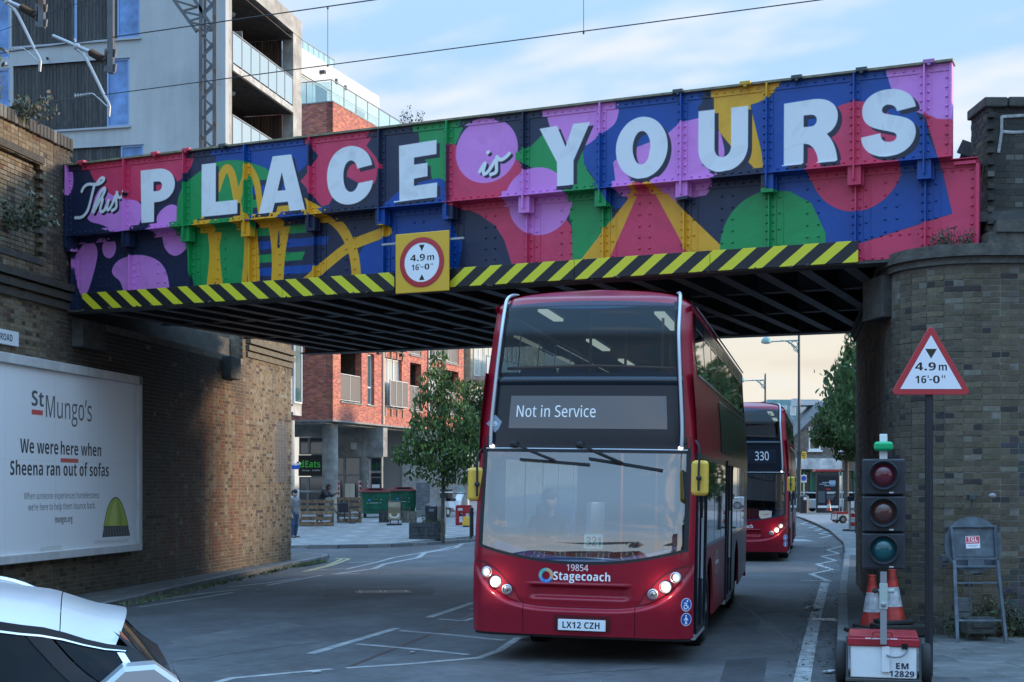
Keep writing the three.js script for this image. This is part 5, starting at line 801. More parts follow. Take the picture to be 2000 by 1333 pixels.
function makeBus(name, label, o) {
  const t = thing(name, label, 'bus', o.pos, 0); t.quaternion.setFromEuler(new THREE.Euler(0, o.turn, 0)).multiply(new THREE.Quaternion().setFromAxisAngle(V(0, 0, 1), -rad(o.roll ?? 0.9)));
  const P = (n, m, f, a0, a1, v0, v1, nu, nv, parent = t) => put(n, patch(f, a0, a1, v0, v1, nu, nv), m, parent);
  const L = 10.8;
  // lower front: three bumper panels under a moulded crease, nose panel above with a shallow recess
  const bump = (a, v) => { const c = crease(a), y = lerp(0.27, c, v); return BF(a, y, 0.055 * (1 - sstep(v, 0.86, 1)) * (1 - 0.4 * Math.abs(a) ** 6)); };
  for (const [a0, a1, n] of [[-1, -0.505, 22], [-0.5, 0.5, 40], [0.505, 1, 22]]) P('bumper_panel', busRed, bump, a0, a1, 0, 1, n, 26);
  const nose = (a, v) => { const y = lerp(crease(a) + 0.004, wsBottom(a) - 0.035, v), r = sstep(0.46 - Math.abs(a), 0, 0.06) * sstep(y, 0.665, 0.72) * (1 - sstep(y, 0.80, 0.835)); return BF(a, y, 0.012 * sstep(y, 0.6, 0.7) - 0.045 * r + 0.012 * (1 - sstep(Math.abs(y - 0.845), 0, 0.018)) * sstep(0.5 - Math.abs(a), 0, 0.1)); };
  P('front_panel', busRed, nose, -1, 1, 0, 1, 90, 44);
  new MB().add(patch((a, v) => BF(a, lerp(0.24, 0.29, v), 0.02), -0.98, 0.98, 0, 1, 30, 2)).box(2.3, 0.3, 9.8, 0, 0.42, -5.6).mesh('underbody', rubber, t);
  for (const s of [-1, 1]) {                             // lamp clusters
    const up = (a) => 1.075 - 0.47 * (Math.max(0, 0.98 - Math.abs(a)) / 0.46) ** 2.2;
    const h = P('lamp_housing', mat('lamp_housing_red', [0.27, 0.012, 0.024], 0.16, { clearcoat: 1, clearcoatRoughness: 0.04 }), (a, v) => BF(s * a, lerp(crease(a) + 0.012, Math.max(crease(a) + 0.014, up(a) - 0.006), v), 0.02), 0.525, 0.972, 0, 1, 22, 10);
    P('seam', rubber, (a, v) => BF(s * a, up(a) + 0.008 * v, 0.0165), 0.525, 0.972, 0, 1, 22, 1);
    for (const [x, y, m, r] of [[1.075, 0.955, o.day ? headGlow : dayGlow, 0.05], [0.965, 0.845, headGlow, 0.058], [0.83, 0.765, lampGlass, 0.047]]) {
      const c = BF(s * x / 1.265, y, 0.025), g = new THREE.Group(); g.name = 'headlight'; t.add(g); g.position.copy(c);
      new MB().lathe([[r, 0], [r + 0.012, 0.004], [r + 0.012, 0.02], [r, 0.022]], M4(0, 0, -0.01, Math.PI / 2)).mesh('rim', satin, g);
      new MB().ball(0, 0, -0.012, r, r, 0.02, 16).mesh('lens', m, g);
      if (m === lampGlass) new MB().ball(0, 0, 0.0, r * 0.5, r * 0.5, 0.018, 10).mesh('bulb', mat('lamp_bulb', [0.12, 0.13, 0.14], 0.1), g);
      if (m === headGlow && y < 0.9) { const l = new THREE.PointLight(new THREE.Color().setRGB(1, 0.85, 0.62), 0.06, 8, 2); l.position.set(0, 0, 0.09); l.castShadow = true; g.add(l); }
    }
    void h;
  }
  // windscreen and its black rubber surround
  P('windscreen', screenGlass, (a, v) => BF(a, lerp(wsBottom(a), 2.33, v), 0.004), -0.915, 0.915, 0, 1, 40, 24);
  const sur = new MB(); sur.add(patch((a, v) => BF(a, wsBottom(a) - 0.035 + 0.035 * v, 0.012), -0.95, 0.95, 0, 1, 40, 2)); for (const s of [-1, 1]) sur.add(patch((a, v) => BF(a, lerp(wsBottom(a) - 0.03, 2.36, v), 0.009), s > 0 ? 0.912 : -0.95, s > 0 ? 0.95 : -0.912, 0, 1, 3, 24));
  sur.mesh('windscreen_seal', rubber, t);
  P('head_panel', busDark, (a, v) => BF(a, lerp(2.33, 2.52, v), 0.006), -0.95, 0.95, 0, 1, 40, 6);
  new MB().tube(Array.from({ length: 13 }, (_, i) => BF(lerp(-0.92, 0.92, i / 12), 2.37, 0.015)), 0.009, 40, 6).mesh('trim_strip', satin, t);
  P('destination_panel', busDark, (a, v) => BF(a, lerp(2.52, 3.1, v), 0.008), -0.9, 0.9, 0, 1, 30, 6);
  P('divider_panel', busDark, (a, v) => BF(a, lerp(3.1, 3.2, v), 0.002 + 0.02 * Math.sin(v * Math.PI)), -0.9, 0.9, 0, 1, 30, 6);
  P('upper_windscreen', upperGlass, (a, v) => BF(a, lerp(3.2, 4.1 - 0.06 * a * a, v), 0.004), -0.895, 0.895, 0, 1, 40, 20);
  P('screen_blind', mat('tinted_band', [0.012, 0.022, 0.04], 0.12, { clearcoat: 1 }), (a, v) => BF(a, lerp(4.0 + 0.10 * a * a, 4.1 - 0.06 * a * a, v), -0.01), -0.88, 0.88, 0, 1, 30, 4);
  for (const s of [-1, 1]) {
    const pr = (a0, a1, y0, y1, n, m, w = 8) => P(n, m, (a, v) => BF(s * a, lerp(y0, y1, v), 0.004), a0, a1, 0, 1, w, 30);
    P('corner_pillar', busRed, (a, v) => BF(s * a, lerp(wsBottom(a) - 0.04, 2.4, v), 0.004), 0.95, 1, 0, 1, 10, 16); pr(0.9, 1, 2.4, 4.04, 'corner_pillar', busRed, 12); pr(0.84, 0.9, 2.52, 4.08, 'screen_seal', rubber, 3);
    new MB().tube([BF(s * 0.87, 2.40, 0.05), BF(s * 0.875, 2.6, 0.055), BF(s * 0.88, 3.2, 0.05), BF(s * 0.885, 3.7, 0.045), BF(s * 0.89, 3.95, 0.04), V(s * 1.02, 4.12, -0.58), V(s * 1.0, 4.19, -0.72), V(s * 0.96, 4.22, -0.92)], 0.021, 60, 8).mesh('grab_rail', satin, t);
    new MB().ball(...BF(s * 0.86, 2.395, 0.03).toArray(), 0.028, 0.022, 0.02, 10).mesh('marker_lamp', markGlow, t);
  }
  // roof and sides
  P('roof', busRed, (u, v) => { const x = 1.15 * Math.cos(Math.PI * u), y = 4.0 + 0.28 * Math.max(0, 1 - Math.abs(x / 1.15) ** 3.4) ** (1 / 2.2); const z0 = pw(FZ, y) - drop(clamp(Math.abs(x) / 1.15, 0, 1)); return V(x, y, lerp(z0, -L + 0.1, v)); }, 0, 1, 0, 1, 40, 24);
  P('roof_edge', busRed, (a, v) => BF(a, lerp(4.04 - 0.02 * a * a, 4.279, v), 0.002 - 0.002 * v), -1, 1, 0, 1, 50, 10);
  P('rear_panel', busRed, (a, y) => V(a * HW(y), y, -L + 0.06 * a * a), -1, 1, 0.3, 4.26, 10, 20);
  const wheelZ = [-2.35, -7.9];
  for (const s of [-1, 1]) {
    const side = (n, m, z0, z1, y0, y1, out = 0, nv = 6) => P(n, m, (z, y) => V(s * (HW(y) + out), y, z), z0, z1, y0, y1, 6, nv);
    const corner = -0.31;
    const shape = new THREE.Shape(); const door = s > 0;
    const z0 = door ? -1.62 : corner; shape.moveTo(z0, 0.3); shape.lineTo(z0, 1.22); shape.lineTo(-L, 1.22); shape.lineTo(-L, 0.42);
    for (const wz of [...wheelZ].reverse()) { shape.lineTo(wz - 0.58, 0.3); for (let i = 0; i <= 12; i++) { const a = Math.PI - Math.PI * i / 12; shape.lineTo(wz + 0.58 * Math.cos(a), 0.5 + 0.58 * Math.sin(a)); } shape.lineTo(wz + 0.58, 0.3); }
    const g = new THREE.ExtrudeGeometry(shape, { depth: 0.03, bevelEnabled: false }); g.applyMatrix4(new THREE.Matrix4().makeBasis(V(0, 0, 1), V(0, 1, 0), V(-1, 0, 0)).setPosition(s > 0 ? 1.265 : -1.235, 0, 0));
    put('side_panel', metricUV(noIndex(g)), busGrime, t);
    side('between_deck_panel', busRed, corner - 0.02, -L, 2.32, 3.25, 0, 10); side('cove_panel', busRed, corner - 0.25, -L, 3.98, 4.06, 0, 6);
    P('corner_panel', busRed, (u, v) => { const y = lerp(3.2, 4.06, v), f = BF(1, y); return V(s * HW(y), y, lerp(f.z, -0.78 - 0.25 * (1 - v), u)); }, 0, 1, 0, 1, 8, 12);
    if (door) {
      side('advert_panel', mat('advert_dark', [0.012, 0.03, 0.034], 0.2), -4.05, -10.3, 2.44, 3.13, 0.008, 6);
      new MB().add(patch((z, y) => V(HW(y) + 0.014, y, z), -4.05, -10.3, 3.13, 3.15, 8, 1)).mesh('advert_frame', whiteFrame, t);
    }
    // lower-deck windows, upper-deck windows: one pane each between dark pillars
    side('window_band', busDark, door ? -1.62 : corner - 0.05, -1.75, 1.22, 2.32, 0.002); side('window_band', busDark, -9.9, -L, 1.22, 2.32, 0.002);
    const lower = door ? [[-1.78, -2.9], [-2.97, -4.1], [-4.17, -5.1], [-6.45, -7.7], [-7.78, -8.8], [-8.88, -9.85]] : [[-0.5, -1.7], [-1.78, -2.9], [-2.97, -4.1], [-4.17, -5.3], [-5.38, -6.6], [-6.68, -7.9], [-7.98, -9.85]];
    for (const [a, b] of lower) { side('side_window', sideGlass, a, b, 1.26, 2.27, 0.004); new MB().add(patch((z, y) => V(s * (HW(y) + 0.005), y, z), b + 0.0, b - 0.078, 1.22, 2.32, 1, 2)).add(patch((z, y) => V(s * (HW(y) + 0.005), y, z), a, b, 2.27, 2.32, 2, 1)).add(patch((z, y) => V(s * (HW(y) + 0.005), y, z), a, b, 1.22, 1.26, 2, 1)).mesh('window_pillar', busDark, t); }
    for (let i = 0; i < 8; i++) {
      const a = -0.88 - i * 1.18, b = a - 1.1;
      P('upper_window', sideGlass, (z, v) => { const y = lerp(3.27, 3.98, v); return V(s * (HW(y) + 0.004), y, i ? z : z + (z === a ? 0.12 * v : 0)); }, a, b, 0, 1, 1, 8);
      new MB().add(patch((z, y) => V(s * (HW(y) + 0.006), y, z), b, b - 0.082, 3.25, 4.0, 1, 6)).mesh('window_pillar', busDark, t);
      new MB().add(patch((z, y) => V(s * (HW(y) + 0.018), y, z), a, b, 3.245, 3.275, 1, 1)).mesh('window_trim', chrome, t);
      if (i !== 4) new MB().add(patch((z, y) => V(s * (HW(y) + 0.014), y, z), a - 0.04, b + 0.04, 3.80, 3.825, 1, 1)).mesh('hopper_trim', chrome, t);
      new MB().add(patch((z, y) => V(s * (HW(y) + 0.008), y, z), a, b, 3.83, 3.97, 1, 2)).mesh('hopper_pane', busDark, t);
    }
    new MB().tube([V(s * 1.17, 4.06, -0.9), V(s * 1.17, 4.07, -5), V(s * 1.17, 4.06, -10.5)], 0.012, 10, 5).mesh('gutter_trim', satin, t);
    for (const wz of wheelZ) {
      const w = new THREE.Group(); w.name = 'wheel'; t.add(w); w.position.set(s * 1.08, 0.48, wz);
      new MB().lathe([[0.30, -0.14], [0.46, -0.14], [0.485, -0.10], [0.485, 0.10], [0.46, 0.14], [0.30, 0.14]], M4(0, 0, 0, 0, 0, Math.PI / 2), 32).mesh('tyre', rubber, w);
      new MB().lathe([[0.0, 0.03], [0.12, 0.03], [0.14, 0.0], [0.22, -0.02], [0.27, 0.06], [0.30, 0.125], [0.31, 0.12]], M4(0, 0, 0, 0, 0, -s * Math.PI / 2), 28).mesh('rim', satin, w);
      new MB().lathe([[0.56, -0.2], [0.575, 0.0]], M4(s * -0.1, 0, 0, 0, 0, Math.PI / 2), 24).mesh('arch_lining', rubber, w);
    }
  }
  // entrance and exit doors on the kerb side
  for (const [z0, z1] of [[-0.34, -1.6], [-5.16, -6.4]]) {
    const d = new THREE.Group(); d.name = 'door'; t.add(d); const f = new MB(), m = (z0 + z1) / 2, x = 1.262;
    for (const z of [z0 - 0.03, m + 0.025, m - 0.025, z1 + 0.03]) f.box(0.05, 2.0, 0.04, x, 1.33, z); for (const y of [0.33, 2.31]) f.box(0.05, 0.06, z0 - z1, x, y, m); f.mesh('frame', busDark, d);
    for (const [a, b] of [[z0 - 0.05, m + 0.045], [m - 0.045, z1 + 0.05]]) new MB().box(0.012, 1.92, a - b, x, 1.32, (a + b) / 2).mesh('pane', sideGlass, d);
    new MB().bar(V(x + 0.03, 0.9, m + 0.09), V(x + 0.03, 1.6, m + 0.09), 0.025, 0.025).mesh('handle', satin, d);
    new MB().box(0.06, 0.07, z0 - z1, x - 0.02, 0.27, m).mesh('step_edge', satin, d);
  }
  // cab and saloon interior
  new MB().box(2.4, 0.05, 10.2, 0, 0.38, -5.5).mesh('lower_floor', inner, t);
  new MB().box(2.36, 0.10, 9.9, 0, 2.46, -5.6).mesh('upper_floor', inner, t);
  new MB().box(2.1, 0.04, 9.6, 0, 4.06, -5.7).mesh('upper_ceiling', mat('bus_ceiling', [0.06, 0.065, 0.075], 0.8), t);
  for (const [w, h, y, z] of [[2.4, 2.0, 1.4, -6.6], [2.3, 0.75, 2.88, -0.42], [2.2, 1.5, 3.2, -10.5]]) new MB().box(w, h, 0.05, 0, y, z).mesh('bulkhead', inner, t);
  P('dashboard', mat('cab_dash_blue', [0.03, 0.11, 0.34], 0.55, { grain: grainT, size: 0.3 }), (a, v) => V(a * 1.12, wsBottom(a) - 0.02 + 0.03 * Math.sin(v * 3), lerp(pw(FZ, 1.1) - drop(a) - 0.04, -0.85, v)), -0.95, 0.95, 0, 1, 24, 4);
  new MB().box(1.0, 0.42, 0.35, -0.55, 0.95, -1.0).mesh('instrument_pod', mat('cab_plastic', [0.03, 0.032, 0.036], 0.6), t);
  new MB().add(new THREE.TorusGeometry(0.24, 0.018, 8, 32), M4(-0.62, 1.22, -0.95, -0.95, 0, 0)).bar(V(-0.62, 1.0, -0.82), V(-0.62, 1.22, -0.95), 0.04, 0.04).mesh('steering_wheel', rubber, t);
  new MB().box(0.05, 1.0, 1.1, -0.05, 1.25, -1.4).mesh('cab_partition', mat('cab_panel', [0.30, 0.32, 0.33], 0.5), t);
  new MB().rbox(0.5, 0.75, 0.14, -0.62, 1.35, -1.75, 0.05).rbox(0.5, 0.14, 0.5, -0.62, 0.95, -1.5, 0.05).mesh('driver_seat', seatM, t);
  const seat = (x, y, z) => { const g = new MB().rbox(0.46, 0.62, 0.09, 0, 0.62, -0.2, 0.04, 0, -0.12).rbox(0.46, 0.1, 0.42, 0, 0.38, 0.02, 0.03).geo(); return [g, x, y, z]; };
  { const [g] = seat(0, 0, 0); for (let r = 0; r < (o.seats ?? 6); r++) for (const x of [-0.86, -0.38, 0.38, 0.86]) put('seat', g, seatM, t).position.set(x, 2.5, -1.5 - r * 0.85); for (let r = 0; r < 3; r++) for (const x of [-0.86, -0.38, 0.38, 0.86]) put('seat', g, seatM, t).position.set(x, 0.42, -3.4 - r * 0.85); }
  for (const [x, z, y0, y1] of [[-0.15, -1.4, 2.5, 4.05], [0.14, -2.4, 2.5, 4.05], [0.72, -1.5, 2.5, 4.05], [0.98, -1.1, 2.5, 4.05], [0.15, -2.2, 0.4, 2.42], [0.5, -3.0, 0.4, 2.42]]) new MB().cyl(V(x, y0, z), V(x, y1, z), 0.018, 0.018, 8).mesh('grab_pole', poleM, t);
  new MB().tube([V(-1.0, 3.32, -0.62), V(0, 3.34, -0.5), V(1.0, 3.32, -0.62)], 0.018, 16, 6).mesh('front_rail', poleM, t);
  for (const [x, z, l] of [[-0.62, -1.25, 1.0], [-0.62, -4.9, 1.5], [-0.62, -7.9, 1.2], [0.72, -2.0, 1.8], [0.72, -5.5, 1.5]]) new MB().box(0.12, 0.03, l, x, 4.02, z).mesh('ceiling_lamp', ceilLamp, t);
  if (o.lit) { const k = new THREE.PointLight(new THREE.Color().setRGB(0.85, 0.93, 1), 0.9, 8, 2); k.position.set(0.2, 2.3, -1.2); t.add(k); new MB().box(0.5, 0.03, 0.16, 0.2, 2.39, -1.2).mesh('cab_lamp', lampMat('cab_lamp_glow', [0.85, 0.93, 1], 0.5), t); }
  // wipers, mirrors
  for (const [p0, p1, b0, b1] of [[[-0.82, 2.42], [-0.33, 2.24], [-0.74, 2.245], [0.07, 2.195]], [[-0.05, 2.42], [0.45, 2.22], [0.06, 2.265], [0.9, 2.14]]]) {
    const w = new THREE.Group(); w.name = 'wiper'; t.add(w); const q = (p, out) => BF(p[0] / 1.265, p[1], out);
    new MB().bar(q(p0, 0.05), q(p1, 0.055), 0.035, 0.022).ball(...q(p0, 0.04).toArray(), 0.05, 0.04, 0.03, 10).mesh('arm', rubber, w); new MB().bar(q(b0, 0.03), q(b1, 0.03), 0.016, 0.03).mesh('blade', rubber, w);
  }
  const yellow = mat('mirror_yellow', [0.72, 0.45, 0.06], 0.4);
  for (const [x, y, z, s] of [[1.33, 2.06, 0.02, 1], [-1.285, 1.95, -0.3, -1]]) {
    const g = new THREE.Group(); g.name = 'mirror'; t.add(g); g.position.set(x, y, z); g.rotation.y = s * -0.25;
    new MB().rbox(0.20, 0.39, 0.09, 0, 0, 0, 0.045).mesh('shell', yellow, g);
    new MB().box(0.16, 0.34, 0.004, 0, 0, -0.047).mesh('glass', mat('mirror_silver', [0.8, 0.82, 0.84], 0.03, { metalness: 1 }), g);
    new MB().tube([V(-s * 0.14, 0.40, -0.25), V(-s * 0.05, 0.40, 0.0), V(0.01, 0.32, 0.06), V(0.01, 0.1, 0.075), V(0.01, -0.14, 0.072)], 0.013, 24, 6).ball(0.01, 0.0, 0.07, 0.032, 0.032, 0.03, 10).mesh('arm', rubber, g);
  }
  // lettering and signs
  const decal = (n, key, w, h, draw, a, y, wid, hgt, out = 0.012, m) => P(n, m ?? decalMat(key, canvasTex(w, h, draw)), (u, v) => BF(u / 1.265, v, out), a - wid / 2, a + wid / 2, y - hgt / 2, y + hgt / 2, 12, 6);
  if (o.plate) {
    { const c = BF(0.035, 0.395, 0.075); new MB().rbox(0.54, 0.125, 0.02, 0, 0, 0, 0.006).mesh('number_plate', printMat('plate_a', canvasTex(512, 116, (x, W, H) => { x.fillStyle = '#dfe6ea'; x.fillRect(0, 0, W, H); x.fillStyle = '#14161a'; fit(x, o.plate[0], W * 0.29, H * 0.5, W * 0.40, H * 0.62); fit(x, o.plate[1], W * 0.72, H * 0.5, W * 0.33, H * 0.62); }), 0.35), t, true); const pl = t.children[t.children.length - 1]; const g = new THREE.PlaneGeometry(0.53, 0.118); pl.position.copy(c); const f = put('plate_face', g, pl.material, pl); f.position.z = 0.0115; pl.material = mat('plate_edge', [0.6, 0.62, 0.64], 0.4); P('plate_shade_patch', mat('plate_shadow', [0.10, 0.008, 0.012], 0.4), (a, y) => BF(a, y, 0.058), -0.22, 0.29, 0.32, 0.50, 10, 4); }  // darker red patch around the plate: shade painted flat on the bumper
    decal('fleet_number', 'fleet_no', 256, 80, (x, W, H) => { x.fillStyle = '#efe9ea'; fit(x, o.fleet, W / 2, H / 2, W * 0.94, H * 0.86, 'normal'); }, -0.02, 1.035, 0.26, 0.085);
    decal('operator_name', 'op_name', 1024, 256, (x, W, H) => {
      x.lineWidth = H * 0.19; const c = [H * 0.46, H * 0.46], r = H * 0.31; const sw = ['#4aa6a0', '#d3a06c', '#2f77c8']; for (let k = 0; k < 3; k++) { x.strokeStyle = sw[k]; x.beginPath(); x.arc(c[0], c[1], r, Math.PI * (0.85 + k * 0.667), Math.PI * (0.85 + k * 0.667 + 0.70)); x.stroke(); } x.strokeStyle = '#9cc6da'; x.lineWidth = H * 0.035; for (let k = 0; k < 3; k++) { x.beginPath(); x.arc(c[0] + 4 * (k - 1), c[1] + 5, r * (0.9 + 0.12 * k), k * 2.1, k * 2.1 + 1.7); x.stroke(); }
      x.fillStyle = '#f2eef0'; fit(x, 'Stagecoach', W * 0.60, H * 0.52, W * 0.77, H * 0.62);
    }, -0.055, 0.93, 0.84, 0.21, 0.017);
    decal('route_card', 'card', 128, 96, (x, W, H) => { x.fillStyle = '#cfe3c6'; x.fillRect(0, 0, W, H); x.fillStyle = '#181d1a'; fit(x, o.card, W / 2, H / 2, W * 0.78, H * 0.66); }, 0.145, 1.33, 0.215, 0.165, -0.03, printMat('route_card', canvasTex(128, 96, (x, W, H) => { x.fillStyle = '#d7e6cb'; x.fillRect(0, 0, W, H); x.fillStyle = '#181d1a'; fit(x, o.card, W / 2, H / 2, W * 0.78, H * 0.66); }), 0.6));
  } else decal('operator_name', 'op_name', 8, 8, () => {}, -0.055, 0.93, 0.84, 0.21, 0.017, MATS.op_name);
  // destination blind behind glass, fuel badge, accessibility roundels
  {
    const key = o.plate ? 'dest_face_a' : 'dest_face_b', tx = canvasTex(1024, 210, (x, W, H) => { x.fillStyle = '#252d38'; x.fillRect(0, 0, W, H); x.fillStyle = '#f1f2f0'; if (o.plate) fit(x, 'Not in Service', W * 0.30, H * 0.47, W * 0.51, H * 0.36, 'normal'); else { fit(x, '330', W * 0.80, H * 0.46, W * 0.20, H * 0.62, 'normal'); x.fillStyle = '#8a8f94'; fit(x, 'W', W * 0.52, H * 0.42, W * 0.12, H * 0.34, 'normal'); } });
    decal('destination_blind', key, 8, 8, () => {}, 0.02, 2.79, 1.84, 0.375, 0.012, printMat(key, tx, 0.12, { ior: 2.0, clearcoat: 1, clearcoatRoughness: 0.05 }));
  }
  { const c = BF(-0.845, 2.655, 0.02), g = new THREE.BoxGeometry(0.145, 0.145, 0.006); g.rotateZ(Math.PI / 4); const d = put('fuel_badge', g, printMat('fuel_badge', MATS.fuel_badge?.map ?? canvasTex(96, 96, (x, W, H) => { x.fillStyle = '#8f9fae'; x.fillRect(0, 0, W, H); x.save(); x.translate(W / 2, H / 2); x.rotate(Math.PI / 4); x.strokeStyle = '#dfe6ea'; x.lineWidth = 6; x.strokeRect(-14, -16, 20, 30); x.strokeRect(-9, -10, 10, 9); x.beginPath(); x.moveTo(6, -8); x.lineTo(15, -4); x.lineTo(15, 10); x.stroke(); x.restore(); }), 0.4), t); d.position.copy(c); }
  for (let k = 0; k < 2; k++) {
    const key = 'roundel_' + k, m = MATS[key] ?? decalMat(key, canvasTex(128, 128, (x, W) => { x.fillStyle = '#e8eef4'; x.beginPath(); x.arc(64, 64, 63, 0, 7); x.fill(); x.fillStyle = '#1b4fa3'; x.beginPath(); x.arc(64, 64, 57, 0, 7); x.fill(); x.fillStyle = x.strokeStyle = '#eef3f7'; x.lineWidth = 12; x.lineCap = 'round'; x.lineJoin = 'round'; if (k) { x.beginPath(); x.arc(64, 30, 10, 0, 7); x.fill(); x.beginPath(); x.moveTo(64, 50); x.lineTo(64, 78); x.moveTo(64, 78); x.lineTo(54, 108); x.moveTo(64, 78); x.lineTo(74, 108); x.moveTo(44, 70); x.lineTo(58, 50); x.lineTo(70, 50); x.lineTo(84, 70); x.stroke(); } else { x.beginPath(); x.arc(78, 30, 10, 0, 7); x.fill(); x.lineWidth = 9; x.beginPath(); x.moveTo(40, 48); x.lineTo(72, 50); x.moveTo(72, 50); x.lineTo(62, 72); x.lineTo(84, 76); x.lineTo(92, 98); x.stroke(); x.beginPath(); x.arc(58, 84, 20, 0.2, 4.4); x.stroke(); } void W; }));
    P('access_roundel', m, (u, v) => BF(u, v, 0.058 * (1 - 0.4 * u ** 6) + 0.004), 0.90, 0.985, 0.655 - k * 0.165 - 0.075, 0.655 - k * 0.165 + 0.075, 6, 6);
  }
  if (o.plate) { const m = decalMat('side_rings', canvasTex(128, 256, (x) => { x.strokeStyle = '#c9c3c4'; x.lineWidth = 12; x.beginPath(); x.ellipse(64, 128, 40, 84, 0, 0, 7); x.stroke(); x.fillStyle = '#c9c3c4'; x.fillRect(8, 112, 112, 30); })); P('side_roundel', m, (z, y) => V(1.2685, y, z), -3.2, -3.85, 0.72, 1.18, 1, 1); }
  return t;
}
reseed(97);
makeBus('double_decker_bus', 'red double-decker bus showing Not in Service, nearest in the road beneath the bridge', { pos: [0.74, 0.05, -15.5], turn: -0.2217, plate: ['LX12', 'CZH'], fleet: '19854', card: '321', lit: true, roll: 0.95 });
makeBus('double_decker_bus', 'red double-decker bus showing route 330, following behind the nearest bus', { pos: [6.02, 0, -36.6], turn: -0.2217, day: true, roll: 0.4, seats: 3 });
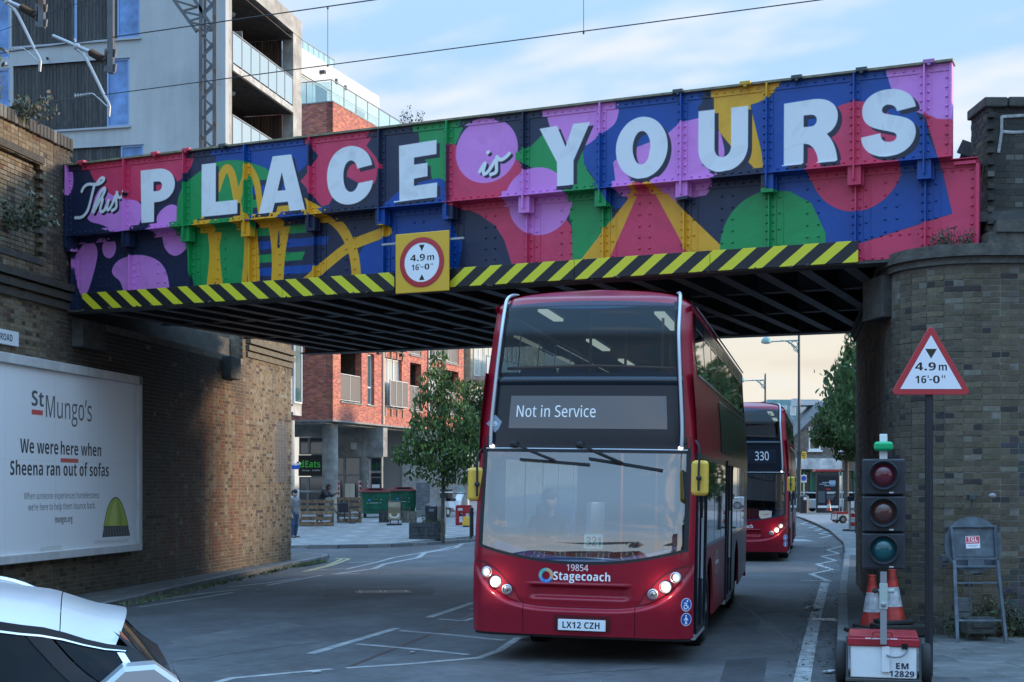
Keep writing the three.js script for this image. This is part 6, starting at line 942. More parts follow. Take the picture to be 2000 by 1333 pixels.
// ------------------------------------------------------------------ street furniture on the near side
const white = mat('white_enamel', [0.80, 0.82, 0.83], 0.4, { grain: cleanT, size: 0.8 });
{
  const ry = Math.atan2(-LU.z, LU.x);
  const t = thing('billboard', 'large white framed charity billboard with a green tent fixed on the left brick abutment', 'billboard', onL(-0.95, 0, 0.02).toArray(), ry);   // local x runs away along the wall, local z faces the road
    const S = (s) => s + 0.95;                           // place along the wall -> local x
  const l = S(-4.05), r = S(2.48);
  const f = mat('billboard_frame', [0.76, 0.76, 0.75], 0.5, { grain: stuccoT, size: 1.6 });
  for (let i = 0; i < 3; i++) { const a = lerp(l, r, i / 3), b = lerp(l, r, (i + 1) / 3) - 0.006; new MB().rbox(b - a, 0.16, 0.17, (a + b) / 2, 4.0, 0.085, 0.012).mesh('top_rail', f, t); }
  new MB().rbox(0.13, 3.0, 0.17, l + 0.065, 2.417, 0.085, 0.012).mesh('side_rail', f, t); new MB().rbox(0.13, 3.0, 0.17, r - 0.065, 2.417, 0.085, 0.012).mesh('side_rail', f, t);
  new MB().rbox(r - l, 0.14, 0.17, (l + r) / 2, 0.845, 0.085, 0.012).mesh('bottom_rail', f, t);
  new MB().span(r - 0.13, r - 0.005, 3.93, 4.07, 0.172, 0.178).mesh('corner_plate', mat('worn_plate', [0.22, 0.21, 0.2], 0.6, { grain: grimeT, size: 0.3 }), t);
  const a = l + 0.13, b = r - 0.13, w = b - a, y0 = 0.915, y1 = 3.92, h = y1 - y0;
  const X = (s, W) => (S(s) - a) / w * W, Y = (y, H) => (y1 - y) / h * H;
  const tx = canvasTex(2048, 1024, (x, W, H) => {
    const bx = (s0, s1, ya, yb) => { const u0 = X(s0, W), u1 = X(s1, W), v0 = Y(ya, H), v1 = Y(yb, H); return [(u0 + u1) / 2, (v0 + v1) / 2, Math.abs(u1 - u0), Math.abs(v1 - v0)]; };
    x.fillStyle = '#f0f1f2'; x.fillRect(0, 0, W, H); reseed(3); x.fillStyle = 'rgba(120,125,130,0.05)'; for (let k = 0; k < 260; k++) x.fillRect(rnd(0, W), rnd(0, H), rnd(1, 3), rnd(10, 120));
    x.strokeStyle = 'rgba(90,95,100,0.16)'; x.lineWidth = 2; for (const k of [0.25, 0.5, 0.75]) { x.beginPath(); x.moveTo(W * k, 0); x.lineTo(W * k, H); x.stroke(); } x.beginPath(); x.moveTo(0, H * 0.5); x.lineTo(W, H * 0.5); x.stroke();
    x.fillStyle = '#55595c'; const T = (s, s0, s1, yt, yb, st) => { const q = bx(s0, s1, yt, yb); fit(x, s, q[0], q[1], q[2], q[3], st, 'sans-serif'); };
    T('St', -1.56, -1.17, 3.55, 3.30, 'bold'); T('Mungo’s', -1.10, 0.52, 3.50, 3.02, 'normal');
    x.fillStyle = '#d65a50'; let q = bx(-1.56, -1.20, 3.24, 3.16); x.fillRect(q[0] - q[2] / 2, q[1] - q[3] / 2, q[2], q[3]); q = bx(-0.6, 0.02, 2.47, 2.40); x.fillRect(q[0] - q[2] / 2, q[1] - q[3] / 2, q[2], q[3]);
    x.fillStyle = '#2f3336'; T('We were', -1.92, -0.68, 2.76, 2.53, 'bold'); T('here', -0.6, 0.02, 2.76, 2.53, 'bold'); T('when', 0.12, 0.88, 2.76, 2.53, 'bold'); T('Sheena ran out of sofas', -2.22, 1.18, 2.41, 2.17, 'bold');
    x.fillStyle = '#5a5f63'; T('When someone experiences homelessness', -1.80, 0.80, 1.90, 1.75, 'normal'); x.fillStyle = '#44494d'; T('we’re here to help them bounce back.', -1.67, 0.66, 1.72, 1.57, 'normal'); x.fillStyle = '#303437'; T('mungos.org', -0.79, -0.19, 1.47, 1.35, 'bold');
    // the tent
    const c = (s, y) => [X(s, W), Y(y, H)]; x.beginPath(); x.moveTo(...c(0.98, 1.26)); x.bezierCurveTo(...c(1.12, 1.70), ...c(1.30, 1.79), ...c(1.48, 1.79)); x.bezierCurveTo(...c(1.70, 1.76), ...c(1.86, 1.52), ...c(1.98, 1.24)); x.closePath(); x.fillStyle = '#a9bb43'; x.fill(); x.strokeStyle = '#4a5144'; x.lineWidth = 7; x.stroke();
    x.fillStyle = '#c2cf69'; x.beginPath(); x.moveTo(...c(1.2, 1.27)); x.quadraticCurveTo(...c(1.3, 1.7), ...c(1.46, 1.74)); x.quadraticCurveTo(...c(1.52, 1.5), ...c(1.5, 1.27)); x.fill(); x.fillStyle = '#93a639'; x.beginPath(); x.moveTo(...c(1.6, 1.27)); x.quadraticCurveTo(...c(1.62, 1.55), ...c(1.5, 1.72)); x.quadraticCurveTo(...c(1.68, 1.6), ...c(1.74, 1.27)); x.fill();
    x.fillStyle = '#3f4746'; x.beginPath(); x.moveTo(...c(0.92, 1.08)); x.lineTo(...c(0.99, 1.28)); x.lineTo(...c(1.97, 1.26)); x.lineTo(...c(2.06, 1.07)); x.fill(); x.strokeStyle = '#8d9695'; x.lineWidth = 4; for (let k = 0; k < 9; k++) { x.beginPath(); x.moveTo(...c(1.0 + k * 0.11, 1.25)); x.lineTo(...c(1.05 + k * 0.11, 1.1)); x.stroke(); }
  });
  const g = new THREE.BoxGeometry(w, h, 0.03); const o = put('poster', g, printMat('charity_poster', tx, 0.55, { bump: 0.004, bumpSize: 1.7 }), t); o.position.set((a + b) / 2, (y0 + y1) / 2, 0.10);
  // wrinkled paper strip lifting along the bottom
  for (const [s0, s1, y] of [[0.6, 1.95, 1.0], [-1.3, -0.6, 0.97]]) { const gg = new THREE.PlaneGeometry(s1 - s0, 0.05, 14, 2), p = gg.attributes.position; for (let i = 0; i < p.count; i++) { p.setZ(i, 0.006 + 0.014 * Math.abs(fbm(p.getX(i) * 5, p.getY(i) * 20, s0))); p.setY(i, p.getY(i) + 0.04 * fbm(p.getX(i) * 3, 1, s0)); } gg.computeVertexNormals(); const q = put('loose_paper', gg, mat('paper_white', [0.75, 0.75, 0.73], 0.7), t); q.position.set(S((s0 + s1) / 2), y, 0.116); }
}
{
  const t = thing('street_name_sign', 'white street name plate reading road on the left brick wall above the billboard', 'street sign', onL(-2.43, 4.34, 0.05).toArray(), Math.atan2(-LU.z, LU.x));
  new MB().rbox(1.2, 0.235, 0.03, 0, 0, 0, 0.008).mesh('plate', mat('plate_edge_white', [0.7, 0.71, 0.71], 0.4), t);
  const tx = canvasTex(640, 118, (x, W, H) => { x.fillStyle = '#dfe3e6'; x.fillRect(0, 0, W, H); x.fillStyle = '#1b1e22'; fit(x, 'GE ROAD', W * 0.595, H * 0.5, W * 0.49, H * 0.5); });
  const o = put('plate_face', new THREE.PlaneGeometry(1.18, 0.22), printMat('street_name', tx, 0.4), t); o.position.z = 0.017;
}
// triangular height warning sign on its pole
{
  const c = AT(1815, 950, 13.6), t = thing('height_warning_sign', 'red bordered triangular warning sign reading 4.9 m on a tall black pole', 'road sign', [c.x, PAV, c.z], 0.0);
  const b = 3.0, hgt = (950 - 773) * 13.6 / FOCAL + EYE - PAV, r = 0.05, tri = (s) => { const H = 0.66 * s, B = 0.378 * s, y = 0.22 - H / 3; return [[-B, y], [B, y], [0, y + H]]; };
  const round = (p, k) => { const sh = new THREE.Shape(), n = p.length; for (let i = 0; i < n; i++) { const A = p[(i + n - 1) % n], Q = p[i], C = p[(i + 1) % n], u = [A[0] - Q[0], A[1] - Q[1]], v = [C[0] - Q[0], C[1] - Q[1]], lu = Math.hypot(...u), lv = Math.hypot(...v), s = [Q[0] + u[0] / lu * k, Q[1] + u[1] / lu * k], e = [Q[0] + v[0] / lv * k, Q[1] + v[1] / lv * k]; i ? sh.lineTo(...s) : sh.moveTo(...s); sh.quadraticCurveTo(Q[0], Q[1], ...e); } sh.closePath(); return sh; };
  const base = (950 - 757) / FOCAL * 13.6 + EYE - PAV - 0.065;
  const ex = (s, k, d) => new THREE.ExtrudeGeometry(round(tri(s), k), { depth: d, bevelEnabled: true, bevelSize: 0.003, bevelThickness: 0.003, bevelSegments: 1 });
  const p = put('sign_plate', metricUV(noIndex(ex(1.04, 0.07, 0.012))), mat('sign_red', [0.50, 0.03, 0.05], 0.4, { }), t); p.position.set(0, base, 0.05);
  const fg = new THREE.ShapeGeometry(round(tri(0.80), 0.006)), pa = fg.attributes.position, uv = fg.attributes.uv; for (let i = 0; i < pa.count; i++) uv.setXY(i, pa.getX(i) / 0.6 + 0.5, (pa.getY(i) + 0.0) / 0.6 + 0.10);
  const tx = canvasTex(512, 512, (x, W, H) => { x.fillStyle = '#e6e8ee'; x.fillRect(0, 0, W, H); x.fillStyle = '#16191c'; const Y = (v) => H * (1 - (v / 0.6 + 0.10)), X = (v) => W * (v / 0.6 + 0.5); x.fillStyle = '#2c2f22'; x.beginPath(); x.moveTo(X(-0.058), Y(0.437)); x.lineTo(X(0.058), Y(0.437)); x.lineTo(X(0), Y(0.341)); x.fill(); x.fillStyle = '#16191c'; fit(x, '4.9', X(-0.055), Y(0.265), W * 0.34, H * 0.135); fit(x, 'm', X(0.115), Y(0.253), W * 0.135, H * 0.095); fit(x, '16', X(-0.10), Y(0.137), W * 0.18, H * 0.125); fit(x, '0', X(0.052), Y(0.137), W * 0.11, H * 0.125); x.fillRect(X(-0.018), Y(0.14), W * 0.05, H * 0.018); x.fillRect(X(-0.034), Y(0.178), W * 0.016, H * 0.045); for (const k of [0.105, 0.128]) x.fillRect(X(k), Y(0.178), W * 0.016, H * 0.045); });
  const f = put('sign_face', fg, printMat('warn_face', tx, 0.35), t); f.position.set(0, base, 0.0685);
  const bl = mat('black_pole', [0.012, 0.015, 0.022], 0.45);
  new MB().cyl(V(0, -0.05, 0), V(0, base + 0.62, 0), 0.038, 0.038, 20).mesh('pole', bl, t);
  for (const y of [0.08, 0.38]) new MB().rbox(0.12, 0.04, 0.10, 0, base + y, 0.01, 0.008).mesh('clamp', mat('galvanised'), t);
  void b; void hgt; void r;
}
// portable traffic signal on a two-wheeled box
function makeSignal(name, label, pos, turn, near) {
  const t = thing(name, label, 'traffic signal', pos, turn);
  const redM = mat('signal_red_paint', [0.50, 0.025, 0.04], 0.4, { grain: grimeT, size: 0.6 }), galv = mat('galvanised', [0.42, 0.43, 0.44], 0.4, { metalness: 0.7 });
  const D = 0.62;
  new MB().rbox(0.60, 0.30, D, 0, 0.33, -D / 2, 0.012).mesh('box', white, t);
  new MB().rbox(0.65, 0.075, D + 0.04, 0, 0.515, -D / 2, 0.012).rbox(0.63, 0.03, D, 0, 0.56, -D / 2 - 0.01, 0.01).mesh('lid', redM, t);
  new MB().tube([V(-0.10, 0.57, -0.02), V(-0.09, 0.605, -0.02), V(0.0, 0.61, -0.02), V(0.07, 0.605, -0.02), V(0.08, 0.57, -0.02)], 0.008, 20, 6).mesh('handle', redM, t);
  const ang = mat('trailer_frame', [0.045, 0.045, 0.045], 0.6);
  new MB().rbox(0.69, 0.03, D + 0.1, 0, 0.16, -D / 2, 0.006).bar(V(-0.33, 0.17, 0.02), V(-0.33, 0.56, -0.02), 0.02, 0.03).bar(V(0.33, 0.17, 0.02), V(0.33, 0.56, -0.02), 0.02, 0.03).mesh('frame', ang, t);
  for (const s of [-1, 1]) { const w = new THREE.Group(); w.name = 'wheel'; t.add(w); w.position.set(s * 0.39, 0.20, -0.28); new MB().lathe([[0.11, -0.05], [0.18, -0.05], [0.205, -0.03], [0.205, 0.03], [0.18, 0.05], [0.11, 0.05]], M4(0, 0, 0, 0, 0, Math.PI / 2), 28).mesh('tyre', rubber, w); new MB().lathe([[0, 0.02], [0.05, 0.02], [0.11, 0.045], [0.11, -0.045]], M4(0, 0, 0, 0, 0, -s * Math.PI / 2), 20).mesh('rim', satin, w); }
  for (const x of [-0.16, 0.0, 0.14]) new MB().rbox(0.028, 0.09, 0.028, x, 0.045, 0.02, 0.004).mesh('leg', white, t);
  new MB().rbox(0.06, 0.68, 0.05, 0.0, 0.84, 0.035, 0.006).mesh('mast', galv, t); new MB().rbox(0.075, 0.24, 0.06, 0.0, 0.95, 0.036, 0.006).mesh('mast_sleeve', mat('pale_green_steel', [0.40, 0.46, 0.43], 0.5), t);
  new MB().rbox(0.07, 0.24, 0.03, 0.02, 0.36, 0.015, 0.005).mesh('mast_socket', white, t); new MB().ball(-0.0, 0.875, 0.068, 0.026, 0.026, 0.016, 14).mesh('lock_knob', galv, t);
  new MB().cyl(V(-0.10, 1.0, 0.035), V(0.085, 1.0, 0.035), 0.014, 0.014, 10).cyl(V(0.04, 1.0, 0.035), V(0.095, 1.0, 0.035), 0.024, 0.024, 12).mesh('clamp', mat('pale_green_steel'), t); new MB().ball(-0.075, 1.0, 0.05, 0.03, 0.025, 0.025, 8).mesh('clamp_knob', rubber, t);
  const bk = mat('signal_black', [0.022, 0.026, 0.034], 0.45), glass = { red: [0.11, 0.012, 0.022], amber: [0.075, 0.028, 0.022], green: [0.008, 0.085, 0.10] };
  [['green', 1.37], ['amber', 1.715], ['red', 2.06]].forEach(([k, y]) => {
    const g = new THREE.Group(); g.name = 'signal_head'; t.add(g); g.position.set(0, y, 0.0);
    new MB().rbox(0.39, 0.335, 0.13, 0, 0, 0, 0.018).mesh('housing', bk, g);
    new MB().lathe([[0.125, 0.0], [0.132, 0.0], [0.136, 0.055], [0.127, 0.06], [0.11, 0.012], [0.104, 0.0]], M4(0, 0.015, 0.063, Math.PI / 2), 36).mesh('visor', bk, g);
    const cap = new THREE.SphereGeometry(0.16, 32, 8, 0, Math.PI * 2, 0, 0.70); cap.rotateX(Math.PI / 2); cap.translate(0, 0.015, -0.055); put('lens', cap, mat('lens_' + k, glass[k], 0.10, { ior: 1.7 }), g);
    new MB().box(0.04, 0.012, 0.004, 0.07, -0.145, 0.067).mesh('label', mat('paper_white', [0.75, 0.75, 0.73], 0.7), g);
    new MB().ball(-0.175, -0.155, 0.06, 0.012, 0.012, 0.01, 8).ball(0.175, -0.155, 0.06, 0.012, 0.012, 0.01, 8).mesh('screws', rubber, g);
  });
  new MB().rbox(0.36, 1.0, 0.06, 0, 1.715, -0.09, 0.01).mesh('backing', bk, t);
  new MB().rbox(0.07, 0.24, 0.05, -0.0, 2.34, 0.0, 0.006).mesh('mast_top', white, t);
  new MB().rbox(0.175, 0.088, 0.09, 0, 2.345, 0.05, 0.03).mesh('detector', mat('detector_green', [0.0, 0.36, 0.13], 0.35), t);
  new MB().tube([V(0.03, 0.40, 0.03), V(0.09, 0.385, 0.06), V(0.17, 0.40, 0.05), V(0.21, 0.44, 0.02), V(0.21, 0.48, -0.02)], 0.009, 24, 6).mesh('cable', mat('cable_grey', [0.2, 0.21, 0.22], 0.6), t);
  if (near) {
    for (const c of t.children) if (!/^(wheel|leg)$/.test(c.name)) c.position.y -= 0.085;
    new MB().box(0.055, 0.05, 0.02, 0.19, 0.40, 0.012).mesh('cable_hole', mat('hole_black', [0.004, 0.004, 0.004], 0.9), t);
    const tx = canvasTex(256, 192, (x, W, H) => { x.clearRect(0, 0, W, H); x.fillStyle = '#14233b'; fit(x, 'EM', W * 0.52, H * 0.26, W * 0.48, H * 0.38); fit(x, '12829', W * 0.5, H * 0.76, W * 0.96, H * 0.38); }); const o = put('fleet_marking', new THREE.PlaneGeometry(0.232, 0.145), decalMat('em_mark', tx), t); o.position.set(0.165, 0.18, 0.0045);
    const t2 = canvasTex(512, 48, (x, W, H) => { x.clearRect(0, 0, W, H); x.fillStyle = '#e7d8d8'; fit(x, 'RED LIGHT WAIT HERE', W / 2, H / 2, W * 0.95, H * 0.75); }); const q = put('lid_marking', new THREE.PlaneGeometry(0.30, 0.018), decalMat('lid_mark', t2), t); q.position.set(-0.02, 0.467, 0.026); q.rotation.x = -0.5;
  }
  return t;
}
{ const c = AT(1726, 950, 12.9); makeSignal('portable_traffic_signal', 'unlit portable traffic light on a white EM 12829 box with red lid', [c.x, PAV - 0.02, c.z], -0.25, true); }
// traffic cones
function makeCone(label, pos, s = 1, lean = 0) {
  const t = thing('traffic_cone', label, 'traffic cone', pos, 0.2); t.rotation.z = lean; t.scale.setScalar(s);
  const or = mat('cone_red', [0.62, 0.05, 0.035], 0.5, { grain: grimeT, size: 0.4 }), wh = mat('cone_white', [0.66, 0.67, 0.70], 0.45, { grain: grimeT, size: 0.3 });
  const R = (y) => lerp(0.155, 0.045, y / 0.72);
  new MB().rbox(0.42, 0.06, 0.42, 0, 0.03, 0, 0.02).mesh('base', mat('cone_base', [0.03, 0.03, 0.03], 0.8, { grain: grimeT, size: 0.3 }), t);
  new MB().lathe([[R(0.0) + 0.01, 0.06], [R(0.2), 0.24]]).lathe([[R(0.49), 0.51], [R(0.72), 0.73], [0.052, 0.735], [0.052, 0.755], [0.03, 0.755]]).mesh('body', or, t);
  new MB().lathe([[R(0.2) + 0.002, 0.24], [R(0.49) + 0.002, 0.51]]).mesh('reflective_band', wh, t);
  return t;
}
{ const a = AT(1704, 950, 17.9), b = AT(1746, 950, 17.3);
  makeCone('red and white traffic cone left of the near signal mast, on a dark rubber slab', [a.x, PAV + 0.02, a.z], 0.93); makeCone('red and white traffic cone half hidden behind the near signal mast', [b.x, PAV + 0.15, b.z], 0.90, 0.03);
  for (const [px, d, w, h, y, label] of [[1710, 17.7, 0.70, 0.05, 0.02, 'black rubber slab lying under the left traffic cone behind the signal box'], [1757, 17.3, 0.62, 0.14, 0.075, 'brown rubber sign weight under the second traffic cone']]) { const p = AT(px, 950, d), o = new MB().rbox(w, h, 0.42, 0, 0, 0, 0.02).rbox(w * 0.5, h * 1.2, 0.3, -w * 0.1, 0.005, 0, 0.02).mesh('sign_weight', mat('worn_rubber', [0.045, 0.04, 0.036], 0.8, { grain: grimeT, size: 0.4 })); o.position.set(p.x, PAV + y, p.z); o.rotation.y = 0.15; tag(o, label, 'sign weight'); }
}
// steel sign frame leaning with its back to us
{
  const c = AT(1911, 950, 16.6), t = thing('steel_sign_stand', 'blue grey steel sign stand with round plate and red TGL sticker against right wall', 'sign stand', [c.x, PAV, c.z], -0.02); t.rotation.x = -0.12;
  const s = mat('frame_blue_grey', [0.13, 0.17, 0.21], 0.5, { grain: grimeT, size: 0.6, metalness: 0.2 });
  const disc = new MB().add(new THREE.CylinderGeometry(0.345, 0.345, 0.012, 48), M4(0.0, 1.17, -0.05, Math.PI / 2)).mesh('round_plate', s, t); void disc;
  for (const k of [-1, 1]) { new MB().bar(V(k * 0.265, 1.40, 0.0), V(k * 0.255 + 0.02, 0.76, 0.01), 0.032, 0.03).mesh('frame_side', s, t); new MB().bar(V(k * 0.255, 0.98, 0.035), V(k * 0.285, 0.0, 0.14), 0.038, 0.03).mesh('leg', s, t); }
  for (const [y, z, w, h] of [[1.39, 0.0, 0.53, 0.028], [0.995, 0.03, 0.52, 0.03], [0.90, 0.03, 0.52, 0.026], [0.70, 0.05, 0.52, 0.02], [0.25, 0.10, 0.55, 0.025]]) new MB().rbox(w, h, 0.03, 0, y, z, 0.004).mesh('cross_bar', s, t);
  new MB().rbox(0.20, 0.10, 0.03, 0.0, 0.95, 0.028, 0.006).mesh('clip_plate', s, t); new MB().rbox(0.50, 0.36, 0.01, 0, 1.20, -0.025, 0.004).mesh('stiffening_panel', s, t);
  new MB().bar(V(-0.07, 0.80, -0.04), V(-0.06, 0.35, -0.02), 0.012, 0.012).mesh('stay_rod', s, t);
  const tx = canvasTex(160, 140, (x, W, H) => { x.fillStyle = '#e3dfe2'; x.fillRect(0, 0, W, H); x.fillStyle = '#c4374a'; x.fillRect(6, 6, W - 12, H * 0.58); x.fillStyle = '#f3e9ec'; fit(x, 'TGL', W / 2, H * 0.26, W * 0.7, H * 0.32); x.fillRect(14, H * 0.47, W - 28, 7); x.fillStyle = '#8896a5'; x.fillRect(22, H * 0.74, W * 0.7, 6); x.fillRect(40, H * 0.84, W * 0.5, 5); });
  const o = put('sticker', new THREE.PlaneGeometry(0.17, 0.15), printMat('tgl', tx, 0.5), t); o.position.set(-0.01, 1.20, -0.018); o.rotation.z = 0.03;
  const br = thing('wall_bracket', 'small dark bracket lamp with pale disc fixed to the wall above the sign frame', 'bracket', AT(1898, 972, 17.1).toArray(), 0); new MB().rbox(0.09, 0.07, 0.12, 0, 0, 0, 0.01).bar(V(0, 0, 0), V(0.22, 0.02, 0.06), 0.012, 0.012).bar(V(-0.0, -0.03, 0.02), V(0.0, -0.17, 0.02), 0.02, 0.02).mesh('arm', mat('rail_grey'), br); new MB().ball(0.24, 0.02, 0.06, 0.05, 0.035, 0.03, 12).mesh('disc', mat('disc_grey', [0.25, 0.25, 0.25], 0.5), br);
  for (const [px, py, w, h, d, label, m] of [[1880, 1190, 0.2, 0.28, 0.05, 'flat grey plastic board standing behind the left leg of the sign frame', 'board_grey'], [1911, 1222, 0.36, 0.2, 0.22, 'mossy concrete block sitting under the sign frame', 'mossy_block'], [1845, 1095, 0.09, 0.14, 0.06, 'small grey junction box on the wall left of the sign frame', 'board_grey']]) { const p = AT(px, py, label.startsWith('small') ? 17.17 : label.startsWith('mossy') ? 16.75 : 16.95), o = new MB().rbox(w, h, d, 0, 0, 0, 0.015).rbox(w * 0.7, h * 0.4, d, w * 0.05, h * 0.08, 0.012, 0.01).mesh(m === 'mossy_block' ? 'concrete_block' : label.startsWith('small') ? 'junction_box' : 'plastic_board', m === 'mossy_block' ? mat('mossy_block', [0.12, 0.13, 0.115], 0.95, { grain: grimeT, size: 0.3, bump: 0.02, bumpSize: 0.3 }) : mat('board_grey', [0.15, 0.165, 0.18], 0.7, { grain: grimeT, size: 0.4 })); o.position.copy(p); tag(o, label, m === 'mossy_block' ? 'block' : label.startsWith('small') ? 'junction box' : 'board'); }
}
// silver car in the near left corner
{
  const t = thing('parked_car', 'silver car with roof rail and black rear windows at bottom left corner', 'car', [-1.80, 0, -6.30], Math.PI + 0.30);   // local x runs forward (left in view), local z away from us
  const sil = mat('car_silver', [0.42, 0.44, 0.46], 0.28, { metalness: 0.3, clearcoat: 0.4, clearcoatRoughness: 0.08 }), dk = mat('car_glass', [0.006, 0.008, 0.010], 0.03, { ior: 1.45, specularIntensity: 0.3 }), trim = mat('car_trim', [0.01, 0.01, 0.012], 0.35, { specularIntensity: 0.4 });
  const roofY = (s) => pw([[-0.2, 1.39], [0.06, 1.44], [0.3, 1.515], [0.6, 1.565], [1.2, 1.60], [2.0, 1.59], [2.5, 1.52], [3.3, 1.05]], s), HWR = (s) => pw([[-0.2, 0.60], [0.1, 0.665], [0.5, 0.70], [2.4, 0.69], [3.3, 0.72]], s);
  const RS = (s, q, o = 0) => V(s, roofY(s) + 0.02 - 0.105 * q * q + o, q * HWR(s));
  const dripY = (s) => roofY(s) - 0.089;
  put('roof', patch((q, s) => RS(s, q), -1, 1, 0.24, 2.45, 24, 40), sil, t);
  put('spoiler', patch((q, s) => RS(s - 0.06 * (1 - q * q) * (1 - (s - 0.02) / 0.216), q, -0.001), -1, 1, 0.02, 0.236, 24, 10), sil, t);
  put('spoiler_lip', patch((q, v) => { const p = RS(0.02 - 0.06 * (1 - q * q), q, -0.002); return V(p.x + 0.05 * v, p.y - 0.035 * v, p.z); }, -0.99, 0.99, 0, 1, 24, 2), trim, t);
  put('windscreen', patch((q, s) => RS(s, q, 0.0), -0.96, 0.96, 2.46, 3.3, 16, 16), dk, t);
  const beltY = (s) => pw([[-0.1, 1.17], [0.4, 1.06], [1.5, 1.0], [3.2, 0.98]], s), beltZ = (s) => pw([[-0.2, 0.80], [0.3, 0.86], [2.5, 0.87], [3.3, 0.82]], s);
  const W = (s, v, k, o = 0) => V(s, lerp(dripY(s), beltY(s), v), k * (lerp(HWR(s) + 0.004, beltZ(s), v) + o));
  for (const k of [-1, 1]) {
    const pane = (n, f0, f1, m, v0 = 0.06, o = 0) => put(n, patch((u, v) => W(lerp(f0(v), f1(v), u), v, k, o), 0, 1, v0, 1, 10, 10), m, t);
    pane('quarter_window', (v) => 0.04 - 0.12 * v, (v) => 0.29 - 0.33 * v, dk); pane('rear_door_window', (v) => 0.40 - 0.33 * v, (v) => 1.42 - 0.05 * v, dk); pane('front_door_window', (v) => 1.5 - 0.05 * v, (v) => 2.42 + 0.62 * v, dk);
    pane('window_frame', (v) => 0.30 - 0.33 * v, (v) => 0.395 - 0.33 * v, trim, 0, 0.006); pane('window_frame', (v) => 1.42 - 0.05 * v, (v) => 1.5 - 0.05 * v, trim, 0, 0.004);
    put('drip_trim', patch((s, v) => W(s, lerp(-0.02, 0.07, v), k, 0.006), -0.03, 2.45, 0, 1, 30, 2), trim, t); put('bright_line', patch((s, v) => W(s, lerp(0.065, 0.085, v), k, 0.008), -0.02, 2.45, 0, 1, 30, 1), chrome, t);
    put('rear_pillar', patch((u, v) => W(lerp(-0.06 - 0.16 * v, 0.035 - 0.12 * v, u), v, k, 0.001), 0, 1, 0, 1, 4, 8), trim, t); put('pillar_trim', patch((u, v) => W(lerp(0.0 - 0.12 * v, 0.03 - 0.12 * v, u), v, k, 0.008), 0, 1, 0.12, 0.95, 2, 10), chrome, t);
    put('tailgate_side', patch((u, v) => W(-0.058 - 0.16 * v, v, k).lerp(V(lerp(0.0, -0.26, v), lerp(1.37, 1.10, v), k * lerp(0.63, 0.72, v)), u), 0, 1, -0.12, 1, 3, 10), trim, t);
    put('body_side', patch((s, v) => { const y = lerp(beltY(s), 0.30, v), arch = Math.min(Math.hypot((s - 0.75), (y - 0.34)), Math.hypot((s - 3.35), (y - 0.34))); return V(s, y, k * (beltZ(s) + 0.05 * Math.sin(Math.min(1, v * 1.6) * Math.PI) - (arch < 0.37 ? 0.12 : 0))); }, -0.12, 4.2, 0, 1, 120, 30), sil, t);
    const low = k > 0 ? 0.16 : 0, sh = new MB().ext([[-0.26, 0.62], [-0.20, 1.0], [-0.10, 1.215], [-0.02, 1.275], [0.09, 1.27], [0.17, 1.20], [0.30, 1.10], [0.42, 1.03], [0.42, 0.62]], 0.13, M4(-0.10, -low, k > 0 ? 0.72 : -0.90), [], 0.018); sh.mesh('rear_quarter', sil, t);
    new MB().rbox(0.3, 0.11, 0.16, -0.16, 0.98, k * 0.74, 0.03).mesh('tail_lamp', mat('tail_lamp_red', [0.25, 0.01, 0.015], 0.15, { clearcoat: 1 }), t);
    if (k > 0) new MB().tube([V(0.34, roofY(0.34) - 0.05, k * 0.62), V(0.48, roofY(0.5) - 0.02, k * 0.62), V(0.75, roofY(0.75) - 0.005, k * 0.62), V(1.6, roofY(1.6) - 0.005, k * 0.62), V(2.1, roofY(2.1) - 0.02, k * 0.62), V(2.25, roofY(2.25) - 0.06, k * 0.62)], 0.019, 40, 8).mesh('roof_rail', chrome, t);
    for (const x of [0.75, 3.35]) { const w = new THREE.Group(); w.name = 'wheel'; t.add(w); w.position.set(x, 0.34, k * 0.80); new MB().lathe([[0.22, -0.1], [0.32, -0.1], [0.34, -0.07], [0.34, 0.07], [0.32, 0.1], [0.22, 0.1]], M4(0, 0, 0, Math.PI / 2), 28).mesh('tyre', rubber, w); new MB().lathe([[0, 0.06], [0.06, 0.07], [0.2, 0.05], [0.22, 0.09]], M4(0, 0, 0, k * Math.PI / 2), 20).mesh('rim', satin, w); }
  }
  put('rear_window', patch((q, v) => V(lerp(0.0, -0.26, v), lerp(1.42 - 0.05 * q * q, 1.10, v), q * lerp(0.63, 0.72, v)), -1, 1, 0, 1, 10, 8), dk, t);
  put('tailgate', patch((q, v) => V(lerp(-0.28, -0.33, Math.sin(v * 2)), lerp(1.10, 0.45, v), q * 0.78), -1, 1, 0, 1, 10, 8), sil, t);
  put('bonnet', patch((q, s) => V(s, pw([[3.25, 1.06], [3.8, 0.98], [4.2, 0.80]], s), q * 0.82), -1, 1, 3.25, 4.2, 8, 10), sil, t); put('front_bumper', patch((q, v) => V(4.2 + 0.08 * (1 - q * q), lerp(0.8, 0.3, v), q * 0.85), -1, 1, 0, 1, 10, 4), sil, t);
  new MB().box(4.2, 0.1, 1.5, 2.0, 0.3, 0).box(1.8, 0.5, 1.5, 1.4, 0.8, 0).mesh('floor', rubber, t);
}
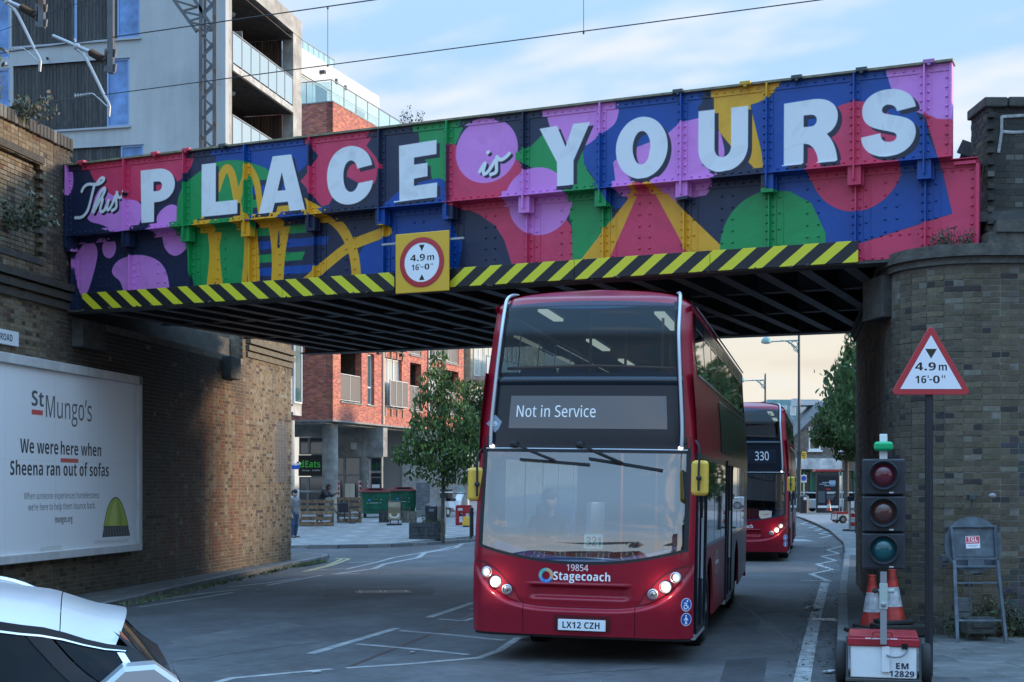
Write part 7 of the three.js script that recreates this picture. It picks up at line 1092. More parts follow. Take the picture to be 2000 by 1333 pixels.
// ------------------------------------------------------------------ trees
const barkM = mat('bark', [0.11, 0.095, 0.075], 0.9, { grain: grimeT, size: 0.5, bump: 0.01, bumpSize: 0.3 });
function tree(name, label, pos, H, blobs, trunkR, leaf, n, colors, group) {
  const t = thing(name, label, 'tree', pos, 0, group), tr = new MB();
  const top = V(0.1, H * 0.82, 0.05); tr.cyl(V(0, -0.05, 0), V(0.03, H * 0.35, 0), trunkR, trunkR * 0.75, 9); tr.cyl(V(0.03, H * 0.35, 0), top, trunkR * 0.75, trunkR * 0.15, 7);
  for (const b of blobs) { const c = V(b[0], b[1], b[2]), f = clamp((b[1] - b[3] * 0.9) / H, 0.25, 0.7), s = V(0.03 + 0.07 * f, H * f, 0); tr.cyl(s, c.clone().lerp(s, 0.25), trunkR * 0.3, trunkR * 0.08, 5); for (let i = 0; i < 5; i++) tr.cyl(c.clone().lerp(s, 0.45), c.clone().add(V(rnd(-1, 1) * b[3], rnd(-0.7, 1) * b[4], rnd(-1, 1) * b[3]).multiplyScalar(0.85)), trunkR * 0.10, trunkR * 0.03, 4); }
  tr.mesh('trunk', barkM, t);
  const im = new THREE.InstancedMesh(leafGeo, mat('tree_leaf', [1, 1, 1], 0.85, { transmission: 0.3, thickness: 0, specularIntensity: 0.35 }), n), q = new THREE.Object3D(), c = new THREE.Color(), vol = blobs.map((b) => b[3] * b[3] * b[4]), sum = vol.reduce((a, b) => a + b, 0);
  for (let i = 0; i < n; i++) {
    let k = rnd(0, sum), j = 0; while (k > vol[j] && j < blobs.length - 1) k -= vol[j++];
    const b = blobs[j], d = V(rnd(-1, 1), rnd(-1, 1), rnd(-1, 1)); if (d.lengthSq() > 1) d.normalize(); const r = d.length(); d.multiplyScalar((0.55 + 0.45 * r) / Math.max(0.2, r) * Math.min(1, r + 0.15));
    const clump = V(fbm(i * 0.013, 1, j), fbm(i * 0.013, 5, j), fbm(i * 0.013, 9, j)).multiplyScalar(0.55);
    q.position.set(b[0] + (d.x + clump.x) * b[3], b[1] + (d.y + clump.y) * b[4], b[2] + (d.z + clump.z) * b[3]); q.rotation.set(rnd(-1.3, 0.6), rnd(0, 6.3), rnd(-0.8, 0.8)); q.scale.setScalar(leaf * rnd(0.6, 1.35)); q.updateMatrix(); im.setMatrixAt(i, q.matrix); const cc = colors[Math.floor(rnd(0, colors.length))], v = rnd(0.8, 1.2); im.setColorAt(i, c.setRGB(cc[0] * v, cc[1] * v, cc[2] * v));
  }
  im.name = 'crown'; im.userData.kind = 'stuff'; im.castShadow = im.receiveShadow = true; t.add(im); return t;
}
const LEAF = [[0.045, 0.095, 0.028], [0.065, 0.125, 0.035], [0.035, 0.07, 0.022], [0.10, 0.15, 0.045], [0.045, 0.08, 0.035]];
reseed(101);
{ const p = AT(864, 950, 47.5); tree('street_tree', 'young broad-leaved street tree beside the grey planter left of the red bus', [p.x, plazaY(p.z), p.z], 6.3, [[-0.15, 6.0, 0, 0.32, 0.55], [-0.25, 5.3, 0.1, 0.55, 0.6], [0.25, 5.0, -0.2, 0.55, 0.6], [-0.45, 4.45, 0, 0.65, 0.6], [0.45, 4.1, 0.1, 0.75, 0.65], [-0.5, 3.6, 0.2, 0.8, 0.6], [0.75, 3.2, -0.1, 0.8, 0.6], [-0.95, 2.95, 0, 0.75, 0.4], [0.1, 2.9, 0.3, 0.9, 0.55], [0.6, 2.35, 0, 0.6, 0.45], [-0.15, 2.2, 0.1, 0.5, 0.4], [-1.35, 2.85, 0.1, 0.42, 0.26], [-1.05, 3.5, 0, 0.3, 0.25], [1.25, 3.7, 0.1, 0.35, 0.28], [-0.75, 5.05, 0, 0.28, 0.22], [0.75, 5.2, 0, 0.26, 0.24], [0.05, 6.45, 0, 0.16, 0.3], [-0.9, 2.3, 0.2, 0.35, 0.22]], 0.075, 0.18, 5400, LEAF.map((c) => [c[0] * 1.5, c[1] * 1.35, c[2] * 1.2])); }
{ const p = AT(955, 950, 66); tree('street_tree', 'second street tree mostly hidden behind the left side of the nearest bus', [p.x, plazaY(p.z), p.z], 6.8, [[-0.6, 5.6, 0, 0.8, 0.7], [-0.8, 4.6, 0, 0.9, 0.7], [0.4, 5.0, 0, 1, 0.8], [-0.6, 3.6, 0.2, 1.0, 0.7], [0.5, 3.6, 0, 1.1, 0.8]], 0.09, 0.22, 5000, LEAF); }
{ const p = AT(1653, 950, 84); tree('street_tree', 'dark leafy street tree on the right seen against the bright sky beside the abutment', [p.x, PAV, p.z], 11.2, [[0.8, 10.6, 0, 0.9, 0.9], [1.0, 9.3, 0, 1.2, 1.0], [0.6, 8.0, 0.2, 1.3, 1.0], [0.4, 6.9, 0, 1.5, 1.0], [-0.5, 5.9, 0.3, 1.4, 0.9], [1.2, 6.0, 0, 1.6, 1.0], [-1.0, 5.0, 0, 1.2, 0.7], [0.3, 4.8, 0.4, 1.6, 0.8], [1.6, 4.6, 0, 1.4, 0.8], [0.2, 3.9, 0, 1.0, 0.5], [-0.7, 8.1, 0, 0.4, 0.35], [-0.3, 9.2, 0, 0.4, 0.4], [-1.6, 5.6, 0, 0.5, 0.35], [-1.5, 6.7, 0.2, 0.4, 0.3], [-1.7, 4.5, 0, 0.45, 0.3], [0.0, 10.1, 0, 0.35, 0.4]], 0.17, 0.27, 13000, LEAF.map((c) => c.map((v) => v * 0.8))); }
{ const p = AT(1672, 950, 100); tree('street_tree', 'slim far street tree standing just right of the bus shelter', [p.x, PAV, p.z], 8.4, [[0.3, 7, 0, 1.6, 1.3], [0, 5.6, 0, 1.5, 1.2], [1.2, 5.8, 0, 1.6, 1.4]], 0.13, 0.36, 3500, LEAF.map((c) => c.map((v) => v * 0.8))); }
// trees along the right-hand side beyond the bridge: out of frame, mirrored in the bus windows
const HID = 'trees right of the road beyond the abutment';
for (const [x, z, h, w] of [[13.9, -49, 8.5, 'nearest the bridge'], [16.2, -58, 8, 'in the middle of its row'], [18.9, -68, 8.5, 'farthest from the bridge']]) tree('roadside_tree', `leafy tree behind the right abutment, ${w}, mirrored in bus windows`, [x, PAV, z], h, [[0, h * 0.8, 0, 1.7, 1.3], [-1.2, h * 0.62, 0.6, 1.8, 1.3], [1.2, h * 0.62, -0.5, 1.9, 1.4], [0.2, h * 0.45, 0.9, 1.8, 1.3], [0, h * 0.26, 0, 1.6, 1.2]], 0.16, 0.26, 7000, LEAF, HID);
{ const p = AT(798, 248, 40); const b = bridge.worldToLocal(p.clone()); void b; plant('skyline_shrub', 'bare twiggy shrub growing on the railway above the bridge parapet', 'shrub', p.clone().add(V(0, -0.75, 0)), [0.42, 1.3, 0.3], 700, 0.09, [[0.12, 0.11, 0.08], [0.08, 0.075, 0.05], [0.05, 0.06, 0.035]]); }
// ------------------------------------------------------------------ plaza furniture
const onPlaza = (px, py) => { const d = 3.28 / ((py - 950) / FOCAL + 0.03); const p = AT(px, 950, d); return [p.x, plazaY(p.z), p.z]; };
const palletM = [0, 1, 2].map((i) => mat('pallet_' + i, [[0.42, 0.27, 0.16], [0.36, 0.23, 0.14], [0.47, 0.31, 0.19]][i], 0.85, { grain: woodT, size: 0.9 }));
function makePallet(label, pos, w, turn) {
  const t = thing('pallet', label, 'pallet', pos, turn, undefined); const n = 5;
  for (let i = 0; i < n; i++) new MB().rbox(w, 0.135, 0.022, 0, 0.09 + i * 0.228, 0.06, 0.004).mesh('board', palletM[i % 3], t);
  for (const x of [-0.47, 0.02, 0.47]) new MB().rbox(0.09, 1.08, 0.09, x * w, 0.54, 0, 0.006).mesh('bearer', palletM[1], t);
  for (let i = 0; i < n; i++) new MB().rbox(w, 0.12, 0.02, 0, 0.12 + i * 0.22, -0.056, 0.004).mesh('back_board', palletM[(i + 1) % 3], t);
  return t;
}
makePallet('pale wooden pallet standing upright as a screen left of the bicycle', onPlaza(618, 1029), 1.37, 0.06);
makePallet('pale wooden pallet standing upright behind the bicycle wheel beside the green bins', onPlaza(682, 1022), 1.0, 0.03);
{
  const p = onPlaza(664, 1023), t = thing('bicycle', 'black bicycle with pannier leaning between the two wooden pallets', 'bicycle', [p[0], p[1], p[2] + 0.25], 0.02), bk = mat('bike_black', [0.02, 0.02, 0.022], 0.35), r = 0.335;
  for (const x of [-0.55, 0.52]) { const w = new THREE.Group(); w.name = 'wheel'; t.add(w); w.position.set(x, r, 0); new MB().add(new THREE.TorusGeometry(r - 0.02, 0.022, 8, 40)).mesh('tyre', rubber, w); const s = new MB(); for (let i = 0; i < 14; i++) { const a = i * Math.PI / 7; s.cyl(V(0, 0, 0), V(Math.cos(a) * (r - 0.03), Math.sin(a) * (r - 0.03), 0), 0.002, 0.002, 4); } s.cyl(V(0, 0, -0.04), V(0, 0, 0.04), 0.02, 0.02, 8); s.mesh('spokes', satin, w); }
  const A = V(-0.36, 0.82, 0), B = V(-0.0, 0.28, 0), C = V(0.14, 0.78, 0), R = V(0.52, r, 0), F = V(-0.55, r, 0), G = V(-0.40, 0.95, 0);
  new MB().cyl(A, B, 0.02, 0.02, 8).cyl(A, C, 0.017, 0.017, 8).cyl(B, C, 0.018, 0.018, 8).cyl(B, R, 0.013, 0.011, 6).cyl(C, R, 0.011, 0.009, 6).cyl(G, A, 0.02, 0.02, 8).cyl(A, F, 0.016, 0.011, 8).mesh('frame', bk, t);
  new MB().tube([V(-0.45, 1.0, -0.3), V(-0.42, 0.98, -0.1), G, V(-0.42, 0.98, 0.1), V(-0.5, 1.02, 0.3)], 0.013, 20, 6).mesh('handlebar', satin, t); new MB().rbox(0.26, 0.06, 0.13, 0.16, 0.86, 0, 0.025).mesh('saddle', rubber, t);
  new MB().rbox(0.42, 0.42, 0.16, 0.18, 0.66, 0.13, 0.04).mesh('pannier', mat('pannier_black', [0.02, 0.021, 0.025], 0.8), t); new MB().cyl(V(0, 0.28, 0.05), V(0.09, 0.16, 0.06), 0.01, 0.01, 6).rbox(0.09, 0.02, 0.06, 0.1, 0.15, 0.09, 0.005).mesh('crank', satin, t);
}
function makeBin(label, pos, turn) {
  const t = thing('wheeled_bin', label, 'bin', pos, turn, undefined), gr = mat('bin_green', [0.005, 0.13, 0.075], 0.4, { grain: grimeT, size: 1.3 }), lid = mat('bin_lid_red', [0.20, 0.035, 0.035], 0.5);
  const g = new THREE.BoxGeometry(1.24, 0.95, 0.95, 1, 1, 1), p = g.attributes.position; for (let i = 0; i < p.count; i++) if (p.getY(i) < 0) { p.setX(i, p.getX(i) * 0.84); p.setZ(i, p.getZ(i) * 0.82); } g.computeVertexNormals(); new MB().add(noIndex(g), M4(0, 0.66, 0)).rbox(1.3, 0.05, 1.0, 0, 1.12, 0, 0.015).rbox(1.05, 0.03, 0.03, 0, 0.4, 0.42, 0.01).mesh('body', gr, t);
  const r = new MB(); r.rbox(1.32, 0.07, 1.04, 0, 1.18, 0, 0.02).ext([[-0.52, 0], [0.52, 0], [0.36, 0.13], [-0.36, 0.13]], 0.8, M4(0, 1.21, -0.45)); r.mesh('lid', lid, t); new MB().ext([[-0.33, 0.02], [0.33, 0.02], [0.27, 0.10], [-0.27, 0.10]], 0.02, M4(0, 1.215, 0.345)).mesh('lid_opening', mat('hole_black', [0.004, 0.004, 0.004], 0.9), t);
  for (const x of [-0.42, 0.42]) for (const z of [-0.3, 0.3]) { const w = new MB().lathe([[0, -0.03], [0.09, -0.03], [0.09, 0.03], [0, 0.03]], M4(x, 0.09, z, 0, 0, Math.PI / 2), 14).rbox(0.05, 0.12, 0.05, x, 0.17, z, 0.01).mesh('castor', rubber, t); void w; }
  const tx = MATS.bin_label?.map ?? canvasTex(256, 128, (x, W, H) => { x.clearRect(0, 0, W, H); x.fillStyle = '#2f78b8'; x.fillRect(20, 20, 34, 46); x.fillStyle = '#7c4a4e'; x.fillRect(84, 24, 26, 30); x.fillRect(124, 24, 22, 30); x.fillStyle = '#9fb8ad'; x.fillRect(34, 96, 130, 7); x.fillRect(200, 26, 16, 30); x.fillRect(6, 88, 8, 20); x.fillRect(190, 88, 8, 20); }); const o = put('bin_label', new THREE.PlaneGeometry(0.8, 0.4), decalMat('bin_label', tx), t); o.position.set(0, 0.78, 0.452); o.rotation.x = -0.085;
  for (const s of [-1, 1]) new MB().tube([V(s * 0.64, 1.0, 0.25), V(s * 0.70, 1.0, 0.2), V(s * 0.70, 1.0, -0.2), V(s * 0.64, 1.0, -0.25)], 0.018, 12, 6).mesh('handle', gr, t);
}
makeBin('green wheeled bin with dull red lid next to the wooden pallet', onPlaza(731, 1012), 0.22); makeBin('green wheeled bin with dull red lid behind the poster board', onPlaza(786, 1008.5), 0.2);
{
  const p = onPlaza(770, 1027), t = thing('poster_stand', 'black framed pavement poster stand with a brown bowl picture before the bins', 'poster stand', p, 0.05);
  new MB().rbox(0.58, 0.80, 0.05, 0, 0.60, 0, 0.03).mesh('frame', mat('stand_black', [0.02, 0.021, 0.024], 0.4), t); new MB().rbox(0.62, 0.07, 0.42, 0, 0.045, 0, 0.02).box(0.04, 0.16, 0.04, -0.16, 0.14, 0).box(0.04, 0.16, 0.04, 0.16, 0.14, 0).mesh('base', rubber, t);
  const tx = canvasTex(128, 176, (x, W, H) => { x.fillStyle = '#8d8470'; x.fillRect(0, 0, W, H); x.fillStyle = '#6f6650'; x.fillRect(0, H * 0.32, W, H * 0.3); x.fillStyle = '#b3aa97'; x.fillRect(10, 18, W * 0.7, 7); x.fillRect(10, 34, W * 0.5, 5); x.fillStyle = '#a98f86'; x.fillRect(W * 0.6, 14, 30, 6); x.fillStyle = '#c9c6bb'; x.beginPath(); x.ellipse(W / 2, H * 0.76, W * 0.42, H * 0.15, 0, 0, 7); x.fill(); x.fillStyle = '#75684a'; x.beginPath(); x.ellipse(W / 2, H * 0.70, W * 0.27, H * 0.14, 0, 0, 7); x.fill(); }); const o = put('poster', new THREE.PlaneGeometry(0.5, 0.72), printMat('food_poster', tx, 0.4), t); o.position.set(0, 0.6, 0.027);
}
function planter(label, px, py, w, h, d, rgb, key, turn, plantsN) {
  const p = onPlaza(px, py), t = thing('planter', label, 'planter', [p[0], p[1], p[2] - d / 2], turn), n = Math.max(2, Math.round(h / 0.16)), ms = [0, 1].map((i) => mat(key + i, rgb.map((v) => v * (i ? 1.15 : 1)), 0.85, { grain: woodT, size: 1.1 }));
  for (let i = 0; i < n; i++) for (const s of [-1, 1]) { new MB().rbox(w, h / n - 0.008, 0.03, 0, (i + 0.5) * h / n, s * (d / 2 - 0.015), 0.004).mesh('plank', ms[i % 2], t); new MB().rbox(0.03, h / n - 0.008, d - 0.062, s * (w / 2 - 0.015), (i + 0.5) * h / n, 0, 0.004).mesh('plank', ms[(i + 1) % 2], t); }
  new MB().span(-w / 2 + 0.04, w / 2 - 0.04, 0, h - 0.06, -d / 2 + 0.04, d / 2 - 0.04).mesh('soil', mat('soil', [0.05, 0.04, 0.03], 0.95), t); return [p[0], p[1] + h - 0.05, p[2] - d / 2];
}
{ const a = planter('dark grey wooden planter at the kerb nearest the road left of the bus', 833, 1055, 1.24, 0.58, 0.6, [0.095, 0.105, 0.115], 'planter_dark_', 0.05);
  plant('planter_plant', 'straggly green plant growing in the grey planter nearest the road', 'plant', V(a[0] + 0.1, a[1], a[2]), [0.5, 0.36, 0.2], 170, 0.08, [[0.10, 0.13, 0.06], ...GREENS]);
  const b = planter('pale weathered wooden planter right of the poster stand below the bins', 798, 1022, 0.64, 0.48, 0.5, [0.24, 0.215, 0.185], 'planter_pale_', 0.05); planter('dark stained planter left of the poster stand', 749, 1022, 0.42, 0.5, 0.5, [0.075, 0.075, 0.075], 'planter_black_', 0.05);
  plant('planter_plant', 'small green plant in the pale wooden planter beside the bins', 'plant', V(b[0] - 0.2, b[1], b[2]), [0.25, 0.35, 0.2], 60, 0.08, GREENS); }
{ const p = onPlaza(842, 1021), t = thing('litter_bin', 'black square litter bin with sloped roof between planters and tree', 'litter bin', p, 0.1), bk = mat('stand_black', [0.02, 0.021, 0.024], 0.4); new MB().rbox(0.5, 0.66, 0.5, 0, 0.34, 0, 0.03).mesh('body', bk, t); const g = new THREE.CylinderGeometry(0.10, 0.40, 0.14, 4); g.rotateY(Math.PI / 4); new MB().add(g, M4(0, 0.79, 0)).mesh('roof', mat('bin_roof', [0.06, 0.055, 0.06], 0.5), t); new MB().box(0.03, 0.08, 0.03, -0.22, 0.7, 0.22).box(0.03, 0.08, 0.03, 0.22, 0.7, 0.22).mesh('posts', bk, t); new MB().rbox(0.22, 0.12, 0.01, 0.0, 0.52, 0.252, 0.004).mesh('label', mat('label_grey', [0.12, 0.14, 0.17], 0.5), t); }
{ const p = onPlaza(826, 1010), t = thing('utility_cabinet', 'tall grey utility cabinet with horizontal ribs standing behind the litter bin', 'cabinet', p, 0.05), g = mat('cabinet_grey', [0.17, 0.18, 0.20], 0.5, { grain: grimeT, size: 1 }); new MB().rbox(0.66, 0.3, 0.5, 0, 0.15, 0, 0.02).mesh('plinth', mat('plinth_grey', [0.16, 0.17, 0.165], 0.8), t); for (let i = 0; i < 4; i++) new MB().rbox(0.64, 0.305, 0.46, 0, 0.46 + i * 0.315, 0, 0.015).mesh('panel', g, t); }
{ const p = onPlaza(858, 1022), t = new MB().rbox(0.16, 0.66, 0.16, 0, 0.33, 0, 0.02).rbox(0.18, 0.04, 0.18, 0, 0.67, 0, 0.015).mesh('wooden_post', mat('post_pale', [0.30, 0.28, 0.25], 0.9, { grain: woodT, size: 0.5 })); t.position.set(...p); tag(t, 'short pale wooden post between the litter bin and the tree trunk', 'post');
  const q = onPlaza(870, 1044), s = new MB().cyl(V(0, 0, 0), V(0, 1.05, 0), 0.03, 0.026, 8).rbox(0.13, 0.03, 0.03, -0.05, 0.95, 0, 0.005).mesh('tree_stake', mat('stake_pale', [0.42, 0.38, 0.31], 0.9)); s.position.set(...q); tag(s, 'thin pale stake tied beside the young tree trunk', 'stake'); }
{ const p = onPlaza(906, 1027), t = thing('road_barrier', 'red plastic road barrier standing just left of the bus front', 'barrier', p, 0.08), r = mat('barrier_red', [0.45, 0.02, 0.03], 0.45, { grain: grimeT, size: 0.8 }); new MB().ext([[-0.33, 0], [0.33, 0], [0.33, 0.78], [0.27, 0.82], [-0.27, 0.82], [-0.33, 0.78]], 0.06, M4(0, 0, -0.03), [[[-0.2, 0.12], [-0.04, 0.12], [-0.04, 0.5], [-0.2, 0.5]], [[0.06, 0.12], [0.22, 0.12], [0.22, 0.5], [0.06, 0.5]]], 0.012).mesh('panel', r, t); new MB().rbox(0.2, 0.1, 0.014, -0.15, 0.65, 0.045, 0.004).mesh('reflector', mat('cone_white', [0.66, 0.67, 0.70], 0.45), t); new MB().rbox(0.1, 0.05, 0.4, -0.25, 0.025, 0, 0.01).mesh('foot', rubber, t);
  const q = onPlaza(911, 1030), y = thing('warning_board', 'small yellow folding board leaning against the red barrier', 'warning board', q, 0.1); new MB().ext([[-0.17, 0.06], [0.17, 0.06], [0.14, 0.40], [-0.12, 0.40]], 0.03, M4(0, 0, 0.1, -0.15), [], 0.01).mesh('panel', mat('board_yellow', [0.62, 0.34, 0.03], 0.5), y); new MB().rbox(0.3, 0.06, 0.16, 0, 0.03, 0.1, 0.02).mesh('foot', rubber, y); }
{ const p = onPlaza(921, 1048), t = new MB().cyl(V(0, 0, 0), V(0, 1.0, 0), 0.075, 0.07, 16).ball(0, 1.0, 0, 0.075, 0.05, 0.075, 14).cyl(V(0, 0.8, 0), V(0, 0.86, 0), 0.083, 0.083, 16).mesh('bollard', mat('stand_black', [0.02, 0.021, 0.024], 0.4)); t.position.set(...p); tag(t, 'black cast bollard on the kerb hard against the bus side', 'bollard'); }
{ const p = onPlaza(887, 1010), t = thing('moped', 'white delivery moped with black top box parked beyond the red barrier', 'moped', p, 1.1), w = mat('moped_white', [0.72, 0.73, 0.74], 0.3, { clearcoat: 0.6 }), bk = mat('stand_black', [0.02, 0.021, 0.024], 0.4);
  for (const x of [-0.62, 0.62]) { const g = new THREE.Group(); g.name = 'wheel'; t.add(g); g.position.set(x, 0.24, 0); new MB().add(new THREE.TorusGeometry(0.19, 0.055, 10, 28)).mesh('tyre', rubber, g); new MB().cyl(V(0, 0, -0.04), V(0, 0, 0.04), 0.13, 0.13, 16).mesh('rim', satin, g); }
  new MB().ext([[-0.1, 0.25], [0.3, 0.25], [0.42, 0.75], [0.62, 1.0], [0.52, 1.02], [0.28, 0.72], [0.15, 0.34], [-0.12, 0.36], [-0.35, 0.68], [-0.75, 0.68], [-0.7, 0.45], [-0.35, 0.4]], 0.26, M4(0, 0, -0.13), [], 0.03).mesh('fairing', w, t); new MB().rbox(0.6, 0.12, 0.26, -0.3, 0.78, 0, 0.05).mesh('saddle', rubber, t); new MB().rbox(0.42, 0.42, 0.44, -0.72, 1.05, 0, 0.03).mesh('top_box', bk, t); new MB().box(0.43, 0.05, 0.45, -0.72, 1.12, 0).mesh('box_stripe', w, t); new MB().cyl(V(0.5, 1.05, -0.33), V(0.5, 1.05, 0.33), 0.016, 0.016, 8).mesh('handlebar', bk, t); new MB().rbox(0.02, 0.32, 0.36, 0.6, 1.22, 0, 0.008, 0, 0, 0.3).mesh('windshield', clearRail, t); }
{ const p = AT(578, 912, 54); const t = thing('hanging_sign', 'small blue and white sign hanging beside the cafe at the edge of the abutment', 'sign', p.toArray(), 0); new MB().rbox(0.3, 0.17, 0.04, -0.02, -0.02, 0, 0.015).mesh('blue_panel', mat('sign_blue', [0.03, 0.09, 0.42], 0.4), t); new MB().rbox(0.24, 0.1, 0.045, 0.05, 0.10, 0.004, 0.015, 0, 0, 0.3).mesh('white_panel', white, t); new MB().rbox(0.1, 0.07, 0.046, 0.08, 0.16, 0.006, 0.01).mesh('red_panel', mat('sign_red', [0.5, 0.03, 0.05], 0.4), t); }
// ------------------------------------------------------------------ people: one smooth surface per body, clothes over it
const bone = (a, b, ra, rb = ra) => ({ a: V(...a), b: V(...b), ra, rb });
function field(bones, grow, cell) {
  const lo = V(9, 9, 9), hi = V(-9, -9, -9); for (const k of bones) for (const p of [k.a, k.b]) { const r = Math.max(k.ra, k.rb) + grow + 0.06; lo.min(p.clone().subScalar(r)); hi.max(p.clone().addScalar(r)); }
  const size = Math.max(hi.x - lo.x, hi.y - lo.y, hi.z - lo.z), res = Math.min(110, Math.ceil(size / cell)), mid = lo.clone().add(hi).multiplyScalar(0.5);
  const mc = new MarchingCubes(res, new THREE.MeshStandardMaterial(), false, false, 60000); const S = mc.size, half = S / 2, q = V(0, 0, 0), ab = V(0, 0, 0), pa = V(0, 0, 0);
  for (let z = 0; z < S; z++) for (let y = 0; y < S; y++) for (let x = 0; x < S; x++) {
    q.set((x - half) / half, (y - half) / half, (z - half) / half).multiplyScalar(size / 2).add(mid); let d = 9; const k = 0.03;
    for (const b of bones) { ab.subVectors(b.b, b.a); pa.subVectors(q, b.a); const h = clamp(pa.dot(ab) / Math.max(1e-6, ab.lengthSq()), 0, 1), e = pa.addScaledVector(ab, -h).length() - lerp(b.ra, b.rb, h) - grow, m = clamp(0.5 + 0.5 * (d - e) / k, 0, 1); d = lerp(d, e, m) - k * m * (1 - m); }
    mc.field[x + y * S + z * S * S] = -d;
  }
  mc.isolation = 0; mc.update(); const n = mc.count, g = new THREE.BufferGeometry(); g.setAttribute('position', new THREE.BufferAttribute(mc.positionArray.slice(0, n * 3), 3)); g.setAttribute('normal', new THREE.BufferAttribute(mc.normalArray.slice(0, n * 3), 3)); g.scale(size / 2, size / 2, size / 2); g.translate(mid.x, mid.y, mid.z); return metricUV(g);
}
function person(label, pos, turn, pose, look) {
  const t = thing('person', label, 'person', pos, turn), B = pose, cell = 0.026;
  const hand = (w, d, s) => { const o = [bone(w, [w[0] + d[0] * 0.09, w[1] + d[1] * 0.09, w[2] + d[2] * 0.09], 0.026, 0.03)]; for (let i = 0; i < 4; i++) { const k = (i - 1.5) * 0.018; o.push(bone([w[0] + d[0] * 0.09, w[1] + d[1] * 0.09, w[2] + d[2] * 0.09 + k], [w[0] + d[0] * (0.15 + 0.015 * (i % 3)), w[1] + d[1] * 0.165, w[2] + d[2] * 0.165 + k], 0.009, 0.008)); } o.push(bone(w, [w[0] + d[0] * 0.08 + s * 0.045, w[1] + d[1] * 0.08, w[2] + d[2] * 0.09], 0.012, 0.009)); return o; };
  const head = [bone([B.head[0], B.head[1] - 0.03, B.head[2]], [B.head[0], B.head[1] + 0.03, B.head[2] - 0.012], 0.085, 0.092), bone([B.head[0], B.head[1] - 0.075, B.head[2] + 0.05], [B.head[0], B.head[1] - 0.06, B.head[2] + 0.04], 0.042, 0.05), bone([B.head[0], B.head[1] - 0.005, B.head[2] + 0.085], [B.head[0], B.head[1] - 0.03, B.head[2] + 0.105], 0.01, 0.014), bone([B.head[0] - 0.085, B.head[1] + 0.005, B.head[2]], [B.head[0] - 0.092, B.head[1] - 0.035, B.head[2]], 0.014, 0.012), bone([B.head[0] + 0.085, B.head[1] + 0.005, B.head[2]], [B.head[0] + 0.092, B.head[1] - 0.035, B.head[2]], 0.014, 0.012)];
  const arm = (a) => [bone(a[0], a[1], 0.048, 0.04), bone(a[1], a[2], 0.039, 0.026)], leg = (l) => [bone(l[0], l[1], 0.085, 0.058), bone(l[1], l[2], 0.056, 0.036), bone(l[2], [l[2][0] + l[3][0], 0.0 + l[2][1] - 0.05, l[2][2] + l[3][2]], 0.038, 0.032)];
  const torso = [bone(B.hip, B.waist, 0.13, 0.115), bone(B.waist, B.chest, 0.115, 0.14), bone([B.chest[0] - 0.13, B.chest[1] + 0.09, B.chest[2]], [B.chest[0] + 0.13, B.chest[1] + 0.09, B.chest[2]], 0.075)], neck = [bone([B.chest[0], B.chest[1] + 0.1, B.chest[2]], [B.head[0], B.head[1] - 0.06, B.head[2] - 0.01], 0.055, 0.05)];
  const arms = B.arms.flatMap(arm), legs = B.legs.flatMap(leg), hands = B.arms.flatMap((a, i) => hand(a[2], V(...a[2]).sub(V(...a[1])).normalize().toArray(), i ? -1 : 1));
  put('body', field([...torso, ...neck, ...head, ...arms, ...legs, ...hands], 0, cell), mat('skin_' + label.length, look.skin, 0.6), t);
  const sleeve = B.arms.flatMap((a) => look.long ? [bone(a[0], a[1], 0.052, 0.044), bone(a[1], V(...a[2]).lerp(V(...a[1]), 0.12).toArray(), 0.043, 0.034)] : [bone(a[0], V(...a[0]).lerp(V(...a[1]), 0.75).toArray(), 0.055, 0.052)]);
  put('top', field([...torso, ...sleeve], 0.018, cell), mat('top_' + label.length, look.top, 0.9, { grain: grimeT, size: 0.5 }), t);
  put('trousers', field([bone(B.hip, [B.hip[0], B.hip[1] + 0.05, B.hip[2]], 0.125), ...B.legs.flatMap((l) => [bone(l[0], l[1], 0.09, 0.066), bone(l[1], l[2], 0.066, 0.055)])], 0.014, cell), mat('trousers_' + label.length, look.legs, 0.9, { grain: grimeT, size: 0.4 }), t);
  put('shoes', field(B.legs.map((l) => bone([l[2][0], l[2][1] - 0.05, l[2][2] - 0.03], [l[2][0] + l[3][0], l[2][1] - 0.06, l[2][2] + l[3][2]], 0.045, 0.04)), 0.008, cell), mat('shoes_dark', [0.02, 0.02, 0.022], 0.6), t);
  if (look.hair) put('hair', field([bone([B.head[0], B.head[1] + 0.03, B.head[2] - 0.03], [B.head[0], B.head[1] + 0.045, B.head[2] + 0.005], 0.096, 0.088), bone([B.head[0], B.head[1] - 0.04, B.head[2] - 0.06], [B.head[0], B.head[1], B.head[2] - 0.05], 0.06, 0.08)], 0.006, 0.014), mat('hair_dark', look.hair, 0.8), t);
  new MB().ball(B.head[0] - 0.033, B.head[1] + 0.005, B.head[2] + 0.082, 0.011, 0.008, 0.008, 8).ball(B.head[0] + 0.033, B.head[1] + 0.005, B.head[2] + 0.082, 0.011, 0.008, 0.008, 8).mesh('eyes', mat('eye_dark', [0.03, 0.025, 0.02], 0.2), t); new MB().ball(B.head[0], B.head[1] - 0.062, B.head[2] + 0.09, 0.022, 0.006, 0.008, 8).mesh('mouth', mat('lips', [0.30, 0.12, 0.10], 0.6), t);
  if (look.hood) put('hood', field([bone([B.chest[0] - 0.06, B.chest[1] + 0.15, B.chest[2] - 0.06], [B.chest[0] + 0.06, B.chest[1] + 0.15, B.chest[2] - 0.06], 0.06)], 0.01, 0.016), mat('hood_pale', look.hood, 0.9), t);
  return t;
}
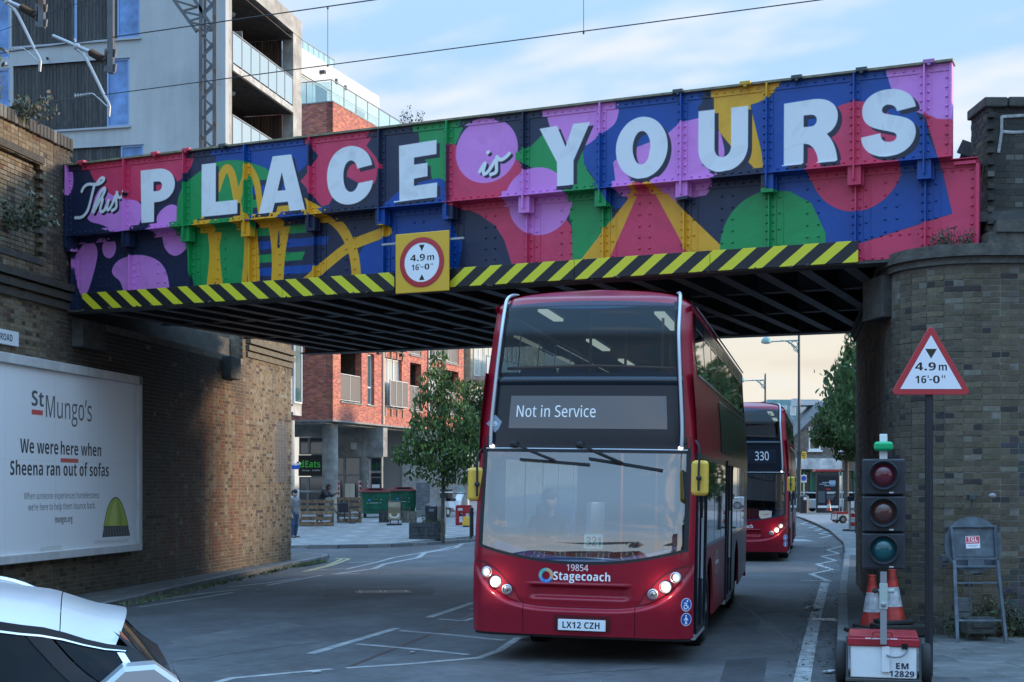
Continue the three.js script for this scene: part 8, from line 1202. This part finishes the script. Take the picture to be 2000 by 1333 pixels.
const STAND = { head: [0, 1.58, 0.03], chest: [0, 1.25, 0], waist: [0, 1.05, 0], hip: [0, 0.92, 0], arms: [[[-0.19, 1.36, 0], [-0.23, 1.08, -0.03], [-0.20, 0.84, 0.05]], [[0.19, 1.36, 0], [0.24, 1.08, -0.02], [0.21, 0.83, 0.06]]], legs: [[[-0.09, 0.88, 0], [-0.10, 0.49, 0.03], [-0.10, 0.09, -0.02], [-0.02, 0, 0.16]], [[0.09, 0.88, 0], [0.10, 0.49, 0.0], [0.10, 0.09, -0.06], [0.02, 0, 0.16]]] };
{ const p = onPlaza(574.5, 1052); person('person in grey top and blue jeans standing half hidden at the abutment edge', p, 1.0, STAND, { skin: [0.38, 0.24, 0.17], top: [0.28, 0.28, 0.29], legs: [0.06, 0.09, 0.17], hair: [0.015, 0.012, 0.01], hood: [0.5, 0.49, 0.47] }); }
{ const p = onPlaza(628, 1018); person('person in dark clothes leaning behind the left wooden pallet', p, 1.25, { head: [0, 1.46, 0.34], chest: [0, 1.18, 0.14], waist: [0, 1.02, 0.03], hip: [0, 0.90, -0.05], arms: [[[-0.19, 1.28, 0.16], [-0.24, 1.08, 0.34], [-0.14, 1.12, 0.58]], [[0.19, 1.28, 0.16], [0.24, 1.08, 0.34], [0.14, 1.16, 0.58]]], legs: STAND.legs }, { skin: [0.10, 0.06, 0.045], top: [0.02, 0.023, 0.032], legs: [0.025, 0.026, 0.03], hair: [0.012, 0.011, 0.01], long: true }); }
{ // the driver behind the wheel of the nearest bus
  const b = scene.getObjectByName('double_decker_bus'), p = b.localToWorld(V(-0.62, 0.42, -1.5)); person('person in dark uniform sitting at the wheel of the nearest bus', p.toArray(), -0.2217, { head: [0, 1.36, 0.06], chest: [0, 0.98, 0.0], waist: [0, 0.78, -0.03], hip: [0, 0.66, -0.05], arms: [[[-0.19, 1.09, 0], [-0.24, 0.84, 0.16], [-0.16, 0.86, 0.40]], [[0.19, 1.09, 0], [0.24, 0.84, 0.16], [0.16, 0.88, 0.40]]], legs: [[[-0.1, 0.62, 0], [-0.12, 0.58, 0.42], [-0.12, 0.12, 0.5], [0, 0, 0.16]], [[0.1, 0.62, 0], [0.12, 0.58, 0.42], [0.12, 0.12, 0.5], [0, 0, 0.16]]] }, { skin: [0.28, 0.17, 0.12], top: [0.03, 0.035, 0.06], legs: [0.02, 0.02, 0.03], hair: [0.02, 0.015, 0.012], long: true }); }
// ------------------------------------------------------------------ overhead line equipment on the railway
const galvM = mat('mast_steel', [0.17, 0.18, 0.195], 0.5, { grain: steelT, size: 1.2, metalness: 0.35 });
const RW = (px, py, off) => { const nx = -0.4171, nz = 0.9089, k = (px - 1000) / FOCAL, d = (-off - nx * 7.64 - nz * 23.9) / (nx * k - nz); return AT(px, py, d); };   // pixel on the upright plane `off` metres behind the mural
{
  const wire = mat('wire_black', [0.025, 0.025, 0.028], 0.6);
  const w = (name, label, a, b, r, droppers) => { const A = RW(...a), B = RW(...b), t = thing(name, label, 'overhead wire', [0, 0, 0]); const e = A.clone().lerp(B, -0.1), f = A.clone().lerp(B, 1.5); new MB().cyl(e, f, r, r, 6).mesh('wire', wire, t); for (const [p, q, g] of droppers) { new MB().cyl(RW(...p), RW(...q), 0.006, 0.006, 5).mesh('dropper', wire, t); for (const z of g) new MB().ball(...RW(...z).toArray(), 0.018, 0.03, 0.018, 8).mesh('clip', wire, t); } return t; };
  w('contact_wire', 'lower overhead contact wire sloping across the sky above the bridge', [0, 212, 4.5], [1600, 0, 4.5], 0.011, [[[640, 14, 4.5], [640, 128, 4.5], [[640, 128, 4.5], [640, 16, 4.5]]], [[1140, -40, 4.5], [1140, 65, 4.5], [[1140, 64, 4.5]]]]);
  w('catenary_wire', 'upper overhead catenary wire at top left of the sky', [0, 104, 4.5], [735, -1, 4.5], 0.013, []);
  w('feeder_wire', 'thin feeder wire crossing the timber cladding at the top left corner', [0, 60, 9], [340, -60, 9], 0.009, []);
}
{
  const B = (p, q, w = 0.06) => [p, q, w], t = thing('catenary_mast', 'grey steel lattice railway mast in front of the apartment block corner', 'mast', [0, 0, 0]), d0 = 31.0, d1 = 31.5, lo = 640, hi = -80;
  const chord = (px, d, r) => new MB().bar(AT(px, lo, d), AT(px, hi, d), r, r).mesh('chord', galvM, t);
  chord(392, d0, 0.075); chord(419, d0, 0.085); chord(400, d1, 0.06); chord(421, d1, 0.06);
  for (let i = 0; i < 18; i++) { const y = 310 - i * 40; new MB().bar(AT(395, y, d0 - 0.02), AT(416, y - 20, d0 - 0.02), 0.02, 0.045).mesh('brace', galvM, t); new MB().bar(AT(416, y - 20, d0 - 0.02), AT(395, y - 40, d0 - 0.02), 0.02, 0.045).mesh('brace', galvM, t); new MB().bar(AT(402, y - 10, d1), AT(419, y - 30, d1), 0.02, 0.04).mesh('brace', galvM, t); }
  new MB().bar(AT(336, -4, d0), AT(384, 62, d0), 0.07, 0.07).mesh('boom_chord', galvM, t); new MB().bar(AT(377, -4, d0), AT(420, 62, d0), 0.075, 0.075).mesh('boom_chord', galvM, t);
  for (const [a, b] of [[[338, 0], [384, 14]], [[384, 14], [354, 22]], [[354, 22], [399, 32]], [[399, 32], [366, 42]], [[366, 42], [416, 54]], [[380, 58], [420, 60]]]) new MB().bar(AT(a[0], a[1], d0), AT(b[0], b[1], d0), 0.03, 0.04).mesh('boom_brace', galvM, t);
  void B;
}
{
  const ins = mat('insulator_brown', [0.10, 0.085, 0.08], 0.35), pale = mat('tube_pale', [0.33, 0.34, 0.35], 0.45, { metalness: 0.5 });
  const make = (label, dx, dy) => {
    const O = 4.5, q = (px, py) => RW(px + dx, py + dy, O), t = thing('catenary_cantilever', label, 'cantilever', [0, 0, 0]);
    new MB().bar(q(216, -70), q(216, 143), 0.12, 0.14).mesh('drop_post', galvM, t); for (const y of [103, 132]) new MB().bar(q(204, y), q(226, y + 1), 0.03, 0.16).mesh('clamp', galvM, t); new MB().bar(q(209, 100), q(206, 128), 0.06, 0.03).bar(q(193, 117), q(212, 131), 0.03, 0.05).mesh('bracket', mat('iron_dark', [0.05, 0.05, 0.05], 0.55), t);
    const A = q(204, 118), Bq = q(174, 101); const im = new MB(); for (let i = 0; i < 9; i++) { const a = A.clone().lerp(Bq, 0.08 + i * 0.1), b = A.clone().lerp(Bq, 0.12 + i * 0.1); im.cyl(a, b, 0.085, 0.06, 12); } im.cyl(A, Bq, 0.045, 0.045, 10); im.mesh('insulator', ins, t);
    new MB().cyl(Bq, q(103, 70), 0.042, 0.036, 10).mesh('tube', pale, t); new MB().ball(...q(150, 91).toArray(), 0.07, 0.08, 0.06, 8).bar(q(145, 76), q(149, 90), 0.03, 0.03).mesh('swivel', pale, t);
    new MB().tube([q(144, 92), q(158, 102), q(166, 112), q(205, 190), q(212, 203), q(213, 214)], 0.034, 40, 8).mesh('registration_tube', pale, t); new MB().cyl(q(213, 208), q(212, 228), 0.04, 0.03, 8).mesh('end_fitting', pale, t);
    new MB().tube([q(145, 188), q(180, 183), q(186, 187), q(210, 209)], 0.014, 24, 6).mesh('steady_arm', pale, t); for (let i = 0; i < 7; i++) new MB().bar(q(146 + i * 5.5, 183), q(146 + i * 5.5, 190 - i), 0.02, 0.02).mesh('clip', pale, t);
  };
  make('overhead line cantilever with insulator hanging before the grey apartment wall', 0, 0); make('overhead line cantilever at the top left corner partly cut by the picture edge', -135, -88);
}
// ------------------------------------------------------------------ far right: street beyond the bridge
function lampPost(label, px, d, base, group) {
  const p = AT(px, 950, d), t = thing('street_lamp', label, 'street lamp', [p.x, base, p.z], -0.22), bk = mat('lamp_post_dark', [0.035, 0.042, 0.048], 0.5), gr = mat('lamp_bracket_green', [0.16, 0.30, 0.28], 0.5), H = 2 + 298 * 99.5 / FOCAL - PAV, s = 99.5 / FOCAL;
  new MB().cyl(V(0, 0, 0), V(0, H * 0.33, 0), 0.16, 0.15, 14).cyl(V(0, H * 0.33, 0), V(0, H, 0), 0.105, 0.085, 12).ball(0, H, 0, 0.07, 0.2, 0.07, 8).cyl(V(0, H * 0.33, 0), V(0, H * 0.34, 0), 0.2, 0.2, 14).mesh('post', bk, t);
  const y = H - 13 * s; new MB().cyl(V(0, y, 0), V(-66 * s, y - 0.06, 0), 0.05, 0.045, 8).mesh('arm', gr, t);
  const cv = []; for (let i = 0; i <= 10; i++) { const a = i / 10 * Math.PI / 2; cv.push(V(-35 * s * (1 - Math.sin(a)), y - 33 * s * (1 - Math.cos(a)), 0)); } new MB().tube(cv, 0.045, 30, 6).mesh('scroll_brace', gr, t);
  const sc = new MB(); for (const [a, b, r] of [[-0.32, -0.28, 0.22], [-0.22, -0.62, 0.16], [-0.62, -0.13, 0.12]]) sc.add(new THREE.TorusGeometry(r, 0.028, 6, 20), M4(a, y + b, 0)); sc.bar(V(-0.1, y - 0.9, 0), V(-0.55, y - 0.2, 0), 0.05, 0.05).mesh('scrollwork', gr, t);
  new MB().lathe([[0, 0.42], [0.2, 0.38], [0.34, 0.2], [0.38, 0.0], [0.34, 0.0]], M4(-63 * s, y - 0.12, 0), 20).mesh('lamp_hood', gr, t); new MB().ball(-63 * s, y - 0.12, 0, 0.33, 0.10, 0.33, 16).mesh('lamp_bowl', mat('lamp_off', [0.7, 0.7, 0.68], 0.4), t);
}
lampPost('tall dark street lamp with green scrolled bracket right of the second bus', 1561, 99.5, PAV); lampPost('farther street lamp with scrolled bracket rising behind the second bus', 1495, 135, 0);
{
  const X = (px) => (px - 1000) * 115 / FOCAL, Y = (py) => EYE + (HORIZON - py) * 115 / FOCAL, t = thing('pub_building', 'brown brick gabled building with white fascia and green shopfront at the end of the street', 'building', [0, 0, -115], 0);
  const bm = brickMat('stock_brick', [0.30, 0.82, 0.92]), x0 = X(1549), x1 = X(1712), xr = X(1626);
  wall(t, 'wall', LEFT, V(0, 0, 0), [[x0, 0], [x1, 0], [x1, Y(862)], [xr, Y(783)], [x0, Y(858)]], [rect(X(1580), X(1604), Y(880), Y(834)), rect(X(1640), X(1664), Y(880), Y(834)), rect(X(1553), X(1682), 0.2, Y(920))], 0.4, bm);
  new MB().span(x0, x1, 0, Y(866), -9, -0.41).mesh('core', mat('core_brick', [0.10, 0.08, 0.075], 0.9), t);
  for (const [a, b] of [[1580, 1604], [1640, 1664]]) { windowUnit(t, LEFT, X(a), X(b), Y(880), Y(834), -0.1, whiteFrame, darkGlass, [], [0.48], 0.13); new MB().span(X(a) - 0.1, X(b) + 0.1, Y(880) - 0.14, Y(880), -0.05, 0.14).mesh('sill', white, t); }
  new MB().span(X(1549), X(1642), Y(917), Y(896), -0.02, 0.55).mesh('fascia', mat('fascia_white', [0.68, 0.69, 0.70], 0.5, { grain: grimeT, size: 3 }), t); new MB().span(X(1549), X(1712), Y(896), Y(890), 0.0, 0.3).mesh('cornice', stoneM, t);
  const gp = mat('shop_green', [0.012, 0.10, 0.06], 0.4); for (let i = 0; i < 9; i++) { const a = lerp(X(1553), X(1682), i / 9); new MB().span(a, a + 0.22, 0.2, Y(920), -0.2, 0.05).mesh('pilaster', gp, t); } new MB().span(X(1553), X(1682), 0.2, 0.95, -0.3, 0.02).mesh('stall_riser', gp, t); for (let i = 0; i < 9; i++) { const a = lerp(X(1553), X(1682), i / 9) + 0.23; windowUnit(t, LEFT, a, a + 0.42, 1.0, Y(922), -0.15, gp, i % 3 === 2 ? gp : darkGlass, [], [0.7], 0.06); }
  new MB().bar(V(xr, Y(783) + 0.05, -4.5), V(x0 - 0.3, Y(858) - 0.2, -4.5), 9.2, 0.12).bar(V(xr, Y(783) + 0.05, -4.5), V(x1 + 0.3, Y(862) - 0.2, -4.5), 9.2, 0.12).mesh('roof', mat('slate', [0.12, 0.12, 0.125], 0.7, { grain: grimeT, size: 1.5 }), t);
  new MB().span(X(1579), X(1593), Y(786), Y(770), -7, -6).span(X(1593), X(1642), Y(783), Y(773), -9, -6.4).mesh('roof_plant', mat('pale_plant', [0.5, 0.51, 0.52], 0.6), t);
  const s = thing('shop_sign', 'small yellow sign projecting from the brick building above the white fascia', 'sign', AT(1569, 890, 112).toArray(), 0); new MB().rbox(0.5, 0.58, 0.1, 0, 0, 0, 0.02).mesh('panel', mat('sign_yellow', [0.72, 0.42, 0.03], 0.42), s); new MB().box(0.36, 0.06, 0.012, 0, 0.12, 0.052).box(0.3, 0.06, 0.012, 0, -0.02, 0.052).box(0.1, 0.1, 0.012, 0.06, -0.16, 0.052).mesh('marking', mat('iron_dark', [0.05, 0.05, 0.05], 0.55), s);
  const u = thing('office_building', 'pale turquoise glazed building behind the brown brick gable', 'building', [0, 0, -170], 0), XX = (px) => (px - 1000) * 170 / FOCAL, YY = (py) => EYE + (HORIZON - py) * 170 / FOCAL;
  new MB().span(XX(1500), XX(1600), 0, YY(781), -12, 0).mesh('wall', mat('turquoise_cladding', [0.32, 0.56, 0.58], 0.5, { grain: grimeT, size: 6 }), u); for (let r = 0; r < 3; r++) for (let c = 0; c < 5; c++) windowUnit(u, LEFT, XX(1508 + c * 18), XX(1519 + c * 18), YY(812 + r * 34), YY(793 + r * 34), 0.03, whiteFrame, paleGlass, [], [], 0.1);
  const v = thing('terrace_building', 'low terrace of brick shops continuing the street far behind the second bus', 'building', [0, 0, -150], 0), X3 = (px) => (px - 1000) * 150 / FOCAL; new MB().span(X3(1380), X3(1552), 0, 6.4, -10, 0).mesh('wall', brickMat('terrace_brick', [0.3, 0.72, 0.8]), v); for (let c = 0; c < 8; c++) windowUnit(v, LEFT, X3(1388 + c * 20), X3(1398 + c * 20), 3.6, 5.2, 0.02, whiteFrame, darkGlass, [], [0.5], 0.1); new MB().span(X3(1380), X3(1552), 2.4, 3.1, 0, 0.4).mesh('fascia', mat('fascia_white'), v); new MB().span(X3(1380), X3(1552), 6.4, 6.6, -10, 0.1).mesh('parapet', stoneM, v);
}
{
  const p = AT(1617, 950, 97), t = thing('bus_shelter', 'bus shelter with red roof and dark lit-free advert panel on the far pavement', 'bus shelter', [p.x, PAV, p.z], -0.05), bk = mat('stand_black', [0.02, 0.021, 0.024], 0.4), w = 1.62;
  new MB().rbox(w, 2.75, 0.22, 0, 1.38, 0, 0.04).mesh('advert_case', bk, t); const tx = canvasTex(192, 320, (x, W, H) => { x.fillStyle = '#23272d'; x.fillRect(0, 0, W, H); x.fillStyle = '#4a555c'; x.fillRect(0, H * 0.5, W * 0.35, H * 0.4); x.fillStyle = '#8fa0ac'; x.fillRect(40, 62, 70, 10); x.fillRect(12, 80, 70, 8); x.fillRect(60, 96, 50, 9); x.fillStyle = '#8ea3b8'; x.fillRect(108, 44, 62, 44); x.fillStyle = '#6b7f90'; x.fillRect(116, 88, 50, 20); x.fillStyle = '#a8323e'; x.fillRect(78, 132, 42, 16); x.fillStyle = '#cfd5d9'; x.fillRect(84, 168, 88, 9); x.fillRect(84, 182, 76, 7); x.fillStyle = '#79838b'; for (let k = 0; k < 4; k++) x.fillRect(84, 204 + k * 14, 84 - k * 8, 4); }); const o = put('advert', new THREE.PlaneGeometry(1.36, 2.05), printMat('shelter_advert', tx, 0.25), t); o.position.set(0, 1.52, 0.115); new MB().box(1.42, 0.16, 0.02, 0, 0.42, 0.118).mesh('advert_sill', white, t);
  new MB().rbox(w + 0.1, 0.2, 1.5, 0, 2.95, -0.6, 0.06).mesh('roof', mat('shelter_red', [0.30, 0.03, 0.03], 0.4), t); for (const z of [-0.1, -1.25]) new MB().box(0.08, 2.85, 0.08, w / 2 + 0.22, 1.43, z).mesh('post', mat('galvanised'), t); new MB().box(0.02, 2.2, 1.1, w / 2 + 0.22, 1.5, -0.68).mesh('end_glass', clearRail, t);
  const q = AT(1571, 950, 96), b = thing('litter_bin', 'dark round litter bin beside the foot of the tall street lamp', 'litter bin', [q.x, PAV, q.z], 0); new MB().cyl(V(0, 0, 0), V(0, 1.15, 0), 0.30, 0.32, 20).mesh('body', bk, b); new MB().cyl(V(0, 1.15, 0), V(0, 1.28, 0), 0.33, 0.2, 20).mesh('hood', bk, b); new MB().rbox(0.2, 0.2, 0.02, 0.0, 1.0, 0.32, 0.005).mesh('label', white, b);
  const g = AT(1570, 950, 104), s = thing('road_sign', 'small blue and white traffic sign behind the tall street lamp', 'road sign', [g.x, 0, g.z], 0); new MB().cyl(V(0, 0, 0), V(0, 2.9, 0), 0.04, 0.04, 8).mesh('pole', mat('galvanised'), s); new MB().rbox(0.42, 0.56, 0.03, 0, 2.55, 0.04, 0.01).mesh('plate', white, s); new MB().add(new THREE.CylinderGeometry(0.19, 0.19, 0.012, 24), M4(0, 2.58, 0.06, Math.PI / 2)).mesh('roundel', mat('sign_blue', [0.03, 0.09, 0.42], 0.4), s);
}
function farCar(label, px, d, turn, rgb, key) {
  const p = AT(px, 950, d), t = thing('parked_car', label, 'car', [p.x, 0, p.z], turn), m = mat('car_' + key, rgb, 0.25, { clearcoat: 1, clearcoatRoughness: 0.05 }), dk = mat('car_glass', [0.006, 0.008, 0.01], 0.03);
  new MB().ext([[-2.1, 0.35], [2.1, 0.35], [2.15, 0.62], [2.05, 0.82], [1.1, 0.96], [-1.9, 0.98], [-2.12, 0.8]], 1.62, M4(0, 0, -0.81), [], 0.06).mesh('body', m, t); new MB().ext([[-1.75, 0.99], [1.0, 0.99], [0.42, 1.42], [-1.15, 1.46]], 1.42, M4(0, 0, -0.71), [], 0.04).mesh('windows', dk, t); new MB().ext([[-1.2, 1.455], [0.45, 1.42], [0.35, 1.5], [-1.05, 1.53]], 1.4, M4(0, 0, -0.7), [], 0.03).mesh('roof', m, t);
  for (const s of [-1, 1]) { for (const x of [-1.3, 1.32]) { const w = new THREE.Group(); w.name = 'wheel'; t.add(w); w.position.set(x, 0.32, s * 0.82); new MB().lathe([[0, -0.1], [0.3, -0.1], [0.32, 0], [0.3, 0.1], [0, 0.1]], M4(0, 0, 0, Math.PI / 2), 20).mesh('tyre', rubber, w); new MB().cyl(V(0, 0, s * 0.1), V(0, 0, s * 0.112), 0.2, 0.2, 16).mesh('rim', satin, w); } new MB().rbox(0.12, 0.13, 0.3, 2.12, 0.72, s * 0.6, 0.03).mesh('headlight', lampGlass, t); }
}
farCar('silver grey parked car behind the tall street lamp and shelter', 1584, 106, -0.35, [0.30, 0.32, 0.34], 'grey'); farCar('white parked car just right of the second bus', 1551, 108, -1.2, [0.6, 0.61, 0.62], 'white'); farCar('white parked car behind the tree trunk right of the shelter', 1672, 106, -0.3, [0.6, 0.61, 0.62], 'white');
{ const p = AT(1630, 950, 69.5), t = makeSignal('portable_traffic_signal', 'far portable signal box with its mast, white with cone on its lid', [p.x, PAV, p.z], -1.35, false); for (const c of [...t.children]) if (/mast|signal_head|backing|detector|lock|clamp/.test(c.name) && c.position.y + 1 > 0) t.remove(c); t.userData.label = 'low white wheeled signal box with its mast removed on the far pavement'; const q = AT(1619.5, 950, 69.6); makeCone('small red and white cone on the low white signal box far along the pavement', [q.x, PAV + 0.575, q.z], 0.78);
  const r = AT(1660, 950, 57.4), s = thing('signal_stand', 'thin signal stand with black head seen from behind on the right pavement', 'signal', [r.x, PAV, r.z], 0.4); new MB().rbox(0.07, 1.3, 0.07, 0, 0.65, 0, 0.006).mesh('mast', mat('galvanised'), s); new MB().rbox(0.34, 0.22, 0.2, 0, 1.35, 0, 0.03).mesh('head', mat('signal_black', [0.022, 0.026, 0.034], 0.45), s); new MB().rbox(0.45, 0.08, 0.4, 0, 0.04, 0, 0.02).mesh('base', rubber, s);
  const u = AT(1667, 950, 57), b = thing('warning_sign_stack', 'red and white works sign standing beside the thin signal stand', 'works sign', [u.x, PAV, u.z], 0.1); for (let i = 0; i < 4; i++) new MB().rbox(0.2, 0.17, 0.04, 0, 0.12 + i * 0.18, 0, 0.01).mesh('panel', i % 2 ? mat('cone_red', [0.62, 0.05, 0.035], 0.5) : mat('cone_white', [0.66, 0.67, 0.70], 0.45), b); new MB().rbox(0.3, 0.06, 0.3, 0, 0.03, 0, 0.01).mesh('base', rubber, b);
  for (const [px, d, h, label] of [[1674.5, 55, 1.35, 'black slim bollard on the right pavement nearest the dark wall']]) { const v = AT(px, 950, d), o = new MB().cyl(V(0, 0, 0), V(0, h, 0), 0.085, 0.08, 14).ball(0, h, 0, 0.09, 0.08, 0.09, 12).cyl(V(0, h - 0.2, 0), V(0, h - 0.14, 0), 0.1, 0.1, 14).mesh('bollard', mat('stand_black', [0.02, 0.021, 0.024], 0.4)); o.position.set(v.x, PAV, v.z); tag(o, label, 'bollard'); } }
// ------------------------------------------------------------------ the street behind the camera, seen only as reflections
{
  const b = (label, x, z, w, h, d, rgb, key, rows, cols) => { const t = thing('terrace_building', label, 'building', [x, 0, z], Math.PI); const m = brickMat(key, rgb); new MB().span(-w / 2, w / 2, 0, h, -d, 0).mesh('wall', m, t); new MB().span(-w / 2 - 0.15, w / 2 + 0.15, h, h + 0.35, -d, 0.2).mesh('parapet', stoneM, t); for (let r = 0; r < rows; r++) for (let c = 0; c < cols; c++) { const a = -w / 2 + (c + 0.25) * w / cols, e = a + 0.5 * w / cols; windowUnit(t, LEFT, a, e, 1 + r * 3.1, 2.8 + r * 3.1, 0.02, whiteFrame, darkGlass, [0.5], [], 0.08); } };
  b('brick terrace behind the camera on the left, mirrored in the bus windscreen', -21, 34, 18, 9.5, 10, [0.45, 0.42, 0.38], 'terrace_brick_a', 3, 6); b('tall brick flats behind the camera on the right, mirrored in the bus windscreen', 17, 46, 14, 15, 12, [0.5, 0.40, 0.36], 'terrace_brick_b', 4, 5);
  b('long brick flats closing the street behind the camera, mirrored in the upper bus windscreen', -2, 62, 26, 13, 10, [0.4, 0.45, 0.45], 'terrace_brick_d', 4, 9);
  b('dark brick terrace along the right pavement beyond the abutment, mirrored in the bus side', 14.6, -38, 30, 7.5, 12, [0.26, 0.6, 0.66], 'terrace_brick_c', 2, 12);
  { const q = scene.children[scene.children.length - 1]; q.rotation.y = -Math.PI / 2 - 0.235; q.position.set(17.4, 0, -54); }
  tree('roadside_tree', 'bushy roadside tree behind the camera mirrored in the signal lenses', [5, 0, 30], 8, [[0, 6, 0, 2.4, 1.8], [1.6, 4.6, 0.5, 2.2, 1.5], [-1.6, 4.4, 0, 2.2, 1.5]], 0.2, 0.4, 1200, LEAF);
}
renderer.render(scene, camera);
